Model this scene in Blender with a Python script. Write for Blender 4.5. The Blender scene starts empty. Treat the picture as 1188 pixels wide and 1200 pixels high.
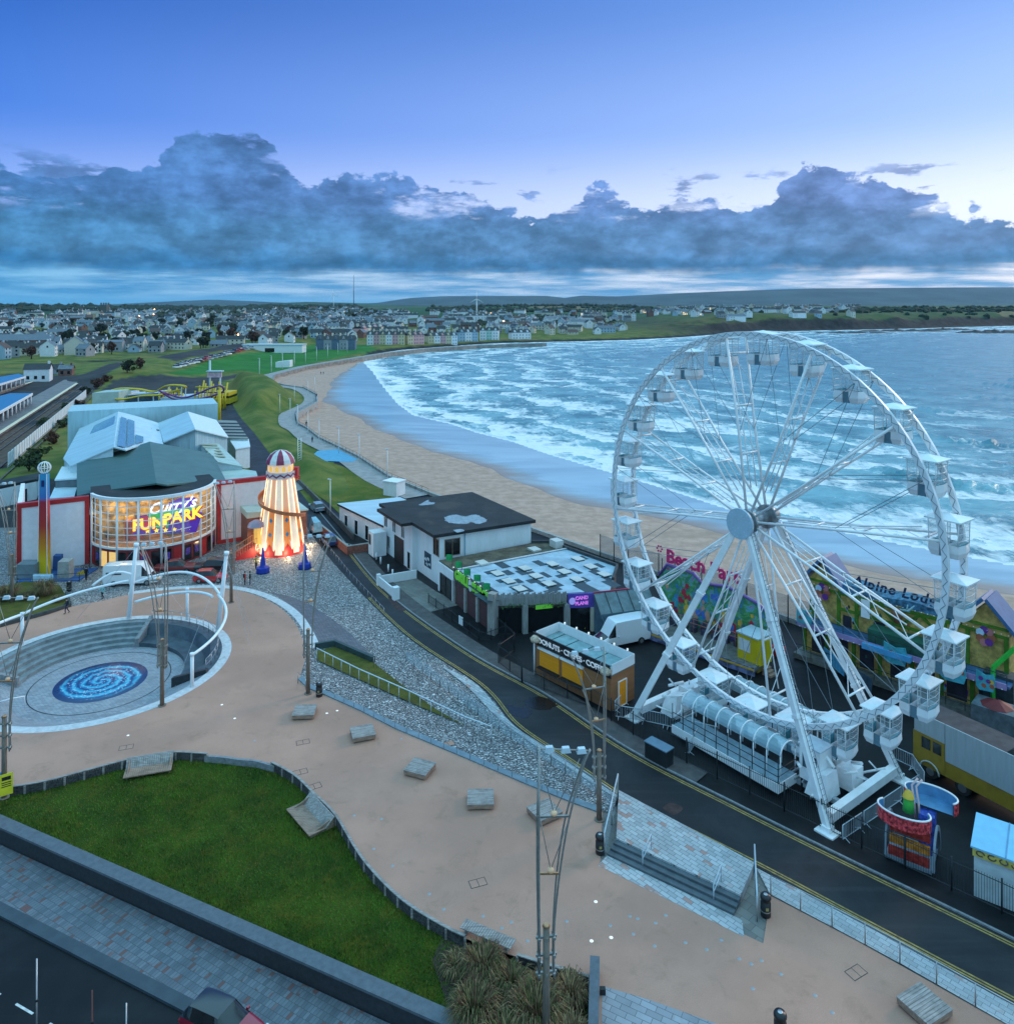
import bpy,bmesh,math,random
import numpy as np
from mathutils import Vector,Matrix,noise
from mathutils.geometry import tessellate_polygon
R = math.radians
PI = math.pi
SC = bpy.context.scene
COL = SC.collection
# ------------------------------------------------------------------ camera
F,H,HX,HY = 900.0,35.0,594.0,357.0
cd = bpy.data.cameras.new('camera')
cam = bpy.data.objects.new('camera',cd)
COL.objects.link(cam)
cam.location = (0,0,H)
cam.rotation_euler = (R(90),0,0)
cd.sensor_fit = 'HORIZONTAL'
cd.sensor_width = 36
cd.lens = 36 * F / 1188
cd.shift_y = -(600 - HY) / 1188
cd.clip_start = 0.5
cd.clip_end = 40000
SC.camera = cam
HAZE = 2.6e-5
SC.view_settings.view_transform = 'Standard'
SC.view_settings.look = 'None'
SC.view_settings.exposure = 0.5
SC.view_settings.gamma = 1
SC.cycles.max_bounces = 6
SC.cycles.transparent_max_bounces = 12
SC.cycles.volume_bounces = 0
def G(px,py,z=0.0):
 Y = F * (H - z) / (py - HY)
 return Vector(((px - HX) * Y / F,Y,z))
def zat(py,Y):
 return H - (py - HY) * Y / F
def srgb(h):
 h = h.lstrip('#')
 o = []
 for i in (0,2,4):
  c = int(h[i:i+2],16) / 255
  o.append(c / 12.92 if c <= .04045 else ((c + .055) / 1.055) ** 2.4)
 return tuple(o)
def nd(t,typ,ins=None,**props):
 n = t.nodes.new('ShaderNode' + typ)
 for k,v in props.items():
  setattr(n,k,v)
 for k,v in (ins or {}).items():
  s = n.inputs[k]
  if isinstance(v,bpy.types.NodeSocket):
   t.links.new(v,s)
  else:
   if s.type == 'RGBA' and len(v) == 3:
    v = (*v,1)
   s.default_value = v
 return n
def mth(t,op,a,b=0.0,c=0.0,clamp=False):
 n = nd(t,'Math',{0: a,1: b,2: c},operation=op)
 n.use_clamp = clamp
 return n.outputs[0]
def mixc(t,f,a,b,bt='MIX'):
 n = t.nodes.new('ShaderNodeMix')
 n.data_type = 'RGBA'
 n.blend_type = bt
 for idx,v in ((0,f),(6,a),(7,b)):
  s = n.inputs[idx]
  if isinstance(v,bpy.types.NodeSocket):
   t.links.new(v,s)
  elif idx == 0:
   s.default_value = v
  else:
   s.default_value = (*v[:3],1)
 return n.outputs[2]
def mrange(t,v,a,b,c=0.0,d=1.0,smooth=True):
 n = nd(t,'MapRange',{0: v,1: a,2: b,3: c,4: d})
 n.interpolation_type = 'SMOOTHSTEP' if smooth else 'LINEAR'
 return n.outputs[0]
# ------------------------------------------------------------------ world / sky
SUN_EL,SUN_AZ = 20.0,56.0          # degrees; azimuth clockwise from the view axis
W = bpy.data.worlds.new('World')
SC.world = W
W.use_nodes = True
t = W.node_tree
t.nodes.clear()
tc = nd(t,'TexCoord')
sep = nd(t,'SeparateXYZ',{0: tc.outputs['Generated']})
X_,Y_,Z_ = sep.outputs
az = mth(t,'ARCTAN2',X_,Y_)
el = mth(t,'ARCSINE',Z_)
eld = mth(t,'MULTIPLY',el,180 / PI)
a01 = mrange(t,az,-0.62,0.62,0,1,False)
sky = nd(t,'TexSky',sky_type='NISHITA',sun_disc=False,sun_elevation=R(SUN_EL),sun_rotation=R(SUN_AZ),
   air_density=1.0,dust_density=0.6,ozone_density=2.5)
# clear part of the sky: colour by height, and by how close to the set sun
lo = mixc(t,a01,srgb('#86a6e6'),srgb('#e6ecfa'))
mid = mixc(t,a01,srgb('#4478d2'),srgb('#a2bff1'))
hi = mixc(t,a01,srgb('#1d54ab'),srgb('#6a95dc'))
zen = (.50,1.08,1.46)
g = mixc(t,mrange(t,eld,6,13),lo,mid)
g = mixc(t,mrange(t,eld,11,23),g,hi)
g = mixc(t,mrange(t,eld,25,42),g,zen)
# cumulus bank: its upper outline as a curve over azimuth
fc = t.nodes.new('ShaderNodeFloatCurve')
t.links.new(a01,fc.inputs[1])
cv = fc.mapping.curves[0]
tops = [(0,192),(60,203),(130,198),(185,182),(205,160),(260,154),(315,163),(342,207),(372,213),(420,203),(500,220),
  (560,232),(620,250),(670,246),(697,222),(740,238),(800,236),(880,238),(925,214),(960,192),(1005,198),(1055,222),
  (1110,244),(1188,254)]
pts = []
for px,py in tops:
 a = math.atan((px - HX) / F)
 e = math.degrees(math.atan((HY - py) / F * math.cos(a)))
 pts.append(((a + .62) / 1.24,e / 20))
cv.points[0].location = pts[0]
cv.points[1].location = pts[-1]
for p in pts[1:-1]:
 cv.points.new(*p)
for p in cv.points:
 p.handle_type = 'AUTO'
fc.mapping.update()
top = mth(t,'MULTIPLY',fc.outputs[0],20)
vec = nd(t,'CombineXYZ',{0: az,1: el,2: 0.0}).outputs[0]
mp = nd(t,'Mapping',{0: vec,3: (1.0,1.5,1)}).outputs[0]
n1 = nd(t,'TexNoise',{0: mp,2: 13.0,3: 9.0,4: .56,8: .08}).outputs[0]
n2 = nd(t,'TexNoise',{0: mp,2: 42.0,3: 6.0,4: .6}).outputs[0]
edge = mth(t,'ADD',mth(t,'MULTIPLY',mth(t,'SUBTRACT',n1,.5),4.6),mth(t,'MULTIPLY',mth(t,'SUBTRACT',n2,.5),2.2))
dpt = mth(t,'SUBTRACT',mth(t,'ADD',top,edge),eld)
mask = mrange(t,dpt,-0.06,0.22)
# torn gaps just below the top and loose wisps above it
gapn = nd(t,'TexNoise',{0: nd(t,'Mapping',{0: vec,1: (3.1,0.4,0),3: (1.0,3.0,1)}).outputs[0],2: 7.0,3: 8.0,4: .6}).outputs[0]
gap = mth(t,'MULTIPLY',mrange(t,gapn,.53,.62),mth(t,'MULTIPLY',mrange(t,eld,5.6,6.8),mrange(t,dpt,3.2,1.2)))
mask = mth(t,'MULTIPLY',mask,mth(t,'SUBTRACT',1.0,gap))
wn = nd(t,'TexNoise',{0: nd(t,'Mapping',{0: vec,1: (1.7,5.4,0),3: (1.0,3.6,1)}).outputs[0],2: 9.0,3: 7.0,4: .62}).outputs[0]
wisp = mth(t,'MULTIPLY',mrange(t,wn,.56,.63),mth(t,'MULTIPLY',mrange(t,eld,6.6,7.6),mrange(t,eld,10.5,8.5)))
mask = mth(t,'MAXIMUM',mask,mth(t,'MULTIPLY',wisp,.8))
# cloud colour
cl_hi = mixc(t,a01,srgb('#3f6fa8'),srgb('#6880b2'))
cl_mid = mixc(t,a01,srgb('#3d76a2'),srgb('#5878a4'))
cl_lo = mixc(t,a01,srgb('#1f6ea8'),srgb('#3676ab'))
ed2 = mth(t,'ADD',eld,mth(t,'MULTIPLY',mth(t,'SUBTRACT',n1,.5),3.0))
cc = mixc(t,mrange(t,ed2,2.2,4.2),cl_lo,cl_mid)
cc = mixc(t,mrange(t,ed2,5.0,8.0),cc,cl_hi)
n3 = nd(t,'TexNoise',{0: nd(t,'Mapping',{0: vec,1: (0.0,0.0,0),3: (1.0,1.9,1)}).outputs[0],2: 11.0,3: 10.0,4: .64,8: .1}).outputs[0]
shade = mth(t,'ADD',mrange(t,n3,.36,.64,.66,1.28),mrange(t,dpt,0.9,0.0,0,.10))
shade = mth(t,'MULTIPLY',shade,mth(t,'ADD',.80,mrange(t,n2,.3,.7,0,.4)))
shade = mth(t,'MULTIPLY',shade,mrange(t,mth(t,'ABSOLUTE',mth(t,'SUBTRACT',ed2,2.6)),0.2,1.1,.74,1.0))
cc = mixc(t,1.0,cc,nd(t,'CombineXYZ',{0: shade,1: shade,2: shade}).outputs[0],'MULTIPLY')
# under the bank: thin stretched layers over the horizon
sn = nd(t,'TexNoise',{0: nd(t,'Mapping',{0: vec,3: (1.0,12.0,1)}).outputs[0],2: 8.0,3: 6.0,4: .6}).outputs[0]
hz = mixc(t,mrange(t,sn,.35,.68),mixc(t,a01,srgb('#2f80b6'),srgb('#5e94c2')),mixc(t,a01,srgb('#6fb0d8'),srgb('#f2ecf0')))
hzw = mixc(t,mrange(t,eld,0.1,1.1),mixc(t,a01,srgb('#4a98ca'),srgb('#86b4d8')),hz)
cc = mixc(t,mrange(t,mth(t,'ADD',eld,mth(t,'MULTIPLY',mth(t,'SUBTRACT',n1,.5),2.2)),2.9,1.9),cc,hzw)
skyc = mixc(t,mask,g,cc)
skyc = mixc(t,mth(t,'MULTIPLY',mrange(t,Y_,-.05,-.45),.6),skyc,(.40,.80,1.02))  # unseen sky behind the camera, brightened to light the faces turned to it
skyc = mixc(t,mrange(t,eld,-0.3,-2.5),skyc,srgb('#33485f'))
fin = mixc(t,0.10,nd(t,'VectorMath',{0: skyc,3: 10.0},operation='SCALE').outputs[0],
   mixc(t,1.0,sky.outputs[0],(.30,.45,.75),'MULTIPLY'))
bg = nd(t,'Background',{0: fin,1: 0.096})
out = nd(t,'OutputWorld',{0: bg.outputs[0]})
sl = bpy.data.lights.new('sun','SUN')
sl.energy = 1.0
sl.angle = R(14)
sl.color = (1.0,.80,.62)
so = bpy.data.objects.new('sun',sl)
COL.objects.link(so)
so.location = (200,200,200)
so.rotation_euler = Vector((-math.sin(R(SUN_AZ)) * math.cos(R(SUN_EL)),-math.cos(R(SUN_AZ)) * math.cos(R(SUN_EL)),
       -math.sin(R(SUN_EL)))).to_track_quat('-Z','Y').to_euler()
# ------------------------------------------------------------------ mesh helpers
def wm(o):
 m = Matrix()
 while o is not None:
  m = o.matrix_basis @ m
  o = o.parent
 return m
def V3(p,z=0.0):
 return Vector((p[0],p[1],p[2] if len(p) > 2 else z))
class MB:
 def __init__(s,M=None):
  s.v,s.f,s.mi,s.sm,s.M = [],[],[],[],M
 def add(s,vs,fs,mi=0,sm=False):
  b = len(s.v)
  if s.M is not None:
   vs = [s.M @ Vector(v) for v in vs]
  s.v += [tuple(v) for v in vs]
  for f in fs:
   s.f.append(tuple(i + b for i in f))
   s.mi.append(mi)
   s.sm.append(sm)
  return s
 def box(s,c,sz,mi=0,rz=0.0):
  """box with the centre of its base at c"""
  a,b,h = sz[0] / 2,sz[1] / 2,sz[2]
  ca,sa = math.cos(rz),math.sin(rz)
  vs = []
  for z in (0,h):
   for x,y in ((-a,-b),(a,-b),(a,b),(-a,b)):
    vs.append((c[0] + x * ca - y * sa,c[1] + x * sa + y * ca,c[2] + z))
  return s.add(vs,[(3,2,1,0),(4,5,6,7),(0,1,5,4),(1,2,6,5),(2,3,7,6),(3,0,4,7)],mi)
 def hexa(s,a,b,mi=0):
  """two quads (bottom, top) joined"""
  return s.add(list(a) + list(b),[(3,2,1,0),(4,5,6,7),(0,1,5,4),(1,2,6,5),(2,3,7,6),(3,0,4,7)],mi)
 def bar(s,p,q,w,h,mi=0):
  """rectangular bar from p to q; w across, h upwards (centred)"""
  p,q = Vector(p),Vector(q)
  d = (q - p).normalized()
  up = Vector((0,0,1)) if abs(d.z) < .95 else Vector((1,0,0))
  r = d.cross(up).normalized()
  u = r.cross(d).normalized()
  r,u = r * w / 2,u * h / 2
  return s.hexa([p - r - u,p + r - u,q + r - u,q - r - u],[p - r + u,p + r + u,q + r + u,q - r + u],mi)
 def tube(s,pts,r,n=6,mi=0,caps=True,closed=False):
  pts = [Vector(p) for p in pts]
  rs = r if isinstance(r,(list,tuple)) else [r] * len(pts)
  vs,fs = [],[]
  m = len(pts)
  prev = None
  for i,p in enumerate(pts):
   if closed:
    d = pts[(i + 1) % m] - pts[i - 1]
   else:
    d = pts[min(i + 1,m - 1)] - pts[max(i - 1,0)]
   d.normalize()
   if prev is None:
    up = Vector((0,0,1)) if abs(d.z) < .9 else Vector((1,0,0))
    a = d.cross(up).normalized()
   else:
    a = (prev - d * prev.dot(d)).normalized()
   prev = a
   b = d.cross(a)
   for k in range(n):
    w = 2 * PI * k / n
    vs.append(p + a * math.cos(w) * rs[i] + b * math.sin(w) * rs[i])
  for i in range(m if closed else m - 1):
   j = (i + 1) % m
   for k in range(n):
    l = (k + 1) % n
    fs.append((i * n + k,i * n + l,j * n + l,j * n + k))
  s.add(vs,fs,mi,n > 4)
  if caps and not closed:
   b = len(s.v) - len(vs)
   s.f += [tuple(b + k for k in range(n))[::-1],tuple(b + (m - 1) * n + k for k in range(n))]
   s.mi += [mi,mi]
   s.sm += [False,False]
  return s
 def lathe(s,prof,c=(0,0,0),n=24,mi=0,sm=True,a0=0.0,a1=2 * PI):
  full = abs(a1 - a0 - 2 * PI) < 1e-6
  m = n if full else n + 1
  vs,fs = [],[]
  for r,z in prof:
   for k in range(m):
    a = a0 + (a1 - a0) * k / n
    vs.append((c[0] + r * math.cos(a),c[1] + r * math.sin(a),c[2] + z))
  for i in range(len(prof) - 1):
   for k in range(n):
    l = (k + 1) % m
    fs.append((i * m + k,i * m + l,(i + 1) * m + l,(i + 1) * m + k))
  return s.add(vs,fs,mi,sm)
 def poly(s,pts,z=None,mi=0,holes=()):
  loops = [[V3(p) if z is None else Vector((p[0],p[1],z)) for p in L] for L in [pts,*holes]]
  flat = [p for L in loops for p in L]
  tr = tessellate_polygon([[Vector((p.x,p.y,0)) for p in L] for L in loops])
  fs = []
  for a,b,c in tr:
   A,B,C = flat[a],flat[b],flat[c]
   if (B.x - A.x) * (C.y - A.y) - (B.y - A.y) * (C.x - A.x) < 0:
    a,c = c,a
   fs.append((a,b,c))
  return s.add(flat,fs,mi)
 def prism(s,pts,z0,z1,mi=0,mt=None):
  ar = sum(pts[i - 1][0] * pts[i][1] - pts[i][0] * pts[i - 1][1] for i in range(len(pts)))
  if ar < 0:
   pts = pts[::-1]
  n = len(pts)
  vs = [(p[0],p[1],z0) for p in pts] + [(p[0],p[1],z1) for p in pts]
  s.add(vs,[(i,(i + 1) % n,(i + 1) % n + n,i + n) for i in range(n)],mi)
  s.poly(pts,z1,mi if mt is None else mt)
  b = len(s.v)
  s.poly(pts,z0,mi)
  return s
 def strip(s,A,B,mi=0,sm=False):
  n = len(A)
  return s.add(list(A) + list(B),[(i,i + 1,n + i + 1,n + i) for i in range(n - 1)],mi,sm)
 def wall(s,pts,z0,z1,th,mi=0,closed=False):
  """upright wall of thickness th along a polyline; z may be lists"""
  n = len(pts)
  P = [Vector((p[0],p[1],0)) for p in pts]
  L,Rr = [],[]
  for i in range(n):
   a = P[i] - P[i - 1] if (i > 0 or closed) else P[1] - P[0]
   b = P[(i + 1) % n] - P[i] if (i < n - 1 or closed) else a
   d = (a.normalized() + b.normalized())
   d = d.normalized() if d.length > 1e-6 else a.normalized()
   r = Vector((d.y,-d.x,0)) * th / 2
   L.append(P[i] - r)
   Rr.append(P[i] + r)
  za = z0 if isinstance(z0,(list,tuple)) else [z0] * n
  zb = z1 if isinstance(z1,(list,tuple)) else [z1] * n
  vs = []
  for i in range(n):
   vs += [(L[i].x,L[i].y,za[i]),(Rr[i].x,Rr[i].y,za[i]),(Rr[i].x,Rr[i].y,zb[i]),(L[i].x,L[i].y,zb[i])]
  fs = []
  for i in range(n if closed else n - 1):
   j = (i + 1) % n
   for k in range(4):
    l = (k + 1) % 4
    fs.append((i * 4 + k,i * 4 + l,j * 4 + l,j * 4 + k))
  if not closed:
   fs += [(3,2,1,0),((n - 1) * 4,(n - 1) * 4 + 1,(n - 1) * 4 + 2,(n - 1) * 4 + 3)]
  return s.add(vs,fs,mi)
 def build(s,name,mats,parent=None,label=None,loc=None):
  me = bpy.data.meshes.new(name)
  vs = s.v
  if parent is not None and loc is None:
   inv = wm(parent).inverted()
   vs = [tuple(inv @ Vector(v)) for v in vs]
  me.from_pydata(vs,[],s.f)
  if not isinstance(mats,(list,tuple)):
   mats = [mats]
  for m in mats:
   me.materials.append(m)
  me.polygons.foreach_set('material_index',s.mi)
  me.polygons.foreach_set('use_smooth',s.sm)
  me.update()
  o = bpy.data.objects.new(name,me)
  COL.objects.link(o)
  o.parent = parent
  if label:
   o['label'] = label
  return o
def tag(o,label,cat,group=None):
 o['label'] = label
 o['category'] = cat
 if group:
  o['group'] = group
 return o
def struct(o,kind='structure'):
 o['kind'] = kind
 return o
def thing(name,label,cat,loc=(0,0,0),rz=0.0,group=None):
 o = bpy.data.objects.new(name,None)
 o.empty_display_size = .3
 COL.objects.link(o)
 o.location = loc
 o.rotation_euler = (0,0,rz)
 return tag(o,label,cat,group)
KIDS = {}
def kids(o):
 return [c for c in bpy.data.objects if c.parent == o]
def dup(o,loc=None,rz=None,label=None,group=None,tree=None):
 """copy of a thing with copies of its parts and sub-parts"""
 def rec(a,par):
  c = a.copy()
  COL.objects.link(c)
  c.parent = par
  for k in (tree or {}).get(a.name,kids(a)):
   rec(k,c)
  return c
 c = rec(o,None)
 if loc is not None:
  c.location = loc
 if rz is not None:
  c.rotation_euler = (0,0,rz)
 if label:
  c['label'] = label
 if group:
  c['group'] = group
 return c
def text_mesh(txt,size=1.0,ext=.03,shear=0.0,bold=0.0,sp=1.0):
 """(verts, faces) of raised lettering in the XY plane, centred on the origin"""
 cu = bpy.data.curves.new('lettering','FONT')
 cu.body = txt
 cu.size = size
 cu.extrude = ext
 cu.shear = shear
 cu.offset = bold
 cu.space_character = sp
 cu.resolution_u = 3
 cu.align_x = 'CENTER'
 cu.align_y = 'CENTER'
 ob = bpy.data.objects.new('lettering',cu)
 COL.objects.link(ob)
 dg = bpy.context.evaluated_depsgraph_get()
 me = bpy.data.meshes.new_from_object(ob.evaluated_get(dg))
 vs = [tuple(v.co) for v in me.vertices]
 fs = [tuple(p.vertices) for p in me.polygons]
 bpy.data.objects.remove(ob)
 bpy.data.curves.remove(cu)
 bpy.data.meshes.remove(me)
 return vs,fs
def put_text(mb,txt,c,right,up,size=1.0,ext=.03,mi=0,**kw):
 """lettering centred at c, running along right, upright along up"""
 r,u = Vector(right).normalized(),Vector(up).normalized()
 nrm = r.cross(u)
 vs,fs = text_mesh(txt,size,ext,**kw)
 c = Vector(c)
 mb.add([c + r * v[0] + u * v[1] + nrm * v[2] for v in vs],fs,mi)
# ------------------------------------------------------------------ materials
MATS = {}
def base_mat(name):
 m = bpy.data.materials.new(name)
 m.use_nodes = True
 t = m.node_tree
 b = t.nodes['Principled BSDF']
 return m,t,b
def P(name,col,rough=.6,metal=0.0,var=.12,scale=1.5,bump=0.0,spec=.4,bscale=None,emit=0.0,ecol=None,streak=None,coat=0.0,dirt=0.0,dcol=(.05,.045,.035)):
 """painted / plain surface with uneven tone, optional grime, optional bump"""
 if name in MATS:
  return MATS[name]
 if isinstance(col,str):
  col = srgb(col)
 m,t,b = base_mat(name)
 tc = nd(t,'TexCoord').outputs['Object']
 if streak:
  tc = nd(t,'Mapping',{0: tc,3: streak}).outputs[0]
 n = nd(t,'TexNoise',{0: tc,2: scale,3: 5.0,4: .6}).outputs[0]
 lo = tuple(c * (1 - var) for c in col)
 hi = tuple(min(1,c * (1 + var)) for c in col)
 c = mixc(t,mrange(t,n,.3,.7),lo,hi)
 if dirt:
  dn = nd(t,'TexNoise',{0: tc,2: scale * .45,3: 8.0,4: .68,8: .8}).outputs[0]
  c = mixc(t,mth(t,'MULTIPLY',mrange(t,dn,.5,.72),dirt),c,dcol)
 t.links.new(c,b.inputs['Base Color'])
 b.inputs['Roughness'].default_value = rough
 b.inputs['Metallic'].default_value = metal
 b.inputs['Specular IOR Level'].default_value = spec
 if coat:
  b.inputs['Coat Weight'].default_value = coat
  b.inputs['Coat Roughness'].default_value = .06
 if bump:
  bn = nd(t,'TexNoise',{0: tc,2: bscale or scale * 6,3: 4.0}).outputs[0]
  bp = nd(t,'Bump',{0: bump,1: .05,2 if False else 'Height': bn})
  t.links.new(bp.outputs[0],b.inputs['Normal'])
 if emit:
  b.inputs['Emission Color'].default_value = (*(ecol or col),1)
  b.inputs['Emission Strength'].default_value = emit
 MATS[name] = m
 return m
def glassm(name,tint=(.75,.9,.95),alpha=.25,rough=.05):
 if name in MATS:
  return MATS[name]
 m,t,b = base_mat(name)
 b.inputs['Base Color'].default_value = (*tint,1)
 b.inputs['Roughness'].default_value = rough
 b.inputs['Alpha'].default_value = alpha
 b.inputs['Specular IOR Level'].default_value = .6
 MATS[name] = m
 return m
def pave(name,c1,c2,c3,rot,bw=.6,bh=.3,mort=.012,mcol=(.05,.055,.06),red=.1,rough=.55):
 """block paving with a few odd coloured blocks"""
 m,t,b = base_mat(name)
 tc = nd(t,'TexCoord').outputs['Object']
 mp = nd(t,'Mapping',{0: tc,2: (0,0,rot)}).outputs[0]
 br = nd(t,'TexBrick',{0: mp,1: (0,0,0),2: (1,1,1),3: (.5,.5,.5),4: 1.0,5: mort,7: 0.0,8: bw,9: bh},offset=.5)
 rnd = nd(t,'SeparateColor',{0: br.outputs[0]}).outputs[0]
 bn = nd(t,'TexNoise',{0: mp,2: .9,3: 2.0}).outputs[0]
 c = mixc(t,rnd,c1,c2)
 c = mixc(t,mth(t,'MULTIPLY',mrange(t,rnd,1 - red - .03,1 - red + .03),mrange(t,bn,.45,.52)),c,c3)
 sn = nd(t,'TexNoise',{0: tc,2: .35,3: 7.0,4: .65}).outputs[0]
 c = mixc(t,mrange(t,sn,.45,.75,0,.45),c,tuple(x * .5 for x in c1))
 c = mixc(t,br.outputs[1],c,mcol)
 t.links.new(c,b.inputs['Base Color'])
 b.inputs['Roughness'].default_value = rough
 b.inputs['Specular IOR Level'].default_value = .35
 bp = nd(t,'Bump',{0: .5,1: .01,'Height': mth(t,'SUBTRACT',1.0,br.outputs[1])})
 t.links.new(bp.outputs[0],b.inputs['Normal'])
 MATS[name] = m
 return m
ROADROT = math.atan2(-.738,.675)
# resin-bound gravel of the plaza
m,t,b = base_mat('resin_gravel')
tc = nd(t,'TexCoord').outputs['Object']
n1 = nd(t,'TexNoise',{0: tc,2: .11,3: 6.0,4: .6}).outputs[0]
n2 = nd(t,'TexNoise',{0: tc,2: 26.0,3: 3.0,4: .7}).outputs[0]
n3 = nd(t,'TexNoise',{0: tc,2: .55,3: 9.0,4: .72,8: .6}).outputs[0]
c = mixc(t,mrange(t,n1,.35,.68),(.44,.225,.160),(.58,.30,.215))
c = mixc(t,mrange(t,n2,.35,.65,0,.45),c,(.25,.14,.10))
c = mixc(t,mrange(t,n3,.52,.72,0,.5),c,(.25,.145,.09))
t.links.new(c,b.inputs['Base Color'])
jt = nd(t,'TexBrick',{0: nd(t,'Mapping',{0: tc,2: (0,0,R(27))}).outputs[0],5: .012,8: 9.0,9: 7.0,4: 1.0}).outputs[1]
c = mixc(t,mth(t,'MULTIPLY',jt,.8),c,(.14,.08,.06))
sp_n = nd(t,'TexVoronoi',{0: tc,2: .8},feature='F1').outputs[0]
c = mixc(t,mrange(t,sp_n,.035,.02,0,.6),c,(.10,.07,.06))
ty_ = nd(t,'TexNoise',{0: nd(t,'Mapping',{0: tc,2: (0,0,R(40)),3: (.05,1.6,1)}).outputs[0],2: 1.0,3: 3.0}).outputs[0]
c = mixc(t,mrange(t,ty_,.58,.72,0,.45),c,(.18,.11,.085))
b.inputs['Roughness'].default_value = .8
t.links.new(nd(t,'Bump',{0: .35,1: .01,'Height': n2}).outputs[0],b.inputs['Normal'])
MATS['gravel'] = m
# asphalt
def asphalt(name,c0,c1,rough=.6):
 m,t,b = base_mat(name)
 tc = nd(t,'TexCoord').outputs['Object']
 n1 = nd(t,'TexNoise',{0: tc,2: .14,3: 8.0,4: .66,8: .5}).outputs[0]
 n2 = nd(t,'TexNoise',{0: tc,2: 40.0,3: 2.0}).outputs[0]
 mp = nd(t,'Mapping',{0: tc,2: (0,0,-ROADROT),3: (.06,1.3,1)}).outputs[0]
 n4 = nd(t,'TexNoise',{0: mp,2: 1.0,3: 4.0}).outputs[0]
 c = mixc(t,mrange(t,n1,.35,.66),c0,c1)
 c = mixc(t,mrange(t,n4,.52,.68,0,.35),c,tuple(x * 1.6 for x in c1))
 c = mixc(t,mrange(t,n2,.4,.7,0,.4),c,tuple(x * .5 for x in c0))
 t.links.new(c,b.inputs['Base Color'])
 b.inputs['Specular IOR Level'].default_value = .22
 t.links.new(mrange(t,n1,.4,.7,rough,rough - .15),b.inputs['Roughness'])
 t.links.new(nd(t,'Bump',{0: .3,1: .01,'Height': n2}).outputs[0],b.inputs['Normal'])
 MATS[name] = m
 return m
asphalt('asphalt',(.020,.020,.023),(.034,.033,.036))
asphalt('asphalt_dark',(.006,.006,.008),(.013,.013,.015))
pave('paving_blue',(.34,.35,.36),(.50,.51,.52),(.42,.24,.20),-ROADROT,.6,.3,.014,(.12,.12,.13),.09)
pave('paving_low',(.105,.115,.135),(.18,.19,.215),(.17,.075,.065),-R(-29.0) ,.21,.42,.012,(.06,.065,.07),.12)
pave('paving_step',(.26,.26,.28),(.36,.36,.39),(.30,.27,.27),-R(-29),.8,.35,.012,(.08,.08,.09),.05)
pave('paving_ring',(.25,.26,.29),(.37,.38,.41),(.33,.30,.30),0,.4,.2,.012,(.10,.10,.12),.06)
pave('paving_brick',(.13,.115,.13),(.20,.18,.20),(.16,.13,.14),R(20),.45,.22,.02,(.035,.035,.04),.1)
pave('concrete_flags',(.16,.15,.14),(.22,.21,.19),(.19,.16,.14),-ROADROT,.9,.6,.012,(.06,.06,.055),.08)
P('kerb_pale',(.56,.55,.56),.55,var=.12,scale=2.5,dirt=.3)
P('granite',(.22,.225,.235),.5,var=.22,scale=5,dirt=.25)
P('granite_dark',(.028,.030,.035),.5,var=.25,scale=4,dirt=.3)
P('granite_top',(.10,.115,.135),.55,var=.14,scale=3,dirt=.3)
P('concrete',(.34,.33,.31),.75,var=.15,scale=2,dirt=.4)
# rough stone setts: pale split stones set in mortar
m,t,b = base_mat('cobbles')
tc = nd(t,'TexCoord').outputs['Object']
wp = nd(t,'TexNoise',{0: tc,2: 2.2,3: 2.0}).outputs[1]
vv = nd(t,'VectorMath',{0: tc,1: nd(t,'VectorMath',{0: wp,3: .45},operation='SCALE').outputs[0]},operation='ADD').outputs[0]
mp = nd(t,'Mapping',{0: vv,2: (0,0,R(25)),3: (1.0,1.7,1)}).outputs[0]
v1 = nd(t,'TexVoronoi',{0: mp,2: 3.3},feature='DISTANCE_TO_EDGE').outputs[0]
v2 = nd(t,'TexVoronoi',{0: mp,2: 3.3},feature='F1').outputs[1]
val = nd(t,'SeparateColor',{0: v2}).outputs[0]
c = mixc(t,val,(.32,.31,.31),(.82,.79,.78))
n2 = nd(t,'TexNoise',{0: tc,2: 9.0,3: 5.0}).outputs[0]
c = mixc(t,mrange(t,n2,.35,.7,0,.5),c,(.34,.32,.32))
c = mixc(t,mrange(t,v1,.03,.12),(.045,.04,.042),c)
t.links.new(c,b.inputs['Base Color'])
b.inputs['Roughness'].default_value = .6
hgt = mth(t,'ADD',mrange(t,v1,0,.3),mth(t,'MULTIPLY',val,.6))
t.links.new(nd(t,'Bump',{0: 1.0,1: .16,'Height': hgt}).outputs[0],b.inputs['Normal'])
MATS['cobbles'] = m
# grass
def grassm(name,g0,g1,dry,amount=.4,sc=.25):
 m,t,b = base_mat(name)
 tc = nd(t,'TexCoord').outputs['Object']
 n1 = nd(t,'TexNoise',{0: tc,2: sc,3: 6.0,4: .62}).outputs[0]
 n2 = nd(t,'TexNoise',{0: tc,2: sc * 45,3: 4.0,4: .7}).outputs[0]
 n3 = nd(t,'TexNoise',{0: tc,2: sc * 2.3,3: 8.0,4: .68,8: .5}).outputs[0]
 c = mixc(t,mrange(t,n1,.33,.68),g0,g1)
 c = mixc(t,mth(t,'MULTIPLY',mrange(t,n3,.48,.7),amount),c,dry)
 c = mixc(t,mrange(t,n2,.35,.7,0,.6),c,tuple(x * .45 for x in g0))
 t.links.new(c,b.inputs['Base Color'])
 b.inputs['Roughness'].default_value = .9
 b.inputs['Specular IOR Level'].default_value = .15
 t.links.new(nd(t,'Bump',{0: .8,1: .1,'Height': n2}).outputs[0],b.inputs['Normal'])
 MATS[name] = m
 return m
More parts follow.
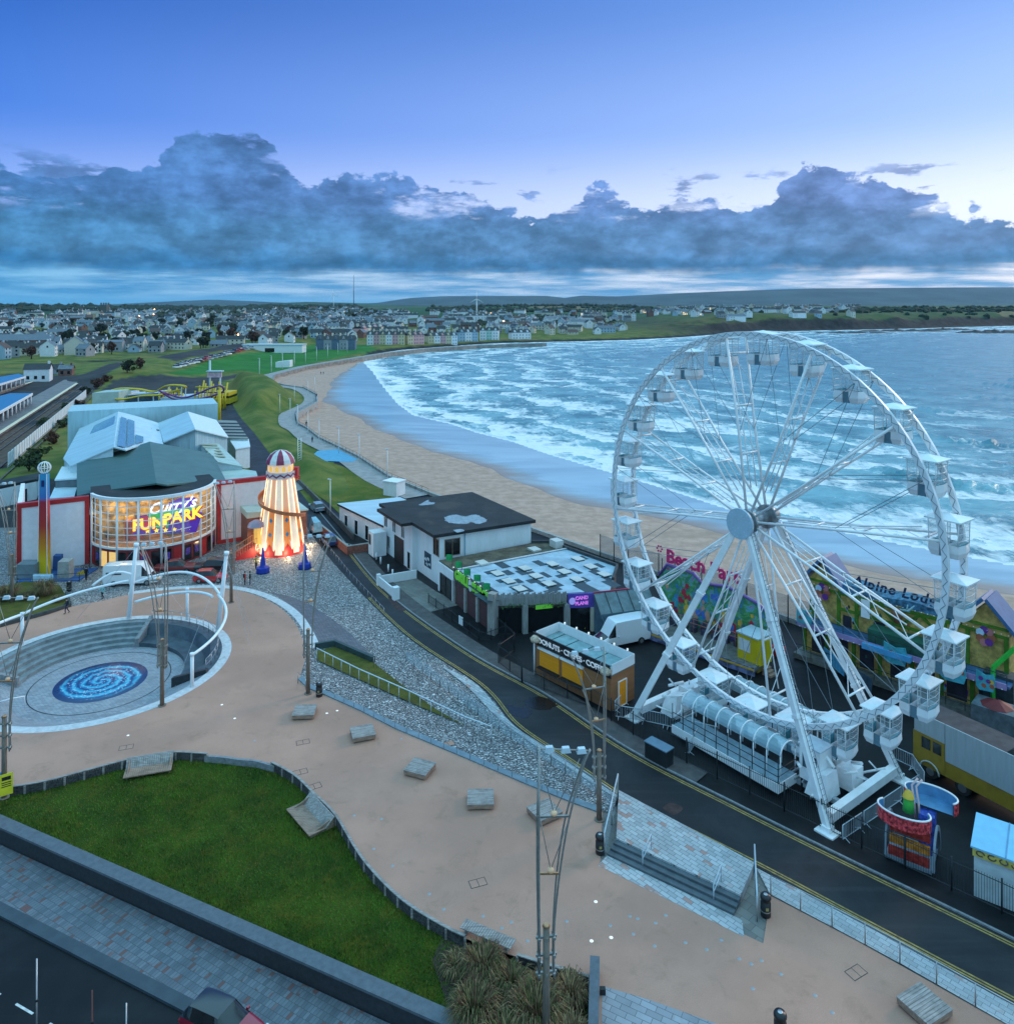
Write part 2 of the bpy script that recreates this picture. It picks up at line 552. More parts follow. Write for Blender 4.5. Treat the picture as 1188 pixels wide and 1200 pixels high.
grassm('lawn',(.028,.060,.004),(.062,.095,.006),(.17,.11,.012),.6)
grassm('bank_grass',(.075,.115,.014),(.19,.18,.03),(.30,.20,.06),.6,.09)
grassm('moss_bed',(.09,.10,.02),(.16,.15,.03),(.12,.08,.04),.6,.7)
grassm('playing_field',(.035,.15,.022),(.050,.19,.03),(.08,.13,.035),.4,.02)
P('soil',(.055,.035,.025),.95,var=.4,scale=3,bump=.6)
# terrain: mixes grass, fields, rock and sand by height and slope
m,t,b = base_mat('terrain')
geo = nd(t,'NewGeometry')
pos = nd(t,'SeparateXYZ',{0: geo.outputs['Position']})
nz = nd(t,'SeparateXYZ',{0: geo.outputs['Normal']}).outputs[2]
tc = nd(t,'TexCoord').outputs['Object']
n1 = nd(t,'TexNoise',{0: tc,2: .012,3: 6.0,4: .6}).outputs[0]
n2 = nd(t,'TexNoise',{0: tc,2: .09,3: 6.0,4: .65}).outputs[0]
vf = nd(t,'TexVoronoi',{0: nd(t,'Mapping',{0: tc,3: (1,.55,1)}).outputs[0],2: .0042},feature='F1').outputs[1]
fv = nd(t,'SeparateColor',{0: vf})
c = mixc(t,mrange(t,n2,.35,.65),(.055,.098,.014),(.165,.165,.035))
c = mixc(t,mrange(t,n1,.5,.66,0,.8),c,(.20,.135,.04))
fld = mixc(t,fv.outputs[0],(.012,.050,.016),(.045,.105,.032))
fld = mixc(t,mth(t,'GREATER_THAN',fv.outputs[1],.78),fld,(.16,.125,.06))
c = mixc(t,mrange(t,pos.outputs[1],800,1200,0,.7),c,(.030,.055,.018))
c = mixc(t,mrange(t,pos.outputs[1],1100,1500),c,fld)
rock = mixc(t,mrange(t,n2,.35,.65),(.006,.008,.010),(.030,.030,.030))
c = mixc(t,mth(t,'MULTIPLY',mrange(t,nz,.93,.80),mrange(t,pos.outputs[1],600,700)),c,rock)
c = mixc(t,mrange(t,mth(t,'ADD',pos.outputs[2],mth(t,'MULTIPLY',n2,1.4)),.6,-1.0),c,rock)
clf_ = mth(t,'MULTIPLY',mrange(t,mth(t,'ADD',pos.outputs[2],mth(t,'MULTIPLY',n2,12.0)),22,12),mth(t,'MULTIPLY',mrange(t,pos.outputs[0],100,300),mrange(t,pos.outputs[1],760,820)))
c = mixc(t,clf_,c,rock)
ns = nd(t,'TexNoise',{0: tc,2: .5,3: 7.0,4: .6}).outputs[0]
ns2 = nd(t,'TexNoise',{0: nd(t,'Mapping',{0: tc,2: (0,0,R(53)),3: (.02,.35,1)}).outputs[0],2: 1.0,3: 6.0,4: .65}).outputs[0]
sand = mixc(t,mrange(t,ns,.35,.65),(.40,.255,.195),(.52,.335,.26))
sand = mixc(t,mrange(t,ns2,.45,.72,0,.55),sand,(.33,.225,.165))
c = mixc(t,nd(t,'Attribute',attribute_name='field').outputs[2],c,mixc(t,mrange(t,n2,.35,.65),(.020,.12,.016),(.032,.16,.022)))
c = mixc(t,nd(t,'Attribute',attribute_name='tarmac').outputs[2],c,mixc(t,mrange(t,n2,.35,.65),(.030,.030,.034),(.055,.052,.05)))
att = nd(t,'Attribute',attribute_name='sand').outputs[2]
c = mixc(t,att,c,sand)
t.links.new(c,b.inputs['Base Color'])
b.inputs['Roughness'].default_value = .9
b.inputs['Specular IOR Level'].default_value = .2
t.links.new(nd(t,'Bump',{0: .5,1: .4,'Height': n2}).outputs[0],b.inputs['Normal'])
MATS['terrain'] = m
# wet sand
m,t,b = base_mat('wet_sand')
tc = nd(t,'TexCoord').outputs['Object']
mp = nd(t,'Mapping',{0: tc,2: (0,0,R(53)),3: (.035,.11,1)}).outputs[0]
n1 = nd(t,'TexNoise',{0: mp,2: 1.0,3: 6.0,4: .6,8: .6}).outputs[0]
c = mixc(t,mrange(t,n1,.35,.66),(.20,.33,.39),(.34,.48,.54))
wa = nd(t,'Attribute',attribute_name='wet').outputs[2]
wa = mrange(t,mth(t,'ADD',wa,mth(t,'MULTIPLY',mth(t,'SUBTRACT',n1,.5),.5)),.0,.34)
c = mixc(t,wa,(.27,.185,.15),c)
t.links.new(c,b.inputs['Base Color'])
t.links.new(mixc(t,wa,(.7,.7,.7),(.28,.28,.28)),b.inputs['Roughness'])
b.inputs['Specular IOR Level'].default_value = .8
b.inputs['Coat Weight'].default_value = .25
b.inputs['Coat Roughness'].default_value = .1
MATS['wet_sand'] = m
# sea: UV = (metres along the shore, metres offshore)
m,t,b = base_mat('sea_water')
uv = nd(t,'UVMap',uv_map='shore').outputs[0]
us = nd(t,'SeparateXYZ',{0: uv})
U_,V_ = us.outputs[0],us.outputs[1]
tc = nd(t,'TexCoord').outputs['Object']
wpn = nd(t,'TexNoise',{0: tc,2: .012,3: 5.0,4: .6}).outputs[0]
wpf = nd(t,'TexNoise',{0: tc,2: .075,3: 6.0,4: .65}).outputs[0]
# breaking lines
vv = mth(t,'ADD',V_,mth(t,'ADD',mth(t,'MULTIPLY',mth(t,'SUBTRACT',wpn,.5),105.0),mth(t,'MULTIPLY',mth(t,'SUBTRACT',wpf,.5),22.0)))
band = mth(t,'FRACT',mth(t,'DIVIDE',vv,27.0))
lace = nd(t,'TexNoise',{0: nd(t,'Mapping',{0: tc,2: (0,0,R(40)),3: (1,.55,1)}).outputs[0],2: .30,3: 10.0,4: .72,8: .8}).outputs[0]
lace2 = nd(t,'TexNoise',{0: nd(t,'Mapping',{0: tc,3: (.35,1.0,1)}).outputs[0],2: .035,3: 9.0,4: .68,8: 1.0}).outputs[0]
near = mrange(t,V_,240,30)
amount = mth(t,'ADD',mth(t,'MULTIPLY',near,.115),mrange(t,V_,22,2,0,.12))
amount = mth(t,'ADD',amount,mth(t,'MULTIPLY',mth(t,'SUBTRACT',lace2,.5),.70))
brk = mth(t,'MULTIPLY',mrange(t,band,.72,.10),mrange(t,V_,330,60,.15,1))
fo = mth(t,'ADD',lace,mth(t,'ADD',amount,mth(t,'MULTIPLY',brk,.20)))
foam = mrange(t,fo,.635,.92)
line = mth(t,'MULTIPLY',mth(t,'MULTIPLY',mrange(t,band,.0,.03),mrange(t,band,.13,.05)),mrange(t,V_,260,60))
line = mth(t,'MULTIPLY',line,mrange(t,lace2,.40,.5))
foam = mth(t,'MAXIMUM',foam,mth(t,'MULTIPLY',line,.9))
foam = mth(t,'MAXIMUM',foam,mrange(t,mth(t,'ADD',V_,mth(t,'MULTIPLY',mth(t,'SUBTRACT',lace,.5),7.0)),2.6,0.7))
foam = mth(t,'MINIMUM',foam,1.0)
wc = mixc(t,mrange(t,V_,10,300),(.20,.42,.47),(.075,.25,.30))
wc = mixc(t,mrange(t,wpf,.38,.66),wc,(.032,.17,.22))
c = mixc(t,mth(t,'MULTIPLY',foam,.92),wc,(.84,.83,.83))
t.links.new(c,b.inputs['Base Color'])
t.links.new(mrange(t,foam,0,.8,.20,.75),b.inputs['Roughness'])
b.inputs['IOR'].default_value = 1.33
rip = nd(t,'TexNoise',{0: nd(t,'Mapping',{0: tc,2: (0,0,R(30)),3: (.45,1,1)}).outputs[0],2: .55,3: 8.0,4: .66}).outputs[0]
rip2 = nd(t,'TexNoise',{0: nd(t,'Mapping',{0: tc,2: (0,0,R(12)),3: (.3,1,1)}).outputs[0],2: .12,3: 4.0,4: .6}).outputs[0]
hh = mth(t,'ADD',mth(t,'MULTIPLY',rip,.6),mth(t,'MULTIPLY',rip2,2.2))
t.links.new(nd(t,'Bump',{0: .9,1: 1.0,'Height': hh}).outputs[0],b.inputs['Normal'])
MATS['sea'] = m
# whirlpool mosaic
m,t,b = base_mat('whirlpool_mosaic')
tc = nd(t,'TexCoord').outputs['Object']
s_ = nd(t,'SeparateXYZ',{0: tc})
rr = mth(t,'SQRT',mth(t,'ADD',mth(t,'POWER',s_.outputs[0],2.0),mth(t,'POWER',s_.outputs[1],2.0)))
an = mth(t,'ARCTAN2',s_.outputs[1],s_.outputs[0])
nw = nd(t,'TexNoise',{0: tc,2: 1.1,3: 6.0,4: .65}).outputs[0]
sp = mth(t,'ADD',mth(t,'MULTIPLY',rr,1.15),mth(t,'ADD',mth(t,'MULTIPLY',an,1 / (2 * PI) * 2),mth(t,'MULTIPLY',nw,1.3)))
fr = mth(t,'FRACT',sp)
cr = nd(t,'ValToRGB',{0: fr})
e = cr.color_ramp.elements
e[0].position,e[0].color = 0,(.004,.03,.12,1)
e[1].position,e[1].color = 1,(.004,.05,.16,1)
for p_,c_ in ((.2,(.004,.09,.24)),(.42,(.02,.32,.50)),(.62,(.10,.48,.62)),(.78,(.02,.18,.40))):
 q = e.new(p_)
 q.color = (*c_,1)
tess = nd(t,'TexVoronoi',{0: tc,2: 9.0}).outputs[1]
tv = nd(t,'SeparateColor',{0: tess}).outputs[0]
c = mixc(t,mth(t,'MULTIPLY',mth(t,'GREATER_THAN',tv,.93),.5),cr.outputs[0],(.75,.85,.9))
edg = mrange(t,mth(t,'ADD',rr,mth(t,'MULTIPLY',nw,.8)),3.6,4.1)
c = mixc(t,edg,c,(.004,.03,.11))
t.links.new(c,b.inputs['Base Color'])
b.inputs['Roughness'].default_value = .25
MATS['mosaic'] = m
# timber, boards running along local X of the pattern
def timber(name,c0,c1,rot=0.0,bw=.12,gap=.06):
 m,t,b = base_mat(name)
 tc = nd(t,'TexCoord').outputs['Object']
 n1 = nd(t,'TexNoise',{0: nd(t,'Mapping',{0: tc,2: (0,0,rot),3: (.6,7,7)}).outputs[0],2: 1.5,3: 5.0}).outputs[0]
 n2 = nd(t,'TexNoise',{0: tc,2: 2.0,3: 4.0}).outputs[0]
 c = mixc(t,mrange(t,n1,.3,.7),c0,c1)
 c = mixc(t,mrange(t,n2,.45,.7,0,.5),c,tuple(x * .55 for x in c0))
 t.links.new(c,b.inputs['Base Color'])
 b.inputs['Roughness'].default_value = .8
 MATS[name] = m
 return m
timber('timber_grey',(.235,.20,.185),(.40,.35,.325))
timber('timber_brown',(.25,.155,.11),(.38,.25,.185))
timber('timber_dark',(.030,.026,.027),(.105,.095,.095))
# common paints and metals
P('white_paint',(.78,.79,.80),.45,var=.05,dirt=.10,dcol=(.35,.34,.32))
P('white_steel',(.80,.82,.84),.35,var=.04,dirt=.06,dcol=(.4,.38,.35))
P('pale_steel',(.52,.60,.66),.4,var=.08,dirt=.1)
P('steel',(.45,.46,.47),.35,.85,var=.15)
P('lamp_steel',(.36,.345,.32),.4,.6,var=.15,scale=3)
P('lamp_timber',(.19,.15,.12),.65,var=.25,scale=3,streak=(6,6,.6))
P('dark_steel',(.022,.026,.030),.5,.3,var=.2)
P('black_plastic',(.016,.016,.018),.4,var=.2)
P('rubber',(.018,.018,.018),.8,var=.2)
P('tyre_rim',(.30,.30,.31),.35,.8)
P('window_dark',(.010,.011,.013),.12,var=.3,spec=.7)
P('window_blue',(.05,.08,.11),.1,var=.3,spec=.8)
P('road_yellow',(.36,.24,.07),.8,var=.3,scale=3,dirt=.6,dcol=(.03,.03,.03))
P('road_white',(.62,.62,.60),.7,var=.2,scale=3,dirt=.35)
P('render_white',(.74,.75,.76),.8,var=.06,scale=.8,dirt=.25,dcol=(.42,.42,.40),streak=(1,1,.35))
P('render_cream',(.62,.58,.48),.8,var=.08,dirt=.2,dcol=(.3,.28,.22))
P('brick_red',(.24,.085,.06),.85,var=.3,scale=3)
P('slate',(.026,.027,.030),.6,var=.3,scale=1.2)
P('felt_black',(.018,.020,.022),.75,var=.3,scale=.5,dirt=.5,dcol=(.085,.065,.05))
P('metal_roof_green',(.055,.118,.108),.5,var=.10,scale=.5,streak=(.35,1.8,1),dirt=.2,dcol=(.05,.07,.07))
P('metal_roof_blue',(.46,.58,.64),.42,var=.10,scale=.4,streak=(.3,1.5,1),dirt=.2,dcol=(.22,.33,.40))
P('metal_roof_pale',(.52,.64,.70),.45,var=.09,scale=.5,dirt=.2,dcol=(.3,.36,.36))
P('metal_roof_sage',(.40,.50,.46),.5,var=.1,scale=.6,dirt=.25,dcol=(.2,.24,.2))
P('skylight',(.13,.28,.42),.15,var=.15,spec=.7)
P('fun_red',(.42,.020,.022),.45,var=.12)
P('glass_interior_dark',(.06,.04,.02),.6,var=.5,scale=.8)
glassm('clear_glass',(.80,.92,.96),.16,.05)
glassm('canopy_glass',(.55,.80,.90),.42,.12)
glassm('fun_glass',(.9,.9,.85),.10,.04)
glassm('rail_glass',(.50,.68,.75),.20,.12)
glassm('cabin_glass',(.72,.88,.92),.22,.08)
# ------------------------------------------------------------------ coast, terrain, sea
ZS = -2.6
coast_px = [(1560,705),(1188,664),(1040,636),(950,617),(860,600),(790,577),(717,555),(636,531),(600,518),(560,508),(527,497),(500,491),(484,487),
   (466,474),(452,458),(443,446),(436,436),(428,428),(424,421),(436,415),(470,410),(520,406),(580,402),(640,400.5),
   (690,399.5),(740,398),(790,395.5),(850,391),(905,388.5),(960,387),(1020,386),(1080,384.5),(1130,383),(1188,381.5),(1300,380),(1600,379)]
coast = np.array([G(x,y,ZS)[:2] for x,y in coast_px])
coast = np.vstack([[(95,-60)],coast])
def coast_dist(P):
 """signed distance to the waterline (sea positive) and position along it"""
 A,B = coast[:-1],coast[1:]
 d2 = np.full(len(P),1e18)
 s = np.zeros(len(P))
 L = 0.0
 for a,b in zip(A,B):
  e = b - a
  l2 = (e ** 2).sum()
  u = np.clip(((P - a) @ e) / l2,0,1)
  q = a + u[:,None] * e
  dd = ((P - q) ** 2).sum(1)
  m = dd < d2
  d2[m] = dd[m]
  s[m] = L + u[m] * math.sqrt(l2)
  L += math.sqrt(l2)
 poly = np.vstack([coast,[(9000,coast[-1][1]),(9000,-60)]])
 ins = np.zeros(len(P),bool)
 x,y = P[:,0],P[:,1]
 for i in range(len(poly)):
  x1,y1 = poly[i - 1]
  x2,y2 = poly[i]
  if y1 == y2:
   continue
  c = ((y1 > y) != (y2 > y)) & (x < (x2 - x1) * (y - y1) / (y2 - y1) + x1)
  ins ^= c
 return np.where(ins,np.sqrt(d2),-np.sqrt(d2)),s
def seg_dist(P,pl):
 d2 = np.full(len(P),1e18)
 for a,b in zip(pl[:-1],pl[1:]):
  e = b - a
  u = np.clip(((P - a) @ e) / (e ** 2).sum(),0,1)
  d2 = np.minimum(d2,((P - (a + u[:,None] * e)) ** 2).sum(1))
 return np.sqrt(d2)
def sstep(x,a,b):
 t_ = np.clip((x - a) / (b - a),0,1)
 return t_ * t_ * (3 - 2 * t_)
# land edge: the foot of the sea wall (z = 0 on the promenade)
wall_px = [(640,402.5),(560,405),(500,409),(455,414),(425,419),(395,424),(360,430),(322,440)]
wall_pts = [G(x,y,0).xy for x,y in wall_px]
wall_pts += [Vector(G(x,y,0).xy) for x,y in [(318,448),(334,452),(356,455),(371,463),(372,472),(356,481),(347,486),(349,497),(360,503),(374,514),(397,525),(421,537),(456,560),(504,580)]]
WEND = wall_pts[-1]
for k in (40,75,110,170):
 wall_pts.append(WEND + Vector((.625,-.78)) * k)
seawall = np.array([tuple(p) for p in wall_pts])
def side_of_wall(P):
 """True landward of the sea wall"""
 poly = np.vstack([seawall,[(-4000,seawall[-1][1] - 200),(-4000,seawall[0][1])]])
 ins = np.zeros(len(P),bool)
 x,y = P[:,0],P[:,1]
 for i in range(len(poly)):
  x1,y1 = poly[i - 1]
  x2,y2 = poly[i]
  if y1 == y2:
   continue
  ins ^= ((y1 > y) != (y2 > y)) & (x < (x2 - x1) * (y - y1) / (y2 - y1) + x1)
 return ins
ridge = np.array([G(x,y,3.5)[:2] for x,y in [(268,446),(283,452),(297,465),(300,486),(312,508),(330,532)]])
ridge2 = np.array([G(x,y,3.0)[:2] for x,y in [(300,447),(330,455),(350,466)]])
LANE = np.array([G(x,y,0)[:2] for x,y in [(352,608),(330,575),(300,532),(284,508),(268,487),(258,466),(250,452)]])
rail_bank = np.array([G(x,y,5)[:2] for x,y in [(150,432),(215,415),(290,402),(340,398),(375,393),(420,390)]])
LAWN_WALL = (Vector(G(-40,951,0).xy),Vector(G(520,1200,0).xy))      # outer face of the granite wall
lw_d = (LAWN_WALL[1] - LAWN_WALL[0]).normalized()
lw_n = Vector((lw_d.y,-lw_d.x))                                          # towards the lower road
POOL = Vector((-39.4,74.6))
POOL_R = 11.0
def land_h(P):
 x,y = P[:,0],P[:,1]
 d,s = coast_dist(P)
 up = -d                                        # metres inland
 far = np.clip((y - 480) * .0125,0,26) * sstep(y,480,900)
 far += 9 * sstep(y,1500,2600) * np.sin(x * .0031 + 1.0) * .5
 # plateau of the headland behind its cliff
 cliff = 21 * sstep(x,60,380) * (.6 * sstep(up,3,16) + .4 * sstep(up,10,70)) * sstep(y,700,850) + 6 * sstep(x,200,700) * sstep(up,40,260)
 h = np.maximum(far * sstep(up,10,160),cliff)
 h = np.where((y > 560) & (up < 30),np.maximum(h,0) * sstep(up,0,30) + ZS * (1 - sstep(up,0,8)),h)
 clear = sstep(seg_dist(P,seawall),6.0,17) * sstep(seg_dist(P,LANE),3.4,10)
 h += (4.3 * np.exp(-(seg_dist(P,ridge) / 15.0) ** 2) + 4.0 * np.exp(-(seg_dist(P,ridge2) / 13.0) ** 2)) * clear
 h += 5.0 * np.exp(-(seg_dist(P,rail_bank) / 20.0) ** 2)
 inland = side_of_wall(P) | (y > 640)
 beach = ZS - .02 + np.clip(up,-6,60) * .022
 h = np.where(inland,h - .06,beach)
 h = np.where(d > 0,ZS - .02 - np.minimum(d * .1,6),h)
 # pits below the sunken pool and the lower road, both covered by their own paving
 pit = np.hypot(x - POOL.x,y - POOL.y) < POOL_R - .6
 low = ((x - LAWN_WALL[0].x) * lw_n.x + (y - LAWN_WALL[0].y) * lw_n.y) > -60
 h = np.where(pit | ((y < 92) & (x < 60) & inland & (np.abs(h + .06) < .5)),-3.0,h)
 return h,d,s,inland
# fan-shaped grid: fine near, coarse far
ys = np.concatenate([np.arange(14,130,2.0),np.geomspace(130,420,120),np.geomspace(424,1600,150),np.geomspace(1620,9000,70)])
tn = np.linspace(-1.05,1.05,380)
YY,TT = np.meshgrid(ys,tn,indexing='ij')
PP = np.stack([(YY * TT).ravel(),YY.ravel()],1)
hh_,dd_,ss_,inl_ = land_h(PP)
rng = np.random.default_rng(4)
def fbm(P,sc,seed):
 o = np.zeros(len(P))
 for k in range(4):
  f = sc * 2 ** k
  o += np.array([noise.noise((p[0] * f + seed,p[1] * f,seed)) for p in P]) / 2 ** k
 return o
nb = fbm(PP,.02,3.3)
hh_ += np.where(inl_ & (PP[:,1] > 140) & (dd_ < -14),nb * np.clip((PP[:,1] - 140) / 260,0,1) * 1.6 * sstep(seg_dist(PP,seawall),7,30) * sstep(seg_dist(PP,LANE),4,20),0)
clf = (dd_ < -2) & (dd_ > -60) & (PP[:,1] > 650)
hh_ += np.where(clf,nb * 4.0 * sstep(hh_,1,8),0)
me = bpy.data.meshes.new('ground')
nr,ncol = len(ys),len(tn)
idx = np.arange(nr * ncol).reshape(nr,ncol)
faces = np.stack([idx[:-1,:-1],idx[:-1,1:],idx[1:,1:],idx[1:,:-1]],-1).reshape(-1,4)
me.from_pydata(np.column_stack([PP,hh_]).tolist(),[],faces.tolist())
at = me.attributes.new('sand','FLOAT','POINT')
rocky = 1 - sstep(PP[:,1],560,640)
at.data.foreach_set('value',np.where(~inl_,rocky,0).astype(np.float32))
def inpx(polys,z=0.0):
 o = np.zeros(len(PP),bool)
 for pl_ in polys:
  w = [G(x,y,z) for x,y in pl_]
  ins = np.zeros(len(PP),bool)
  x,y = PP[:,0],PP[:,1]
  for i in range(len(w)):
   x1,y1,x2,y2 = w[i - 1].x,w[i - 1].y,w[i].x,w[i].y
   if y1 != y2:
    ins ^= ((y1 > y) != (y2 > y)) & (x < (x2 - x1) * (y - y1) / (y2 - y1) + x1)
  o |= ins
 return o
FIELD = [[(196,444),(250,426),(300,414),(345,408),(395,402),(432,404),(440,409),(400,418),(360,427),(318,438),(280,436),(240,440)]]
TARMAC = [[(187,425),(230,416),(300,405),(302,409),(255,420),(205,433),(185,430)],[(108,470),(130,450),(180,446),(250,443),(276,440),(285,437),(290,441),(262,447),(262,475),(200,480),(110,478)],
   [(-60,560),(-60,440),(60,438),(95,441),(140,424),(150,428),(104,466),(8,548)],[(-80,660),(-80,590),(45,560),(70,560),(70,640)]]
for nm_,pl_ in (('field',FIELD),('tarmac',TARMAC)):
 a_ = me.attributes.new(nm_,'FLOAT','POINT')
 a_.data.foreach_set('value',inpx(pl_).astype(np.float32))
me.polygons.foreach_set('use_smooth',[True] * len(faces))
me.materials.append(MATS['terrain'])
ground = bpy.data.objects.new('ground',me)
COL.objects.link(ground)
struct(ground)
# a plain far apron that carries the ground beyond the fan
mb = MB()
mb.add([(-30000,-400,-9),(30000,-400,-9),(30000,32000,-9),(-30000,32000,-9)],[(0,1,2,3)])
struct(mb.build('ground_base',MATS['soil']))
# sea
ys2 = np.concatenate([np.geomspace(30,330,210),np.geomspace(333,1500,130)])
tn2 = np.linspace(-.35,1.0,330)
YY,TT = np.meshgrid(ys2,tn2,indexing='ij')
P2 = np.stack([(YY * TT).ravel(),YY.ravel()],1)
d2_,s2_ = coast_dist(P2)
warp = fbm(P2,.013,8.1) * 14 + fbm(P2,.06,2.2) * 3
ph = (d2_ + warp) / 27.0
crest = (1 - np.abs((ph % 1.0) - .06) / .16).clip(0,1)
amp = np.array([noise.noise((s * .011,math.floor(p) * 3.7,5.0)) for s,p in zip(s2_,ph)]) + .25
z2 = ZS + .05 + .95 * crest ** 1.5 * (1 + .9 * sstep(P2[:,0],30,110)) * amp.clip(0,1) * sstep(d2_,12,45) * (1 - sstep(d2_,260,420) * .75)
z2 += fbm(P2,.11,6.0) * .16 * sstep(d2_,2,40)
z2 = np.where(d2_ < 0,ZS + .05 + d2_ * .12,z2)
z2 = np.maximum(z2,ZS - 3.2)
me = bpy.data.meshes.new('sea')
idx = np.arange(len(ys2) * len(tn2)).reshape(len(ys2),len(tn2))
fc_ = np.stack([idx[:-1,:-1],idx[:-1,1:],idx[1:,1:],idx[1:,:-1]],-1).reshape(-1,4)
keep = d2_[fc_].max(1) > -3
fc_ = fc_[keep]
me.from_pydata(np.column_stack([P2,z2]).tolist(),[],fc_.tolist())
uvl = me.uv_layers.new(name='shore')
uvl.data.foreach_set('uv',np.stack([s2_[fc_.ravel()],d2_[fc_.ravel()]],1).astype(np.float32).ravel())
me.polygons.foreach_set('use_smooth',[True] * len(fc_))
me.materials.append(MATS['sea'])
sea = bpy.data.objects.new('sea',me)
COL.objects.link(sea)
struct(sea)
mb = MB()
mb.add([(1400,1200,ZS - .05),(26000,1200,ZS - .05),(26000,9000,ZS - .05),(1400,9000,ZS - .05)],[(0,1,2,3)])
mb.add([(700,20,ZS - .05),(26000,20,ZS - .05),(26000,1196,ZS - .05),(1190,1196,ZS - .05)],[(0,1,2,3)])
o = mb.build('open_water',P('deep_water',(.06,.15,.19),.15,var=.2,scale=.02,bump=.5,bscale=.2))
struct(o)
# wet sand between the waterline and the dry sand
dry_px = [(1560,742),(1188,695),(1040,673),(960,658),(880,640),(812,623),(760,608),(717,598),(671,590),(636,580),(600,568),(560,553),(527,541),(495,530),(467,518),(440,505),(420,495),(404,488),
   (388,481),(380,472),(379,460),(388,448),(400,438),(410,430),(420,424)]
dry = [G(x,y,ZS + .03) for x,y in dry_px]
dense = []
for a,b in zip(dry[:-1],dry[1:]):
 for k in range(14):
  dense.append(a.lerp(b,k / 14))
dry = [p + Vector((0.6,.5,0)) * (noise.noise(p * .045) * 5 + noise.noise(p * .16) * 1.6) for p in dense]
sea_side = [Vector((p[0],p[1],ZS - .03)) for p in coast[1:20]]
sd = []
for a,b in zip(sea_side[:-1],sea_side[1:]):
 for k in range(8):
  sd.append(a.lerp(b,k / 8))
c0 = [p + Vector((.62,.78,0)) * 6 for p in sd]
mb = MB()
# interpolate across so that the sheet follows the gentle slope
def resample(pl,n):
 L = [0]
 for a,b in zip(pl[:-1],pl[1:]):
  L.append(L[-1] + (b - a).length)
 o = []
 j = 0
 for k in range(n):
  q = L[-1] * k / (n - 1)
  while j < len(L) - 2 and L[j + 1] < q:
   j += 1
  o.append(pl[j].lerp(pl[j + 1],(q - L[j]) / max(1e-9,L[j + 1] - L[j])))
 return o
NR_ = 24
A_,B_ = resample(dry,360),resample(c0,360)
rows = [[a.lerp(b,k / NR_) for a,b in zip(A_,B_)] for k in range(NR_ + 1)]
flat = np.array([(p.x,p.y) for r_ in rows for p in r_])
dz,_ = coast_dist(flat)
for k,r_ in enumerate(rows):
 for i,p in enumerate(r_):
  up = max(0.0,-dz[k * 360 + i])
  p.z = ZS + .012 + up * .022 + (-.10 if k == 0 else 0.015)
for k in range(NR_):
 mb.strip(rows[k],rows[k + 1],0,True)
ws = struct(mb.build('wet_sand',MATS['wet_sand']))
a_ = ws.data.attributes.new('wet','FLOAT','POINT')
a_.data.foreach_set('value',[(k + j) / NR_ for k in range(NR_) for j in (0,1) for _ in range(360)])
# far hills: real ridges several kilometres away
def hill_range(name,prof,Y0,mat,depth,seed):
 mb = MB()
 xs = np.linspace(-1.5,1.5,260)
 rows = []
 for k,(fy,fz) in enumerate(((-.5,-.02),(-.32,.35),(-.15,.75),(0,1.0),(.5,.9))):
  row = []
  for q in xs:
   px = HX + F * q
   e = np.interp(px,[p[0] for p in prof],[p[1] for p in prof])
   Yk = Y0 + depth * fy
   zt = H + (HY - e) * Y0 / F
   n_ = noise.fractal((q * 5 + seed,fy * 3,seed),1.0,2.0,5)
   row.append((q * Y0 * (1 + fy * .1),Yk,max(-8,zt * fz * (1 + n_ * .12 * (1 if 0 < k < 3 else .18)))))
  rows.append(row)
 for a,b in zip(rows[:-1],rows[1:]):
  mb.strip(a,b,0,True)
 o = mb.build(name,mat)
 struct(o)
 return o
P('hill_heath',(.045,.060,.058),.95,var=.35,scale=.0025)
P('hill_field',(.030,.066,.034),.95,var=.5,scale=.004)
hill_range('far_hills',[(-900,352),(120,357),(200,353),(250,351),(300,353),(340,356),(440,355),(480,349),(520,347),(640,346.5),(662,349),(680,346),(720,347),(780,344),
       (850,341),(940,338),(1000,337.5),(1080,337),(1188,336.5),(1700,337)],9000,MATS['hill_heath'],3000,1.3)
hill_range('near_hills',[(-900,362),(0,363),(110,361),(200,361),(280,358),(320,355),(360,353.5),(420,355),(470,357.5),(640,358.5),(760,358),(900,357),(1000,358),(1188,357),(1700,357)],
   4200,MATS['hill_field'],1400,7.7)
# ------------------------------------------------------------------ the promenade site: ground sheets
def pxpoly(px,z=0.0):
 return [G(x,y,z) for x,y in px]
def arc(c,r,a0,a1,n,z=0.0):
 return [Vector((c[0] + r * math.cos(R(a0 + (a1 - a0) * k / n)),c[1] + r * math.sin(R(a0 + (a1 - a0) * k / n)),z)) for k in range(n + 1)]
def spline(pts,n=8):
 P_ = [pts[0]] + list(pts) + [pts[-1]]
 o = []
 for i in range(1,len(P_) - 2):
  a,b,c,d = (Vector(q) for q in P_[i - 1:i + 3])
  for k in range(n):
   s = k / n
   o.append(.5 * ((2 * b) + (c - a) * s + (2 * a - 5 * b + 4 * c - d) * s * s + (3 * b - a - 3 * c + d) * s ** 3))
 o.append(Vector(pts[-1]))
 return o
RD = Vector((.675,-.738,0)).normalized()     # along the road, towards the right foreground
RN = Vector((.738,.675,0)).normalized()      # across it, towards the sea
road_l = spline([G(*p) for p in [(352,606),(372,636),(398,668),(470,741),(560,803),(602,850),(665,893),(728,936),(800,973),(887,1017),(1010,1083),(1188,1178),(1420,1300)]])
road_r = spline([G(*p) for p in [(372,598),(397,628),(450,692),(545,762),(640,815),(735,878),(865,945),(1000,1012),(1188,1103),(1560,1290)]])
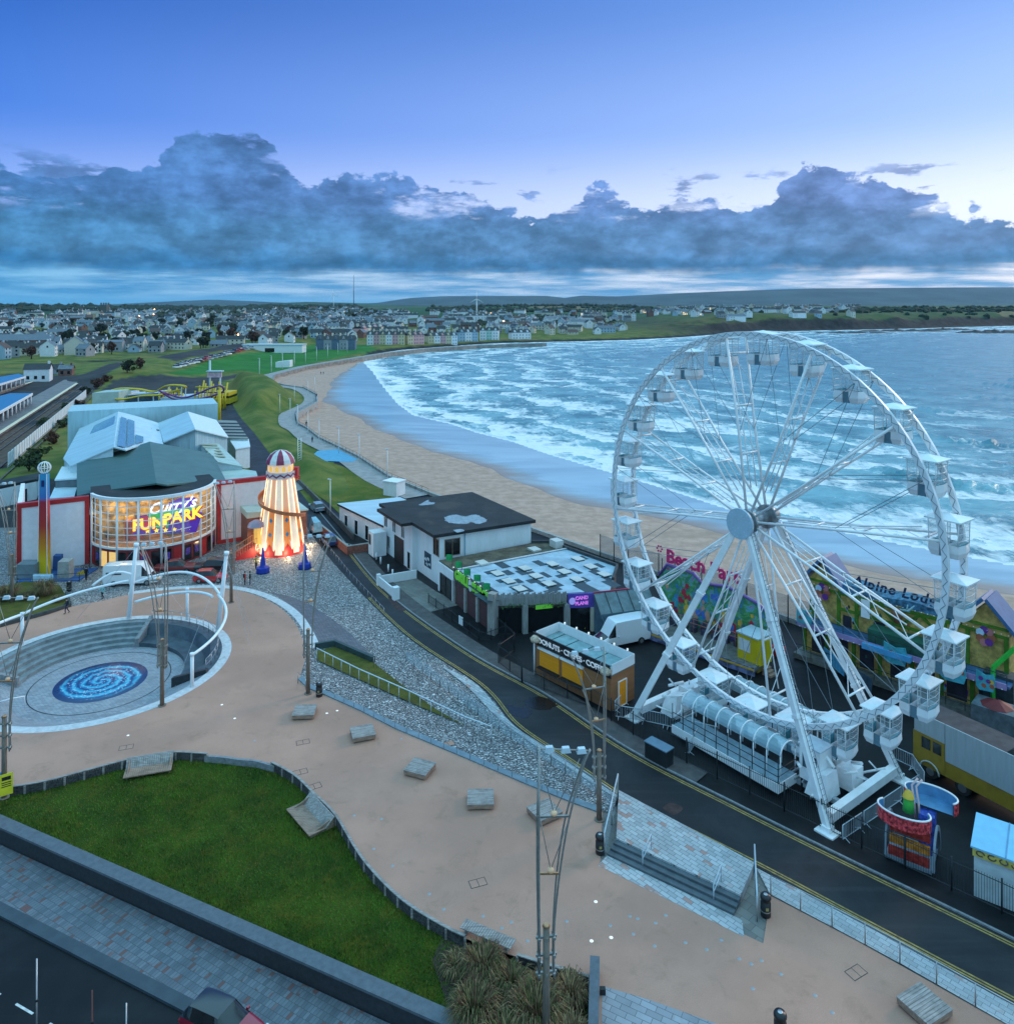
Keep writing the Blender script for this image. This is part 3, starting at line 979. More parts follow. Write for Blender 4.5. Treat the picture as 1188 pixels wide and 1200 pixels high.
# yard and footways north of the road (one asphalt sheet reaching the sea wall)
back = [Vector((p[0],p[1],0)) for p in seawall[-8:]]
mb = MB()
yard = [p for p in road_r] + [Vector((64,30,0))] + back[::-1]
mb.poly([(p.x,p.y) for p in yard],0.0)
struct(mb.build('yard',MATS['asphalt_dark']))
mb = MB()
mb.poly([(p.x,p.y) for p in road_l] + [(p.x,p.y) for p in (road_r + [Vector((45,26,0))])[::-1]],0.004)
struct(mb.build('road',MATS['asphalt']))
def offset_line(pl,d):
 o = []
 for i,p in enumerate(pl):
  a = pl[max(0,i - 1)]
  b = pl[min(len(pl) - 1,i + 1)]
  t_ = (b - a).normalized()
  o.append(p + Vector((-t_.y,t_.x,0)) * d)
 return o
def ribbon(name,pl,d0,d1,z,mat,z1=None):
 A = offset_line(pl,d0)
 B = offset_line(pl,d1)
 mb = MB()
 for p in A + B:
  p.z = z
 mb.strip(B,A) if d0 < d1 else mb.strip(A,B)
 return struct(mb.build(name,mat))
for d in (.22,.42):
 ribbon('road_marking',road_l[20:],d,d + .10,.009,MATS['road_yellow'])
for d in (-.22,-.42):
 ribbon('road_marking',road_r[8:],d - .10,d,.009,MATS['road_yellow'])
mb = MB()
mb.wall([(p.x,p.y) for p in offset_line(road_r,.075)],0.0,.10,.15)
struct(mb.build('kerb',MATS['granite']))
mb = MB()
put_text(mb,'SLOW',G(402,636,.012),(-.80,.60,0),(.6,-.8,0),2.3,.001,sp=1.0)
struct(mb.build('road_marking',MATS['road_white']))
P('wet_stain',(.006,.006,.008),.25,var=.2)
P('patch_rust',(.055,.028,.026),.8,var=.3)
for pts_,mt_,seed_ in (([(613,822),(630,816),(648,822),(652,828),(636,832),(618,829)],'wet_stain',3),([(592,826),(606,828),(622,832),(618,841),(604,840),(596,834)],'wet_stain',4),([(776,947),(786,941),(800,947),(790,955)],'patch_rust',5),([(545,742 - 8),(551,733),(553,737),(547,739)],'wet_stain',6),([(455,690),(470,700),(480,712),(468,716),(456,704)],'patch_rust',7)):
 rr_ = random.Random(seed_)
 pl_ = spline([G(x,y,.012) for x,y in pts_ + pts_[:1]],5)[:-1]
 if mt_ == 'wet_stain':
  pl_ = [p + Vector((rr_.uniform(-.12,.12),rr_.uniform(-.12,.12),0)) for p in pl_]
 mb = MB()
 mb.poly([(p.x,p.y) for p in pl_],.012)
 struct(mb.build('road_patch',MATS[mt_]))
# plaza
lawn_top = [(-60,934),(0,927),(50,919),(100,906),(145,894),(175,888),(207,884),(243,886),(280,890),(318,896),(345,911),(368,933),(393,958),(425,1010),(470,1057),(520,1089),
   (575,1111),(640,1133),(690,1148)]
lawn_top_w = spline([G(*p) for p in lawn_top],5)
plaza_top = [(-120,770),(0,734),(80,712),(120,704),(150,697),(190,692),(235,689),(268,690),(298,697),(325,710),(344,728),(354,748),(358,770),(352,795),(364,806)]
bank_edge = [(380,812),(425,832),(466,853),(545,886),(620,918),(672,939),(705,951)]
pl_edge = [(706,951),(703,1014),(894,1106),(903,1050),(1008,1105),(1070,1140),(1175,1199),(1330,1285)]
outer = lawn_top_w + [G(x,y) for x,y in [(700,1136),(690,1230),(690,1330),(1330,1400)]] + [G(*p) for p in pl_edge[::-1]] + [G(*p) for p in bank_edge[::-1]] + spline([G(*p) for p in plaza_top[::-1]],4)
mb = MB()
mb.poly([(p.x,p.y) for p in outer],0.004,0,[[(p.x,p.y) for p in arc(POOL,POOL_R + .9,0,360,72)[:-1]]])
struct(mb.build('plaza',MATS['gravel']))
mb = MB()
under = lawn_top_w + [G(690,1330),G(1330,1400),G(1420,1300)] + [p for p in road_l[2:]][::-1] + [G(330,612),G(-200,622),G(-200,900)]
mb.poly([(p.x,p.y) for p in under],-.03,0,[[(p.x,p.y) for p in arc(POOL,POOL_R + .5,0,360,48)[:-1]]])
struct(mb.build('sub_base',MATS['concrete_flags']))
# apron of rough stone between plaza, road and buildings
apron = spline([G(*p) for p in plaza_top],4) + [G(x,y) for x,y in bank_edge] + [G(*p) for p in [(716,953),(727,925)]] + [p for p in road_l[3:57]][::-1] + [G(x,y) for x,y in [(352,606),(330,612),(250,622),(-200,622)]]
mb = MB()
mb.poly([(p.x,p.y) for p in apron],0.0)
struct(mb.build('stone_apron',MATS['cobbles']))
# asphalt lane past the end of the arcade, towards the promenade path
mb = MB()
lane = spline([G(*p) for p in [(352,608),(330,575),(300,532),(284,508),(268,487),(258,466),(250,452)]],4)
mb.strip(offset_line(lane,3.2),offset_line(lane,-3.0))
for i,v in enumerate(mb.v):
 mb.v[i] = (v[0],v[1],0.03)
struct(mb.build('lane',MATS['asphalt']))
# promenade path beside the sea wall
prom_in = [(320,443),(345,436),(380,428),(412,422),(430,418)]
pw = [Vector((p[0],p[1],0)) for p in seawall[7:22]]
pw = spline(pw,3)
mb = MB()
A_,B_ = offset_line(pw,-.2),offset_line(pw,-5.2)
for p in A_ + B_:
 p.z = .12
mb.strip(A_,B_)
struct(mb.build('promenade',P('prom_concrete',(.30,.28,.27),.8,var=.15,scale=.6,dirt=.3)))
fw = [Vector((p[0],p[1],0)) for p in seawall[:9]]
mb = MB()
A_,B_ = offset_line(fw,-.2),offset_line(fw,-6.0)
for p in A_ + B_:
 p.z = .25
mb.strip(A_,B_)
struct(mb.build('promenade',MATS['prom_concrete']))
mb = MB()
mb.poly([G(x,y) for x,y in [(361,539),(372,529),(396,527),(419,539),(412,542),(385,541)]],.14)
struct(mb.build('path',P('blue_surface',(.10,.34,.50),.5,var=.1,dirt=.2)))
mb = MB()
mb.poly(spline([G(*p) for p in [(361,539),(352,547),(344,556),(332,562),(342,576),(362,571),(378,562),(375,552),(374,546),(385,541)]],3),.10)
struct(mb.build('path',MATS['prom_concrete']))
# grass between lane and promenade
mb = MB()
gp = spline([G(*p) for p in [(352,566),(375,558),(376,545),(388,543),(404,548),(424,560),(450,575),(470,590),(452,602),(425,604),(404,606),(385,590)]],3)
gp = [(p.x,p.y) for p in gp]
mb.poly(gp,.07)
struct(mb.build('grass',MATS['bank_grass']))
mb = MB()
mb.wall([G(x,y) for x,y in [(346,563),(372,589),(396,614),(414,633)]],0,.95,.25)
o = mb.build('garden_wall',P('wall_dark',(.10,.095,.09),.85,var=.3))
tag(o,'low dark wall along the grass behind the striped slide tower','wall')
# ---- the lawn, its granite wall, the lower footway and road
def lw(s_,n_,z):
 p = LAWN_WALL[0] + lw_d * s_ + lw_n * n_
 return Vector((p.x,p.y,z))
mb = MB()
lawn = [(p.x,p.y) for p in lawn_top_w] + [(p.x,p.y) for p in (G(690,1260),)] + [lw(s_,-.75,0).xy for s_ in (60,30,0,-20)]
mb.poly(lawn,-.45)
lawn_o = struct(mb.build('lawn',MATS['lawn']))
bl_r = random.Random(77)
lp_ = [Vector((p[0],p[1])) for p in lawn]
def in_lawn(x,y):
 c = False
 for i in range(len(lp_)):
  a,b = lp_[i - 1],lp_[i]
  if (a.y > y) != (b.y > y) and x < (b.x - a.x) * (y - a.y) / (b.y - a.y) + a.x:
   c = not c
 return c
x0,x1,y0,y1 = (min(p.x for p in lp_),max(p.x for p in lp_),min(p.y for p in lp_),max(p.y for p in lp_))
mb = MB()
while len(mb.f) < 52000:
 x,y = bl_r.uniform(max(x0,-38),x1),bl_r.uniform(y0,y1)
 if not in_lawn(x,y):
  continue
 a = bl_r.uniform(0,2 * PI)
 h_ = bl_r.uniform(.05,.13) * (1.25 + noise.noise((x * .3,y * .3,0)))
 w_ = bl_r.uniform(.012,.03)
 dx,dy = math.cos(a) * w_,math.sin(a) * w_
 q = len(mb.v)
 mb.v += [(x - dx,y - dy,-.45),(x + dx,y + dy,-.45),(x + dy * 2.5,y - dx * 2.5,-.45 + h_)]
 mb.f.append((q,q + 1,q + 2))
 mb.mi.append(0 if bl_r.random() < .86 else 1)
 mb.sm.append(False)
struct(mb.build('grass_blades',[P('blade_lawn',(.062,.135,.006),.8,var=.4,scale=.5),P('blade_dry',(.17,.14,.03),.8,var=.3)]),'stuff')
mb = MB()
mb.wall(spline([G(*p) for p in [(240,886),(262,887.5),(280,890),(300,892),(322,898)]],4),-.5,.03,.22)
struct(mb.build('kerb',MATS['granite']))
LZ = -1.15
mb = MB()
mb.wall([lw(-25,-.35,0),lw(70,-.35,0)],LZ - .3,-.12,.70,0)
o = mb.build('granite_wall',[MATS['granite_dark']])
k = MB()
k.wall([lw(-25,-.35,0),lw(70,-.35,0)],-.12,.02,.86,0)
k.build('coping',MATS['granite_top'],o)
tag(o,'long dark granite wall with pale coping between the lawn and the lower pavement','wall')
mb = MB()
mb.add([lw(-25,0.05,LZ),lw(70,.05,LZ),lw(70,3.15,LZ),lw(-25,3.15,LZ)],[(3,2,1,0)])
struct(mb.build('pavement',MATS['paving_low']))
mb = MB()
mb.wall([lw(-25,3.5,0),lw(70,3.5,0)],LZ - .4,LZ + .004,.70)
struct(mb.build('kerb',P('kerb_dark',(.045,.06,.075),.5,var=.15)))
mb = MB()
mb.add([lw(-25,3.4,LZ - .14),lw(70,3.4,LZ - .14),lw(70,16,LZ - .14),lw(-25,16,LZ - .14)],[(3,2,1,0)])
struct(mb.build('lower_road',MATS['asphalt_dark']))
mb = MB()
for k in range(-4,14):
 s_ = 3.2 + k * 2.62
 mb.add([lw(s_,7.0,LZ - .135),lw(s_ + 1.35,7.0,LZ - .135),lw(s_ + 1.35,7.12,LZ - .135),lw(s_,7.12,LZ - .135)],[(3,2,1,0)])
struct(mb.build('road_marking',MATS['road_white']))
# ---- sunken pool
pc = POOL
pool = thing('sunken_pool','round sunken paved amphitheatre with stepped sides and a blue whirlpool floor','amphitheatre',(pc.x,pc.y,0))
mb = MB()
mb.poly([(p.x,p.y) for p in arc(pc,POOL_R + .92,0,360,72)[:-1]],.012,0,[[(p.x,p.y) for p in arc(pc,POOL_R - .02,0,360,72)[:-1]]])
mb.build('rim',MATS['kerb_pale'],pool)
PZ = -1.6
mb = MB()
mb.poly([(p.x,p.y) for p in arc(pc,7.6,0,360,72)[:-1]],PZ)
mb.build('floor',MATS['paving_ring'],pool)
mb = MB()
mb.lathe([(6.15,PZ + .006),(6.25,PZ + .006)],(pc.x,pc.y,0),64)
mb.build('drain_channel',MATS['dark_steel'],pool)
mb = MB()
mb.lathe([(4.1,0),(4.06,.012),(0,.014)],(pc.x,pc.y,PZ + .004),64)
mo = mb.build('mosaic',MATS['mosaic'],pool)
# nearside ramp
mb = MB()
mb.lathe([(7.5,PZ),(POOL_R,-.01)],(pc.x,pc.y,0),40,0,True,R(188),R(352))
mb.build('ramp',MATS['paving_ring'],pool)
# left: stepped seating
mb = MB()
prof = [(7.5,PZ - .1)]
for k in range(5):
 r0 = 7.5 + k * .70
 prof += [(r0,PZ + (k + 1) * .31),(r0 + .70,PZ + (k + 1) * .31)]
prof[-1] = (POOL_R,PZ + 5 * .31)
prof.append((POOL_R,.012))
mb.lathe(prof,(pc.x,pc.y,0),26,0,False,R(92),R(188))
mb.build('stepped_seating',P('step_stone',(.20,.235,.25),.6,var=.22,scale=1.2,dirt=.35),pool)
# right back: curved dark wall with a ledge
mb = MB()
mb.lathe([(7.5,PZ - .1),(7.5,PZ + .42),(8.7,PZ + .42),(9.3,PZ + .50),(9.9,-.05),(10.3,.012),(POOL_R,.012)],(pc.x,pc.y,0),40,0,False,R(-8),R(90))
mb.build('curved_wall',P('pool_slate',(.055,.075,.095),.45,var=.3,scale=1.0),pool)
def fin(name,ang,mat,h0=.05):
 mb = MB()
 a = R(ang)
 u = Vector((math.cos(a),math.sin(a),0))
 w = Vector((-u.y,u.x,0)) * .22
 P0 = Vector((pc.x,pc.y,0))
 q = [P0 + u * 7.45,P0 + u * (POOL_R)]
 mb.hexa([q[0] - w + Vector((0,0,PZ)),q[1] - w + Vector((0,0,PZ)),q[1] + w + Vector((0,0,PZ)),q[0] + w + Vector((0,0,PZ))],
   [q[0] - w + Vector((0,0,PZ + .9)),q[1] - w + Vector((0,0,.35)),q[1] + w + Vector((0,0,.35)),q[0] + w + Vector((0,0,PZ + .9))])
 mb.build(name,mat,pool)
fin('end_wall',91,MATS['granite'])
fin('end_wall',-8,MATS['granite_dark'])
fin('end_wall',188,MATS['granite'])
# handrail round the back
def railing(name,pts,h,label,post=.035,rail=.03,mids=(),every=1,mat=None,parent=None,cat='railing',group=None,glass=None,base=None):
 """posts, rails and optional glass panels along ground points"""
 mat = mat or MATS['steel']
 o = parent or thing(name,label,cat,pts[0])
 if parent is None and group:
  o['group'] = group
 up = Vector((0,0,h))
 mb = MB()
 mb.tube([p + up for p in pts],rail,6)
 mb.build('top_rail',mat,o)
 for q in mids:
  mb = MB()
  mb.tube([p + Vector((0,0,q)) for p in pts],rail * .6,4)
  mb.build('mid_rail',mat,o)
 P0 = None
 for i in range(0,len(pts),every):
  mb = MB()
  mb.tube([pts[i],pts[i] + up],post,5)
  mb.build('post',mat,o)
 if glass:
  mb = MB()
  for a,b in zip(pts[:-1],pts[1:]):
   d = (b - a) * .04
   z0,z1 = Vector((0,0,.10)),Vector((0,0,h - .08))
   mb.wall([a + d,b - d],[a.z + .1,b.z + .1],[a.z + h - .08,b.z + h - .08],.02)
  mb.build('glass_panel',glass,o)
 return o
railing('handrail',arc(pc,10.65,-6,90,15,.012),1.05,'curved steel handrail round the back right rim of the sunken pool',mids=(.5,))
# flat paving in front of the amphitheatre, brick fan between plaza and rough stone
mb = MB()
fan = [G(x,y) for x,y in [(318,694),(340,699),(362,708),(390,726),(410,742),(424,756),(434,768),(436,777),(374,757),(366,742),(352,722),(338,708)]]
mb.poly(fan,.006)
struct(mb.build('brick_fan',MATS['paving_brick']))
mb = MB()
kb = spline([G(x,y) for x,y in [(150,697),(190,692),(235,689),(268,690),(298,696),(325,708),(345,724),(358,745),(364,760)]],4)
A_,B_ = offset_line(kb,0),offset_line(kb,.95)
for p in A_ + B_:
 p.z = .010
mb.strip(B_,A_)
struct(mb.build('kerb',MATS['kerb_pale']))
# planted wedge with its dark retaining wall and mossy grass
wedge = [G(x,y) for x,y in [(371,764),(392,759),(438,778),(470,803),(510,832),(545,852),(572,864),(480,824),(420,797),(372,775)]]
mb = MB()
mb.poly([(p.x,p.y) for p in wedge],.10)
struct(mb.build('grass',MATS['moss_bed']))
mb = MB()
mb.wall([G(x,y) for x,y in [(369,761),(392,757),(438,777)]],0,.60,.35)
o = mb.build('planter_wall',P('planter_slate',(.035,.06,.06),.5,var=.2))
tag(o,'low dark slate wall at the top of the mossy wedge bed','wall')
# pale footway strip beside the road
mb = MB()
A_ = [G(x,y) for x,y in [(520,782),(560,804),(602,851),(665,894),(727,936)]]
B_ = [G(x,y) for x,y in [(520,784),(548,806),(590,848),(655,893),(718,934)]]
A_,B_ = spline(A_,4),spline(B_,4)
for p in A_ + B_:
 p.z = .06
mb.strip(B_,A_)
struct(mb.build('pavement',MATS['paving_blue']))
# stone edging along the plaza side of the bank
mb = MB()
mb.wall([G(x,y) for x,y in [(352,795),(364,806),(380,812),(425,832),(466,853),(545,886),(620,918),(672,939),(705,951)]],0,.10,.55)
struct(mb.build('kerb',P('edging_blue',(.17,.22,.26),.55,var=.15)))
# ---- paved slab with steps down to the plaza
SH = .42
slab = [G(725,926,SH - .0),G(800,966,SH),G(884,1011,SH),G(868,1049,SH),G(795,1016,SH),G(722,982,SH)]
mb = MB()
mb.prism([(p.x,p.y) for p in slab],-.2,SH)
struct(mb.build('terrace',MATS['paving_blue']))
e0,e1 = slab[5].copy(),slab[3].copy()
e0.z = e1.z = 0
sdv = (e1 - e0).normalized()
sn = Vector((sdv.y,-sdv.x,0))
if sn.y > 0:
 sn = -sn
steps = thing('steps','flight of dark steps from the plaza up to the blue paved terrace','steps',e0)
for k in range(3):
 a,b = e0 + sn * (.42 * k + .012),e1 + sn * (.42 * k + .012)
 c,d = b + sn * .40,a + sn * .40
 mb = MB()
 mb.prism([(p.x,p.y) for p in (a,b,c,d)],-.2,SH - .105 * (k + 1))
 mb.build('step',P('step_dark',(.085,.105,.12),.55,var=.2),steps)
 mb = MB()
 q = [a + sn * .36,b + sn * .36,c,d]
 mb.prism([(p.x,p.y) for p in q],SH - .105 * (k + 1),SH - .105 * (k + 1) + .004)
 mb.build('nosing',MATS['granite_dark'],steps)
mb = MB()
mb.add([p + Vector((0,0,.012)) for p in (e0 + sn * 1.26,e1 + sn * 1.26 + sdv * .5,e1 + sn * 2.35 + sdv * 1.0,e0 + sn * 2.35)],[(3,2,1,0)])
struct(mb.build('pavement',MATS['paving_blue']))
# footway behind the right-hand glass railing
mb = MB()
A_ = spline([G(x,y) for x,y in [(886,1018),(1010,1084),(1188,1180),(1420,1303)]],4)
B_ = spline([G(x,y) for x,y in [(902,1049),(1008,1105),(1070,1139),(1175,1199),(1330,1286)]],4)
A_,B_ = resample(A_,20),resample(B_,20)
for p in A_ + B_:
 p.z = .05
mb.strip(B_,A_)
struct(mb.build('pavement',MATS['paving_blue']))
# paved landing at the bottom edge
mb = MB()
mb.poly([G(x,y) for x,y in [(706,1156),(760,1172),(850,1204),(850,1330),(700,1330)]],.010)
struct(mb.build('pavement',MATS['paving_step']))
# ------------------------------------------------------------------ plaza furniture
def along(pts,step):
 L = sum((b - a).length for a,b in zip(pts[:-1],pts[1:]))
 return resample([Vector(p) for p in pts],max(2,int(round(L / step)) + 1))
def gp(px,z=0.0):
 return [G(x,y,z) for x,y in px]
# timber retaining walls of upright boards between plaza and lawn
def timber_wall(pts,label):
 o = thing('timber_wall',label,'wall',(pts[0].x,pts[0].y,-.45))
 fine = along(pts,.16)
 mb = MB()
 for i,(a,b) in enumerate(zip(fine[:-1],fine[1:])):
  d = (b - a) * .05
  j = random.Random(i).uniform(-.03,.03)
  mb.wall([a + d,b - d],-.5,.17 + j,.09)
 mb.build('boards',MATS['timber_dark'],o)
 mb = MB()
 mb.wall([(p.x,p.y) for p in along(pts,.8)],.17,.225,.17)
 mb.build('capping',MATS['timber_grey'],o)
 for p in along(pts,1.25):
  mb = MB()
  mb.box((p.x,p.y - .07,-.5),(.12,.12,.64))
  mb.build('post',MATS['timber_grey'],o)
 return o
timber_wall(spline(gp([(-40,932),(0,927),(50,919),(100,906),(145,894),(175,888),(207,884),(243,886)]),4),'curved timber board wall along the left part of the lawn edge')
timber_wall(spline(gp([(318,896),(345,911),(368,933),(393,958),(425,1010),(470,1057),(520,1089),(545,1101)]),4),'long curved timber board wall down the right side of the lawn')
timber_wall(gp([(606,1123),(640,1134),(690,1149)]),'short timber board wall behind the tall grasses by the stone block')
# timber loungers built against the walls
def lounger(a,b,label,seat=1.15,seatz=-.22):
 """a, b: ends of the top of the back on the wall line"""
 u = (b - a).normalized()
 n = Vector((u.y,-u.x,0))
 o = thing('timber_lounger',label,'bench',((a + b) / 2).to_tuple()[:2] + (-.45,),0,'timber loungers along the lawn')
 W_ = (b - a).length
 nb = int(W_ / .15)
 back,st = MB(),MB()
 for k in range(nb):
  p,q = a + u * (W_ * (k + .06) / nb),a + u * (W_ * (k + .94) / nb)
  t0,t1 = Vector((0,0,.32)),Vector((0,0,seatz))
  th = n * .06
  back.hexa([p + t1 + n * .75,q + t1 + n * .75,q + t1 + n * .75 + th,p + t1 + n * .75 + th],[p + t0 + n * .1,q + t0 + n * .1,q + t0 + n * .1 + th,p + t0 + n * .1 + th])
  f = Vector((0,0,seatz))
  st.hexa([p + n * .82 + f,q + n * .82 + f,q + n * (.82 + seat) + f,p + n * (.82 + seat) + f],
    [p + n * .82 + f + Vector((0,0,.05)),q + n * .82 + f + Vector((0,0,.05)),q + n * (.82 + seat) + f + Vector((0,0,.07)),p + n * (.82 + seat) + f + Vector((0,0,.07))])
 back.build('backrest',MATS['timber_grey'],o)
 st.build('seat',MATS['timber_brown'],o)
 for s_ in (.06,.94):
  p = a + u * W_ * s_
  mb = MB()
  mb.hexa([p + n * .1 + Vector((0,0,-.5)),p + n * 1.8 + Vector((0,0,-.5)),p + n * 1.8 + u * .08 + Vector((0,0,-.5)),p + n * .1 + u * .08 + Vector((0,0,-.5))],
    [p + n * .1 + Vector((0,0,.25)),p + n * 1.8 + Vector((0,0,seatz - .01)),p + n * 1.8 + u * .08 + Vector((0,0,seatz - .01)),p + n * .1 + u * .08 + Vector((0,0,.25))])
  mb.build('side_frame',MATS['timber_brown'],o)
 return o
lounger(G(149,892),G(204,883),'wide timber lounger on the lawn against the far curved wall')
lounger(G(366,932),G(394,962),'timber lounger facing left on the lawn against the right hand wall')
# bench on the wall above the grasses
o = thing('slatted_bench','long narrow slatted bench on the wall above the tall grasses','bench',G(575,1100))
a,b = G(545,1087),G(604,1112)
u = (b - a).normalized()
n = Vector((u.y,-u.x,0))
mb = MB()
L_ = (b - a).length
for k in range(22):
 p = a + u * (L_ * (k + .5) / 22)
 mb.bar(p - n * .1 + Vector((0,0,.42)),p + n * .62 + Vector((0,0,.42)),L_ / 22 * .82,.05)
mb.build('seat',MATS['timber_grey'],o)
for s_ in (.1,.5,.9):
 mb = MB()
 p = a + u * L_ * s_ + n * .25
 mb.box((p.x,p.y,0),(.12,.5,.395),0,math.atan2(u.y,u.x))
 mb.build('leg',MATS['granite'],o)
# square slatted platforms
def platform():
 o = thing('seat_block','x','bench',(0,0,0),0,'square timber seat blocks on the plaza')
 mb = MB()
 for k in range(11):
  mb.box((0,-.80 + k * .16,.40),(1.85,.145,.045))
 mb.build('slatted_top',MATS['timber_grey'],o)
 mb = MB()
 mb.box((0,0,.10),(1.80,1.70,.298))
 mb.build('body',MATS['timber_brown'],o)
 mb = MB()
 mb.box((0,0,.004),(1.5,1.4,.095))
 mb.build('plinth',MATS['granite_dark'],o)
 return o
pf = platform()
for i,(px,py,rz,lab) in enumerate([(357,838,5,'timber seat block beside the litter bin near the planted wedge, farthest of the row'),(425,863,20,'timber seat block tilted slightly, second from the far end of the row'),
          (492,905,-22,'timber seat block turned left, between the second and fourth of the row'),(563,941,2,'timber seat block standing square, left of the tall branching lamp mast'),
          (638,956,32,'timber seat block turned right, just behind the tall branching lamp mast'),(1083,1186,27,'timber seat block near the glass railing at the right bottom corner')]):
 o = pf if i == 0 else dup(pf)
 p = G(px,py)
 o.location = (p.x,p.y,.004)
 o.rotation_euler = (0,0,R(rz))
 o['label'] = lab
# litter bins
def bin_():
 o = thing('litter_bin','x','bin',(0,0,0),0,'black litter bins')
 mb = MB()
 mb.lathe([(.0,.0),(.27,.0),(.29,.04),(.29,.78),(.26,.80),(.26,.98),(.31,1.0),(.31,1.10),(.25,1.20),(.0,1.24)],n=20)
 mb.build('body',MATS['black_plastic'],o)
 mb = MB()
 mb.lathe([(.297,.3),(.297,.36)],n=20)
 mb.build('band',MATS['steel'],o)
 mb = MB()
 mb.box((0,-.285,.45),(.16,.02,.16))
 mb.build('emblem',P('bin_gold',(.35,.28,.10),.5),o)
 mb = MB()
 mb.lathe([(0,1.242),(.10,1.236),(.12,1.226)],n=14)
 mb.build('stub_plate',MATS['steel'],o)
 return o
bn = bin_()
for i,(px,py,lab) in enumerate([(374,816,'black litter bin at the corner of the rough stone bank below a lamp mast'),(703,1000,'black litter bin beside the left end of the dark steps'),
         (897,1073,'black litter bin beside the right end of the dark steps'),(914,1216,'black litter bin cut off by the bottom edge near the last seat block'),(81,693,'black litter bin behind the bushy bed near the high striker')]):
 o = bn if i == 0 else dup(bn)
 p = G(px,py)
 o.location = (p.x,p.y,.004)
 o['label'] = lab
# lamp masts
P('copper_cap',(.55,.30,.16),.4,.6)
P('lamp_glow',(.55,.40,.26),.5,emit=.08,ecol=(1,.62,.32))
def lamp_mast():
 o = thing('lamp_mast','x','street lamp',(0,0,0),0,'branching lamp masts on the plaza')
 mb = MB()
 mb.tube([(0,0,0),(0,0,5.75)],[.19,.16],12)
 mb.tube([(0,0,0),(0,0,.06)],.34,12)
 mb.build('pole',MATS['lamp_timber'],o)
 mb = MB()
 mb.tube([(0,0,5.751),(0,0,5.86)],[.19,.11],12)
 mb.build('cap',MATS['copper_cap'],o)
 for z in (3.5,4.35,5.2):
  mb = MB()
  mb.box((0,0,z),(1.0,.10,.10))
  mb.box((0,0,z + .001),(.10,.46,.098))
  for x in (-.36,.36):
   mb.tube([(x,-.22,z + .05),(x,.22,z + .05)],.075,8)
  mb.build('clamp',MATS['lamp_steel'],o)
 for s_ in (-1,1):
  mb = MB()
  mb.tube([(-.36,.12 * s_,3.3),(-.36,.12 * s_,5.6),(-.40,.22 * s_,8.2),(-.40,.24 * s_,10.5),(-.34,.06 * s_,14.3)],[.062,.062,.055,.05,.036],7)
  mb.build('rod',MATS['lamp_steel'],o)
  mb = MB()
  mb.tube(spline([(.36,.12 * s_,3.3),(.36,.12 * s_,5.6),(.58,.24 * s_,8.2),(1.02,.26 * s_,10.8),(1.75,.10 * s_,13.2),(2.15,.02 * s_,14.0)],4),.05,7)
  mb.build('rod',MATS['lamp_steel'],o)
 for z,xr in ((8.3,.62),(11.0,1.08)):
  mb = MB()
  mb.bar((-.42,0,z),(xr,0,z - .1),.09,.09)
  mb.build('cross_bar',MATS['copper_cap'] if z < 9 else MATS['lamp_steel'],o)
  mb = MB()
  mb.lathe([(0,0),(.14,.02),(.16,.14),(.08,.22),(0,.24)],(xr * .35,0,z),12)
  mb.build('uplight',MATS['lamp_glow'],o)
  for q in ((-.38,z + 3.0),(xr + .55,z + 2.6)):
   mb = MB()
   mb.tube([(xr * .35,0,z + .1),(q[0],0,q[1])],.022,5)
   mb.build('stay',MATS['lamp_steel'],o)
 mb = MB()
 mb.tube([(-.34,0,14.25),(2.12,0,13.95)],.035,6)
 mb.build('top_bar',MATS['lamp_steel'],o)
 for x in (.15,.95,1.72):
  mb = MB()
  z = 14.25 - (x + .34) * .122
  mb.hexa([(x - .24,-.15,z - .10),(x + .24,-.15,z - .10),(x + .24,.15,z - .10),(x - .24,.15,z - .10)],
    [(x - .17,-.11,z + .12),(x + .17,-.11,z + .12),(x + .17,.11,z + .12),(x - .17,.11,z + .12)])
  mb.build('lamp_head',MATS['pale_steel'],o)
 return o
lm = lamp_mast()
for i,(px,py,rz,lab) in enumerate([(640,1217,8,'tall branching steel lamp mast rising from the grasses in the foreground'),(190,827,172,'branching lamp mast on the near rim of the sunken pool'),
          (361,813,20,'branching lamp mast leaning right beside the bin and planted wedge'),(5,935,15,'branching lamp mast at the left edge carrying a yellow poster'),
          (702,961,190,'lamp mast by the corner of the blue paved terrace beside the road'),(271,706,175,'lamp mast in front of the pink wall and slide stairs'),
          (14,708,178,'lamp mast among the bushes before the high striker')]):
 o = lm if i == 0 else dup(lm)
 p = G(px,py)
 o.location = (p.x,p.y,.004 if i not in (0,) else -.4)
 o.rotation_euler = (0,0,R(rz))
 o['label'] = lab
 if i == 4:
  o.scale = (1,1,.82)
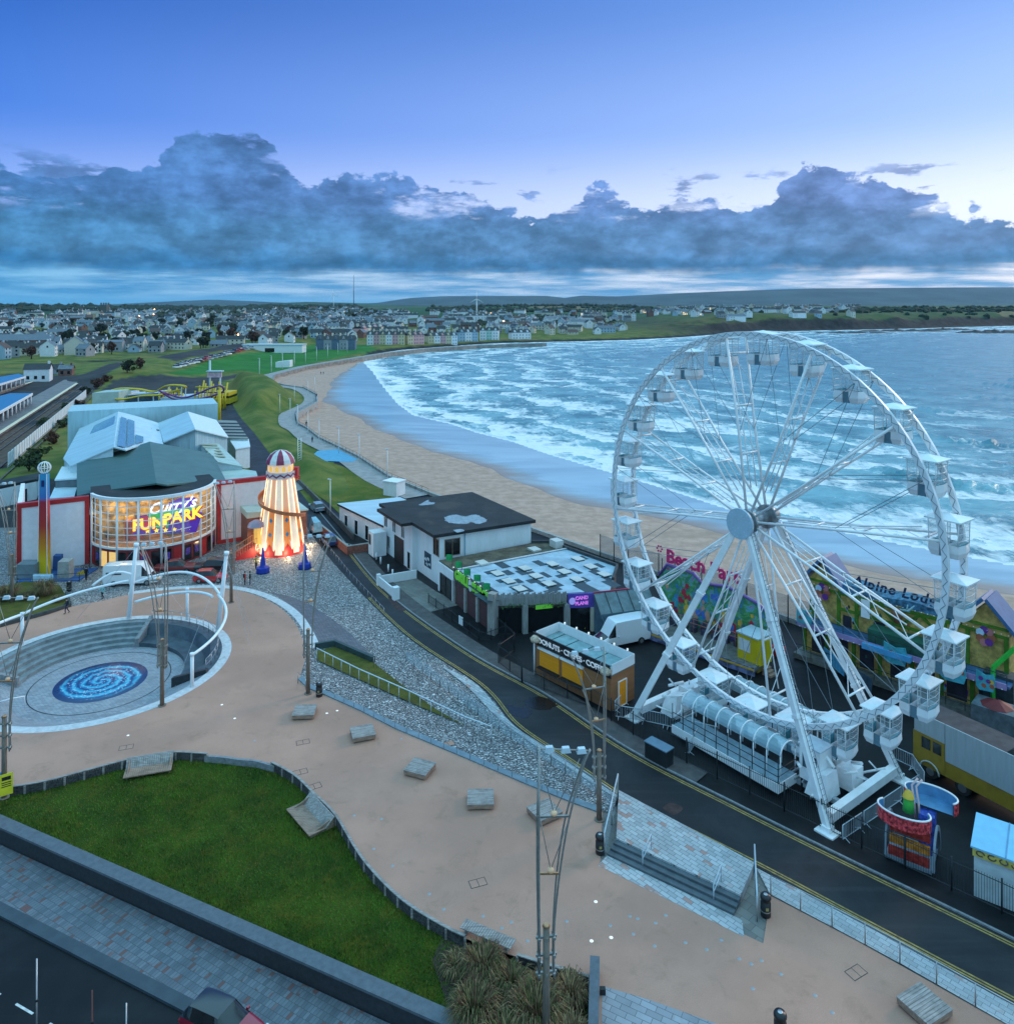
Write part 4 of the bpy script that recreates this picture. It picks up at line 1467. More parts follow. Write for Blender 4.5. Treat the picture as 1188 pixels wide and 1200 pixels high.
# posters on the left mast
pb = G(5,935)
for (dx,w_,col,lab) in ((.30,.8,(.75,.62,.03),'yellow poster with dark print fixed to the left lamp mast'),(-.46,.75,(.10,.30,.62),'blue poster on the left lamp mast behind the yellow one')):
 mb = MB()
 z0 = .35
 a = math.radians(35)
 c = Vector((pb.x + dx,pb.y - .24,z0))
 u = Vector((math.cos(a),math.sin(a),0))
 n = Vector((u.y,-u.x,0))
 mb.hexa([c - u * w_ / 2,c + u * w_ / 2,c + u * w_ / 2 + n * .03,c - u * w_ / 2 + n * .03],[p + Vector((0,0,1.5)) for p in (c - u * w_ / 2,c + u * w_ / 2,c + u * w_ / 2 + n * .03,c - u * w_ / 2 + n * .03)])
 o = mb.build('poster',P('poster_%s' % ('yellow' if dx > 0 else 'blue'),col,.5))
 tag(o,lab,'poster')
 if dx > 0:
  k = MB()
  for (zz,ww,hh) in ((1.05,.55,.26),(.86,.6,.07),(.72,.55,.07),(.58,.6,.07)):
   q = c + n * .034 + Vector((0,0,zz))
   k.add([q - u * ww / 2,q + u * ww / 2,q + u * ww / 2 + Vector((0,0,hh)),q - u * ww / 2 + Vector((0,0,hh))],[(0,1,2,3)])
  k.build('print',MATS['black_plastic'],o)
# glass and rail barriers
railing('glass_railing',along(spline(gp([(903,1050),(1008,1105),(1070,1139),(1175,1199),(1300,1268)]),4),1.75),1.2,
  'long glass panel railing between the plaza and the right hand footway',glass=MATS['rail_glass'],post=.04)
railing('glass_railing',along(gp([(476,775),(510,800),(552,832),(592,862),(640,893),(690,925),(716,944)]),1.5),1.1,
  'long railing with glass panels between the rough stone bank and the road',glass=MATS['rail_glass'],post=.05)
railing('handrail',along(gp([(371,772),(420,797),(480,824),(545,855),(576,867)],.1),1.3),1.05,'steel handrail along the lower edge of the mossy wedge bed',mids=(),post=.03,rail=.05,mat=MATS['pale_steel'])
railing('handrail',along(gp([(438,782),(470,803),(510,832),(545,856),(575,872)],.1),1.2),.95,'thin steel handrail along the upper edge of the mossy wedge bed',post=.022,rail=.02)
railing('handrail',along(gp([(392,817),(425,833),(466,854),(545,887),(575,899),(620,919),(672,940)],.1),1.3),.95,'thin steel handrail along the stone edging of the plaza',post=.022,rail=.018)
railing('handrail',gp([(349,801),(358,808)]),1.0,'short steel hoop rail at the foot of the leaning lamp mast',post=.03)
railing('handrail',along(gp([(380,640),(408,676),(450,722)],0),1.5),.9,'row of thin steel railings between the road and the stone apron',post=.025,rail=.015)
# side screens of the steps
def screen(a,b,label,h=1.25):
 o = thing('glass_screen',label,'glass screen',a)
 mb = MB()
 mb.wall([a,b],[0,0],[SH + h,.1 + h],.05)
 mb.build('panel',MATS['rail_glass'],o)
 for p,hh in ((a,SH + h),((a + b) / 2,.3 + h),(b,.1 + h)):
  mb = MB()
  mb.tube([p,p + Vector((0,0,hh))],.05,6)
  mb.build('post',MATS['steel'],o)
 mb = MB()
 mb.tube([a + Vector((0,0,SH + h + .03)),b + Vector((0,0,.13 + h))],.045,6)
 mb.build('rail',MATS['pale_steel'],o)
screen(G(724,935),G(708,1002),'slanting glass screen on the left side of the dark steps')
screen(G(884,1022),G(887,1080),'slanting glass screen on the right side of the dark steps')
for px,py,lab in ((753,1016,'left of the two short stair rails on the dark steps'),(836,1056,'right of the two short stair rails on the dark steps')):
 p = G(px,py)
 o = thing('stair_rail',lab,'handrail',p,0,'stair rails')
 q = p - sn * 1.2
 mb = MB()
 mb.tube([p,p + Vector((0,0,.95)),q + Vector((0,0,SH + .95)),q + Vector((0,0,SH))],.035,6)
 mb.build('rail',MATS['pale_steel'],o)
 mb = MB()
 mb.tube([p + Vector((0,0,.5)),q + Vector((0,0,SH + .5))],.025,6)
 mb.build('mid_rail',MATS['pale_steel'],o)
# stone block wall at the bottom
mb = MB()
mb.wall([G(697,1140),G(693,1330)],-.3,.75,.42)
o = mb.build('stone_wall',MATS['granite'])
k = MB()
k.wall([G(697,1139),G(693,1331)],.75,.83,.50)
k.build('coping',MATS['granite_top'],o)
tag(o,'low straight granite wall at the bottom edge beside the pale stepped paving','wall')
# steps edge at bottom: small box lights and covers in the plaza
mb = MB()
p = G(706,1165)
mb.box((p.x,p.y,0),(.28,.22,.3))
o = mb.build('service_box',MATS['black_plastic'])
tag(o,'small black service box beside the low granite wall','service box')
covers = [(560,1035,20),(640,1140,30),(352,905,25),(368,922,30),(1003,1140,28),(525,872,25),(355,870,20),(148,876,20)]
for i,(px,py,rz) in enumerate(covers):
 p = G(px,py)
 mb = MB()
 mb.box((0,0,0),(1.0,.62,.006))
 o = mb.build('inspection_cover',MATS['gravel'])
 k = MB()
 for x in (-.5,0,.5):
  k.box((x,0,.0062),(.035,.655,.004))
 for y in (-.31,.31):
  k.box((0,y,.0065),(1.03,.035,.0045))
 k.build('frame',P('cover_frame',(.06,.055,.05),.6),o)
 o.location = (p.x,p.y,.006)
 o.rotation_euler = (0,0,R(rz))
 tag(o,'gravel filled inspection cover set flush in the tan plaza','manhole cover','inspection covers in the plaza')
random.seed(5)
dots = [(698,1057,1),(715,1085,0),(738,1074,0),(693,1103,1),(716,1099,1),(664,1080,0),(599,1081,0),(742,1095,0),(768,1082,0),(780,1073,0),(767,1109,0),(803,1105,0),(828,1113,0),(845,1102,0),(866,1124,0),(747,1077,0),
  (882,1159,0),(915,1142,0),(880,1130,0),(955,1167,0),(975,1187,0),(892,1126,0),(640,1090,0),(618,1103,0),(588,1088,0),(447,960,0),(438,995,0),(460,1015,0),(503,1048,0),(520,1066,0),(566,1074,0),(415,956,0),
  (260,826,1),(275,842,1),(150,862,1),(383,836,1),(395,833,1),(470,866,0),(298,868,0)]
glw = P('ground_light_lit',(.9,.8,.72),.4,emit=.35)
for px,py,on in dots:
 p = G(px,py)
 mb = MB()
 mb.lathe([(.11,0),(.10,.008),(0,.009)],n=12)
 o = mb.build('ground_light',glw if on else P('ground_light_lens',(.33,.32,.32),.3))
 o.location = (p.x,p.y,.004)
 tag(o,('lit white' if on else 'unlit bluish') + ' round light set flush in the plaza paving','ground light','lit ground lights' if on else 'unlit ground lights')
# ornamental grass clumps
P('blade_green',(.085,.095,.026),.7,var=.4,scale=4)
P('blade_straw',(.27,.18,.085),.8,var=.35,scale=4)
P('blade_russet',(.13,.060,.032),.8,var=.4,scale=4)
def tussock(c,r,h,n,mats,label,seed,cat='ornamental grass'):
 rn = random.Random(seed)
 mb = MB()
 for k in range(n):
  a = rn.uniform(0,2 * PI)
  d = r * math.sqrt(rn.random()) * .45
  b = Vector((c[0] + d * math.cos(a),c[1] + d * math.sin(a),c[2]))
  a2 = a + rn.uniform(-.7,.7)
  ln = r * rn.uniform(.35,1.0)
  hh = h * rn.uniform(.55,1.0)
  dr = Vector((math.cos(a2),math.sin(a2),0))
  sd_ = Vector((-dr.y,dr.x,0)) * rn.uniform(.012,.03)
  p1 = b + dr * ln * .25 + Vector((0,0,hh * .7))
  p2 = b + dr * ln * .65 + Vector((0,0,hh))
  p3 = b + dr * ln * 1.15 + Vector((0,0,hh * rn.uniform(.35,.85)))
  mb.add([b - sd_,b + sd_,p1 - sd_,p1 + sd_,p2 - sd_ * .7,p2 + sd_ * .7,p3],[(0,1,3,2),(2,3,5,4),(4,5,6)],rn.choice((0,0,1,1,2,2)))
 o = mb.build('grass_clump',mats)
 return tag(o,label,cat,'ornamental grass clumps')
bl = [MATS['blade_green'],MATS['blade_straw'],MATS['blade_russet']]
bl2 = [MATS['blade_straw'],MATS['blade_russet'],MATS['blade_straw']]
bl3 = [MATS['blade_russet'],MATS['blade_straw'],MATS['blade_green']]
for i,(px,py,r,h,n,mt,lab) in enumerate([(566,1142,1.15,1.3,900,bl,'dark green arching grass clump below the slatted bench'),(556,1195,1.25,1.4,900,bl,'dark green grass clump at the bottom edge beside the lawn'),
            (628,1200,1.35,1.5,1100,bl,'large dark green grass clump around the foreground lamp mast'),(668,1172,.95,1.2,600,bl2,'straw coloured grass clump beside the low granite wall'),
            (600,1157,.95,1.0,520,bl3,'low russet grass clump between the green ones'),(536,1135,.85,.7,420,bl3,'low russet grass clump at the lawn corner'),
            (595,1232,1.2,1.3,700,bl,'grass clump cut off by the bottom edge left of the mast'),(668,1225,1.0,1.2,600,bl2,'straw grass clump cut off by the bottom edge right of the mast'),(630,1158,.7,.8,350,bl2,'small pale grass clump behind the foreground mast')]):
 p = G(px,py,-.3)
 tussock((p.x,p.y,-.45),r,h,n,mt,lab,i)
mb = MB()
bed = [G(x,y,-.4) for x,y in [(506,1125),(520,1092),(545,1103),(575,1113),(606,1124),(690,1150),(690,1330),(545,1330),(528,1190),(515,1150)]]
mb.poly([(p.x,p.y) for p in bed],-.44)
struct(mb.build('planting_bed',MATS['soil']))
# left bed
mb = MB()
lb = [G(x,y) for x,y in [(-120,742),(-120,694),(0,690),(30,683),(70,688),(77,700),(80,711),(55,718),(0,733)]]
mb.prism([(p.x,p.y) for p in lb],-.1,.22)
struct(mb.build('planting_bed',MATS['moss_bed']))
for i,(px,py,r,h,lab) in enumerate([(52,697,1.6,1.7,'bushy brown green grass clump beside the litter bin in the left bed'),(10,702,1.5,1.6,'bushy grass clump under the left lamp mast by the striker'),(32,702,.9,.8,'low grass clump between the two bushy ones'),
           (-15,708,1.2,1.3,'grass clump cut off by the left edge near the pool'),(68,705,.7,.7,'small low grass clump at the tip of the left bed')]):
 p = G(px,py,.2)
 tussock((p.x,p.y,.2),r,h,500,bl3 if i % 2 else bl,lab,40 + i)
mb = MB()
mb.wall([G(x,y) for x,y in [(-60,745),(0,735),(55,720),(82,711),(78,697)]],0,.42,.3)
o = mb.build('planter_wall',P('planter_dark',(.05,.06,.06),.6,var=.3))
tag(o,'low dark wall around the left planting bed behind the pool','wall')
# white ring structure above the pool
def pz(px,py,Y):
 return Vector(((px - HX) * Y / F,Y,zat(py,Y)))
ring = thing('ring_structure','white tubular arcs on posts with two tall masts around the sunken pool','sculpture',(pc.x,pc.y,0))
RR = 11.4
def ringpt(a,z,r=RR):
 return Vector((pc.x + r * math.cos(R(a)),pc.y + r * math.sin(R(a)),z))
def tubepart(name,pts,r,n=10,mat='white_steel'):
 mb = MB()
 mb.tube(pts,r,n)
 return mb.build(name,MATS[mat],ring)
for a,h in ((-22,2.85),(70,3.3),(157,3.05)):
 tubepart('post',[ringpt(a,0),ringpt(a,h)],.16,12)
 tubepart('post_cap',[ringpt(a,h),ringpt(a,h + .25)],.20,12)
m1,m2 = ringpt(104,0),ringpt(42,0)
tubepart('mast',[m1,m1 + Vector((.75,.1,8.0))],[.27,.19],14)
tubepart('mast',[m2,m2 + Vector((.9,0,8.2))],[.27,.19],14)
tubepart('mast_cap',[m1 + Vector((.75,.1,8.0)),m1 + Vector((.79,.1,8.35))],.27,12)
tubepart('mast_cap',[m2 + Vector((.9,0,8.2)),m2 + Vector((.94,0,8.55))],.27,12)
def arcbeam(a0,a1,zf,r=.14,rr=RR,n=28):
 return [ringpt(a0 + (a1 - a0) * k / n,zf(k / n),rr) for k in range(n + 1)]
tubepart('arc_beam',arcbeam(-22,42,lambda q: 2.9 + 1.0 * q),.135)
tubepart('arc_beam',arcbeam(42,100,lambda q: 3.9 - 1.9 * q ** 1.5,rr=RR - .6),.14)
tubepart('arc_beam',arcbeam(42,104,lambda q: 3.7 + 1.6 * math.sin(PI * min(1,q * 1.0)) * (1 - .25 * q),rr=RR + .3),.135)
tubepart('arc_beam',arcbeam(157,104,lambda q: 3.1 + 1.1 * q,n=24),.135)
tubepart('arc_beam',arcbeam(122,103,lambda q: 3.9 + 1.0 * math.sin(PI * q * .85) + .2 * q,rr=RR + .8,n=16),.13)
tubepart('arc_beam',arcbeam(157,196,lambda q: 3.1 + .4 * q,n=16),.135)
for (q,g0) in ((m1 + Vector((.75,.1,7.9)),ringpt(80,.05,13.5)),(m1 + Vector((.75,.1,7.9)),ringpt(128,.05,13.5)),(m2 + Vector((.9,0,8.1)),ringpt(20,.05,13.6)),(m2 + Vector((.9,0,8.1)),ringpt(28,.05,14.0)),(m2 + Vector((.9,0,8.1)),ringpt(-10,PZ + .2,7.9))):
 tubepart('stay_cable',[q,g0],.016,4,'steel')
# low white hoop at the left of the pool floor
railing('handrail',[G(-8,838,PZ + .3),G(12,832,PZ + .2),G(29,829,PZ + .1)],1.0,'short white handrail on the ramp at the left of the pool',post=.03,rail=.045,mat=MATS['white_steel'])
# ------------------------------------------------------------------ buildings
UZ = Vector((0,0,1))
def frame(o,u):
 u = Vector((u[0],u[1],0)).normalized()
 v = Vector((-u.y,u.x,0))
 M_ = Matrix.Identity(4)
 for i in range(3):
  M_[i][0],M_[i][1],M_[i][2],M_[i][3] = u[i],v[i],UZ[i],o[i]
 return M_
def Q(px,py,z):
 return G(px,py,z)
def roof(name,pts,mat,parent,th=.22):
 """a sloping roof sheet given by picture corners with their heights"""
 P_ = [Q(*p) for p in pts]
 n = len(P_)
 d = Vector((0,0,th))
 mb = MB()
 mb.add(P_ + [p - d for p in P_],[tuple(range(n))] + [tuple(range(2 * n - 1,n - 1,-1))] + [(i,i + n,(i + 1) % n + n,(i + 1) % n) for i in range(n)])
 bm = bmesh.new()
 return mb.build(name,mat,parent)
def skirt(name,pts,mat,parent,z0=0.0,dz=.22,closed=True):
 """walls dropping from a roof outline to the ground"""
 P_ = [Q(*p) for p in pts]
 c = sum(P_,Vector()) / len(P_)
 P_ = [p + (Vector((c.x - p.x,c.y - p.y,0))).normalized() * .25 for p in P_]
 mb = MB()
 n = len(P_)
 for i in range(n if closed else n - 1):
  a,b = P_[i],P_[(i + 1) % n]
  mb.add([(a.x,a.y,z0),(b.x,b.y,z0),(b.x,b.y,b.z - dz),(a.x,a.y,a.z - dz)],[(0,1,2,3)])
 return mb.build(name,mat,parent)
# ---- amusement arcade with the glazed bow
O_ = Vector((-56.2,104.0,0))
U_ = Vector((.86,.51,0)).normalized()
Vd = Vector((-U_.y,U_.x,0))
FM = frame(O_,U_)
CH = 15.8            # chord of the bow
SAG = 6.6
fun = thing('amusement_arcade','large amusement arcade with a glazed bow front, red trim, white walls and pale metal roofs','arcade',O_)
def Lp(u,v,z=0.0):
 return O_ + U_ * u + Vd * v + Vector((0,0,z))
P('arcade_white',(.74,.74,.78),.7,var=.05,dirt=.12,dcol=(.5,.48,.48))
P('arcade_pink',(.74,.66,.66),.7,var=.05,dirt=.12,dcol=(.5,.45,.45))
for (u0,u1,mat,nm) in ((-8.6,-.3,'arcade_white','white_wall'),(CH + .3,CH + 10.2,'arcade_pink','pink_wall')):
 mb = MB(FM)
 mb.box(((u0 + u1) / 2,.3,0),(u1 - u0,.6,8.9))
 w = mb.build(nm,MATS[mat],fun)
 mb = MB(FM)
 for (a,b,z0,z1) in ((u0,u1,8.55,9.12),(u0,u0 + .55,0,8.55),(u1 - .55,u1,0,8.55)):
  mb.hexa([(a,-.10,z0),(b,-.10,z0),(b,.72,z0),(a,.72,z0)],[(a,-.10,z1),(b,-.10,z1),(b,.72,z1),(a,.72,z1)])
 if nm == 'pink_wall':
  mb.hexa([(u0 + .55,-.10,0),(u1 - .55,-.10,0),(u1 - .55,.1,0),(u0 + .55,.1,0)],[(u0 + .55,-.10,.55),(u1 - .55,-.10,.55),(u1 - .55,.1,.55),(u0 + .55,.1,.55)])
 mb.build('red_trim',MATS['fun_red'],w)
# the side walls of the front block
mb = MB(FM)
mb.box((-8.3,7.5,0),(.5,14,8.9))
mb.build('side_wall',MATS['arcade_white'],fun)
mb = MB(FM)
mb.box((-3.5,4,6.4),(9,6.6,.2))
mb.build('flat_roof',MATS['metal_roof_pale'],fun)
# bow geometry: circular arc through the chord with the given sagitta
rb = (CH ** 2 / 4 + SAG ** 2) / (2 * SAG)
cu,cvv = CH / 2,-SAG + rb
half = math.asin(min(1,CH / 2 / rb)) if SAG < rb else PI - math.asin(CH / 2 / rb)
def bow(q,z,r=0.0):
 a = -half + 2 * half * q
 return Lp(cu + (rb + r) * math.sin(a),cvv - (rb + r) * math.cos(a),z)
NB = 16
SILL,TOPZ = 2.75,9.2
mb = MB()
mb.strip([bow(k / 48,0) for k in range(49)],[bow(k / 48,SILL - .08) for k in range(49)],0,True)
mb.build('plinth',P('arcade_plinth',(.20,.022,.025),.45,var=.4,scale=.7),fun)
mb = MB()
mb.strip([bow(k / 48,SILL,-.06) for k in range(49)],[bow(k / 48,TOPZ,-.06) for k in range(49)],0,True)
mb.build('bow_glazing',MATS['fun_glass'],fun)
for z,h_,r_ in ((SILL - .08,.26,.12),(TOPZ - .1,.42,.20)):
 mb = MB()
 A_ = [bow(k / 48,z,r_) for k in range(49)]
 B_ = [bow(k / 48,z + h_,r_) for k in range(49)]
 C_ = [bow(k / 48,z + h_,-.15) for k in range(49)]
 D_ = [bow(k / 48,z,-.15) for k in range(49)]
 for a,b in ((A_,B_),(B_,C_),(D_,A_)):
  mb.strip(a,b)
 mb.build('white_band',MATS['white_paint'],fun)
for k in range(NB + 1):
 mb = MB()
 big = k % 2 == 0
 a,b = bow(k / NB,0 if big else SILL,.04),bow(k / NB,TOPZ,.04)
 mb.tube([a,b],.15 if big else .065,6)
 mb.build('mullion',MATS['white_paint'],fun)
for j in range(1,7):
 z = SILL + (TOPZ - SILL) * j / 7
 mb = MB()
 mb.tube([bow(k / 48,z,.0) for k in range(49)],.055,4)
 mb.build('transom',MATS['white_paint'],fun)
# doors and posters in the plinth
rn = random.Random(3)
for k in range(NB):
 q0,q1 = (k + .12) / NB,(k + .88) / NB
 for (za,zb,mt) in ((.25,2.3,'window_dark' if k % 3 else 'fun_red'),):
  mb = MB()
  mb.strip([bow(q0,za,.05),bow(q1,za,.05)],[bow(q0,zb,.05),bow(q1,zb,.05)])
  d = mb.build('doorway',MATS[mt] if k not in (2,3) else P('warm_pane',(.5,.33,.12),.5,emit=.5,ecol=(1,.62,.2)),fun)
  if k in (1,6,8,10,11,14):
   mb = MB()
   mb.strip([bow(q0 + .008,.95,.08),bow(q1 - .008,.95,.08)],[bow(q0 + .008,1.9,.08),bow(q1 - .008,1.9,.08)])
   mb.build('poster',P('poster_purple',(.10,.05,.28),.5,var=.8,scale=3),d)
# inside: floor, back wall, ceiling and lamps
P('arcade_inside',(.46,.31,.12),.8,var=.85,scale=.9,dirt=.9,dcol=(.05,.03,.015))
P('arcade_inside_b',(.30,.15,.06),.8,var=.6,scale=.8)
mb = MB(FM)
mb.hexa([(.4,1.0,.02),(CH - .4,1.0,.02),(CH - .4,1.2,.02),(.4,1.2,.02)],[(.4,1.0,9.0),(CH - .4,1.0,9.0),(CH - .4,1.2,9.0),(.4,1.2,9.0)])
mb.build('inner_wall',MATS['arcade_inside'],fun)
fl = [bow(k / 24,0,-.3) for k in range(25)] + [Lp(CH - .3,.9),Lp(.3,.9)]
mb = MB()
mb.poly([(p.x,p.y) for p in fl],SILL + .1)
mb.build('upper_floor',MATS['arcade_inside_b'],fun)
mb = MB()
mb.poly([(p.x,p.y) for p in fl],9.0)
mb.build('ceiling',MATS['arcade_inside'],fun)
for k in range(9):
 mb = MB(FM)
 u = rn.uniform(1.5,CH - 1.5)
 mb.box((u,rn.uniform(-1.8,.6),SILL + .12),(rn.uniform(.8,1.8),.8,rn.uniform(1.2,4.2)))
 mb.build('ride_prop',P('prop_%d' % (k % 4),[(.62,.42,.08),(.15,.30,.08),(.50,.10,.05),(.10,.15,.40)][k % 4],.5,var=.4,scale=1.5),fun)
lampm = P('arcade_lamp',(1,.85,.6),.5,emit=9,ecol=(1,.72,.34))
for u,v in ((2.5,-1.2),(5.5,-3.4),(8.2,-4.3),(10.8,-3.4),(13.3,-1.2),(5,-.4),(11,-.4)):
 mb = MB(FM)
 mb.box((u,v,8.72),(1.1,.35,.12))
 mb.build('ceiling_lamp',lampm,fun)
for u,v in ((3.5,-1.3),(7.9,-2.6),(12.3,-1.3)):
 li = bpy.data.lights.new('arcade_light','POINT')
 li.energy = 150
 li.color = (1,.80,.46)
 li.shadow_soft_size = .6
 lo_ = bpy.data.objects.new('arcade_light',li)
 COL.objects.link(lo_)
 lo_.location = Lp(u,v,7.2)
# the big sign behind the glass
sgn = thing('arcade_sign','colourful fun park sign with white script and yellow red letters behind the glazed bow','sign',Lp(cu + .5,cvv - rb + .5,4))
sx,sy = U_,UZ
sc_ = Lp(cu + 1.0,-SAG + .95,6.05)
nrm = -Vd
def spoly(pts,mat,off,name='panel'):
 mb = MB()
 P_ = [sc_ + sx * a + sy * b + nrm * off for a,b in pts]
 n = len(P_)
 mb.add(P_ + [p - nrm * .06 for p in P_],[tuple(range(n))] + [(i,i + n,(i + 1) % n + n,(i + 1) % n) for i in range(n)])
 return mb.build(name,mat,sgn)
spoly([(-4.3,-1.5),(3.5,-2.3),(4.3,.3),(1.5,1.0),(-3.4,.95),(-4.6,.5)],P('sign_purple',(.10,.03,.36),.4,emit=.25),.0)
spoly([(-2.6,-1.0),(0,-1.1),(0,1.0),(-2.6,.9)],P('sign_green',(.03,.40,.09),.4,emit=.3),.05)
spoly([(-2.9,.5),(3.4,.75),(3.6,1.3),(-2.4,1.2)],P('sign_teal',(.05,.45,.36),.4,emit=.3),.04)
spoly([(.1,1.2),(3.3,1.3),(3.4,2.5),(1.4,2.7),(0,2.2)],P('sign_purple2',(.14,.05,.42),.4,emit=.25),.02)
spoly([(-4.5,-.75),(-2.5,-1.05),(-2.5,.85),(-4.5,.55)],P('sign_red',(.45,.02,.06),.4,emit=.3),.07)
mb = MB()
put_text(mb,"Curry's",sc_ + sx * .4 + sy * 1.75 + nrm * .14,sx + sy * .06,sy,2.0,.05,shear=.35,bold=.04)
mb.build('lettering',P('sign_white',(.9,.9,.95),.4,emit=.7),sgn)
mb = MB()
put_text(mb,'FUN',sc_ - sx * 2.5 - sy * .28 + nrm * .18,sx,sy,2.0,.06,bold=.07)
put_text(mb,'PARK',sc_ + sx * 1.75 + sy * .18 + nrm * .18,sx + sy * .10,sy,2.0,.06,bold=.07)
mb.build('lettering',P('sign_yellow',(.95,.62,.06),.4,emit=.9),sgn)
mb = MB()
put_text(mb,'FUN',sc_ - sx * 2.45 - sy * .38 + nrm * .10,sx,sy,2.08,.03,bold=.11)
put_text(mb,'PARK',sc_ + sx * 1.80 + sy * .08 + nrm * .10,sx + sy * .10,sy,2.08,.03,bold=.11)
mb.build('letter_outline',P('sign_redl',(.55,.03,.02),.4,emit=.35),sgn)
for a in (-2.6,-1.5,-.4,.7,1.8):
 pts = []
 for k in range(10):
  r_ = .36 if k % 2 == 0 else .15
  pts.append((a + r_ * math.sin(2 * PI * k / 10),-1.45 - .09 * a + r_ * math.cos(2 * PI * k / 10)))
 spoly(pts,MATS['sign_yellow'],.09,'star')
# roofs, each sheet from its corners
fr = [bow(k / 24,TOPZ + .22,.1) for k in range(25)]
mb = MB()
mb.poly([(p.x,p.y) for p in fr] + [(p.x,p.y) for p in (Lp(CH,4.5),Lp(0,4.5))],TOPZ + .23)
mb.build('bow_roof',MATS['felt_black'],fun)
roof('green_roof',[(175.4,517.5,10.4),(183.3,566,10.4),(107,577,9.0),(90,581,8.7),(90,543,8.7)],MATS['metal_roof_green'],fun)
roof('green_roof',[(175.4,517.5,10.4),(236.7,529,8.8),(250,534,8.6),(265,563.5,8.6),(251,562,9.0),(196,568,10.0),(183.3,566,10.4)],P('metal_roof_green_lit',(.085,.15,.14),.5,var=.12,scale=.5,dirt=.2,dcol=(.06,.08,.08)),fun)  # paler copy of the roof green: this slope's brighter shading put into colour
skirt('hall_wall',[(90,581,8.7),(90,543,8.7),(175.4,517.5,10.4),(236.7,529,8.8),(265,563.5,8.6)],MATS['metal_roof_blue'],fun,closed=False)
RA = [(138.7,480.4,11.2),(133.3,523.5,11.2),(82,546,8),(74,537,7.8),(93,502,8)]
roof('blue_roof',RA,MATS['metal_roof_blue'],fun)
skirt('hall_wall',[(133.3,523.5,11.2),(82,546,8),(74,537,7.8),(93,502,8)],MATS['metal_roof_pale'],fun,closed=False)
roof('roof_glazing',[(134.7,487.0,11.12),(133.5,497,11.0),(97.5,514.5,8.7),(102.6,502.5,8.75)],MATS['skylight'],fun,.05)
roof('blue_roof',[(138.7,480.4,11.2),(185.5,495.4,8.6),(191.5,521,8.6),(175.4,517.2,9.6),(147.5,527,10.9),(133.3,523.5,11.2)],MATS['metal_roof_pale'],fun)
for pts in ([(142,488,11.12),(148.5,490.2,10.75),(147,524,11.0),(137.5,521.5,11.22)],[(149.6,490.6,10.7),(157.5,493,10.25),(157.3,520,10.45),(148.8,523.5,10.9)],[(159,509,10.2),(168,511.5,9.8),(168,517,10.0),(159,520,10.45)]):
 roof('roof_glazing',[(a,b,c + .12) for a,b,c in pts],MATS['skylight'],fun,.05)
for (y0,y1) in ((502,504),(508,510.4),(513,514.6)):
 roof('roof_vent',[(177,y0,9.2),(186.5,y0 + 1.5,8.75),(186.8,y0 + 2.8,8.75),(177,y0 + 1.6,9.2)],MATS['dark_steel'],fun,.05)
roof('blue_roof',[(185.5,495.4,8.6),(220,482,11.2),(228.8,502.5,11.2),(191.5,518,8.6)],MATS['metal_roof_blue'],fun)
roof('blue_roof',[(220,482,11.2),(253.5,492,8.2),(267.7,512,8.2),(228.8,502.5,11.2)],P('metal_roof_white',(.68,.74,.76),.45,var=.06,dirt=.15,dcol=(.4,.46,.46)),fun)
gw = [(191.5,518.2,8.4),(228.8,503.2,11.0),(267.7,512.6,8.0)]
skirt('ribbed_gable',gw,P('ribbed_cladding',(.40,.54,.60),.5,var=.14,scale=1.0,streak=(3,3,.2)),fun,dz=0,closed=False)
mb = MB()
A_ = [Vector((-95.5,167.0,0)),Vector((-68.0,180.6,0))]
nb_ = Vector((-.44,.9,0))
mb.prism([(p.x,p.y) for p in (A_[0],A_[1],A_[1] + nb_ * 12,A_[0] + nb_ * 12)],0,11.75)
mb.build('clad_block',P('blue_cladding',(.38,.55,.60),.5,var=.10,scale=.8,streak=(2,2,.2),dirt=.12,dcol=(.25,.38,.4)),fun)
roof('sage_roof',[(229.7,515.7,8.0),(256,519.5,7.4),(284.5,546.7,6.0),(255,541,7.0),(247,532,7.6)],MATS['metal_roof_sage'],fun)
skirt('hall_wall',[(229.7,515.7,8.0),(256,519.5,7.4),(284.5,546.7,6.0),(255,541,7.0)],MATS['metal_roof_pale'],fun)
for k in range(5):
 y = 520 + k * 3.3
 roof('roof_glazing',[(236 + k * 2.2,y,8.05 - k * .14),(254 + k * 2.4,y + 1.0,7.6 - k * .14),(255 + k * 2.4,y + 2.4,7.55 - k * .14),(237 + k * 2.2,y + 1.4,8.0 - k * .14)],P('roof_stripe',(.30,.31,.22),.5),fun,.04)
roof('sage_roof',[(254,545,5.4),(300,552,5.4),(304,564,5.4),(266,565,5.4)],MATS['metal_roof_sage'],fun)
skirt('hall_wall',[(254,545,5.4),(300,552,5.4),(304,564,5.4),(266,565,5.4)],MATS['metal_roof_pale'],fun)
roof('striped_roof',[(254,492,5.2),(277,493,5.2),(291,513.5,5.2),(268,513,5.2)],P('roof_olive',(.24,.25,.22),.6),fun)
for k in range(5):
 y = 495 + k * 3.6
 roof('roof_rib',[(255 + k * 2.6,y,5.3),(279 + k * 2.5,y + .4,5.3),(280 + k * 2.5,y + 1.6,5.3),(256 + k * 2.6,y + 1.3,5.3)],MATS['dark_steel'],fun,.05)
skirt('hall_wall',[(254,492,5.2),(277,493,5.2),(291,513.5,5.2),(268,513,5.2)],MATS['metal_roof_white'],fun)
roof('white_shed_roof',[(268,514,4.6),(291.5,514,4.6),(293.3,523,4.6),(276,526,4.6)],MATS['metal_roof_white'],fun)
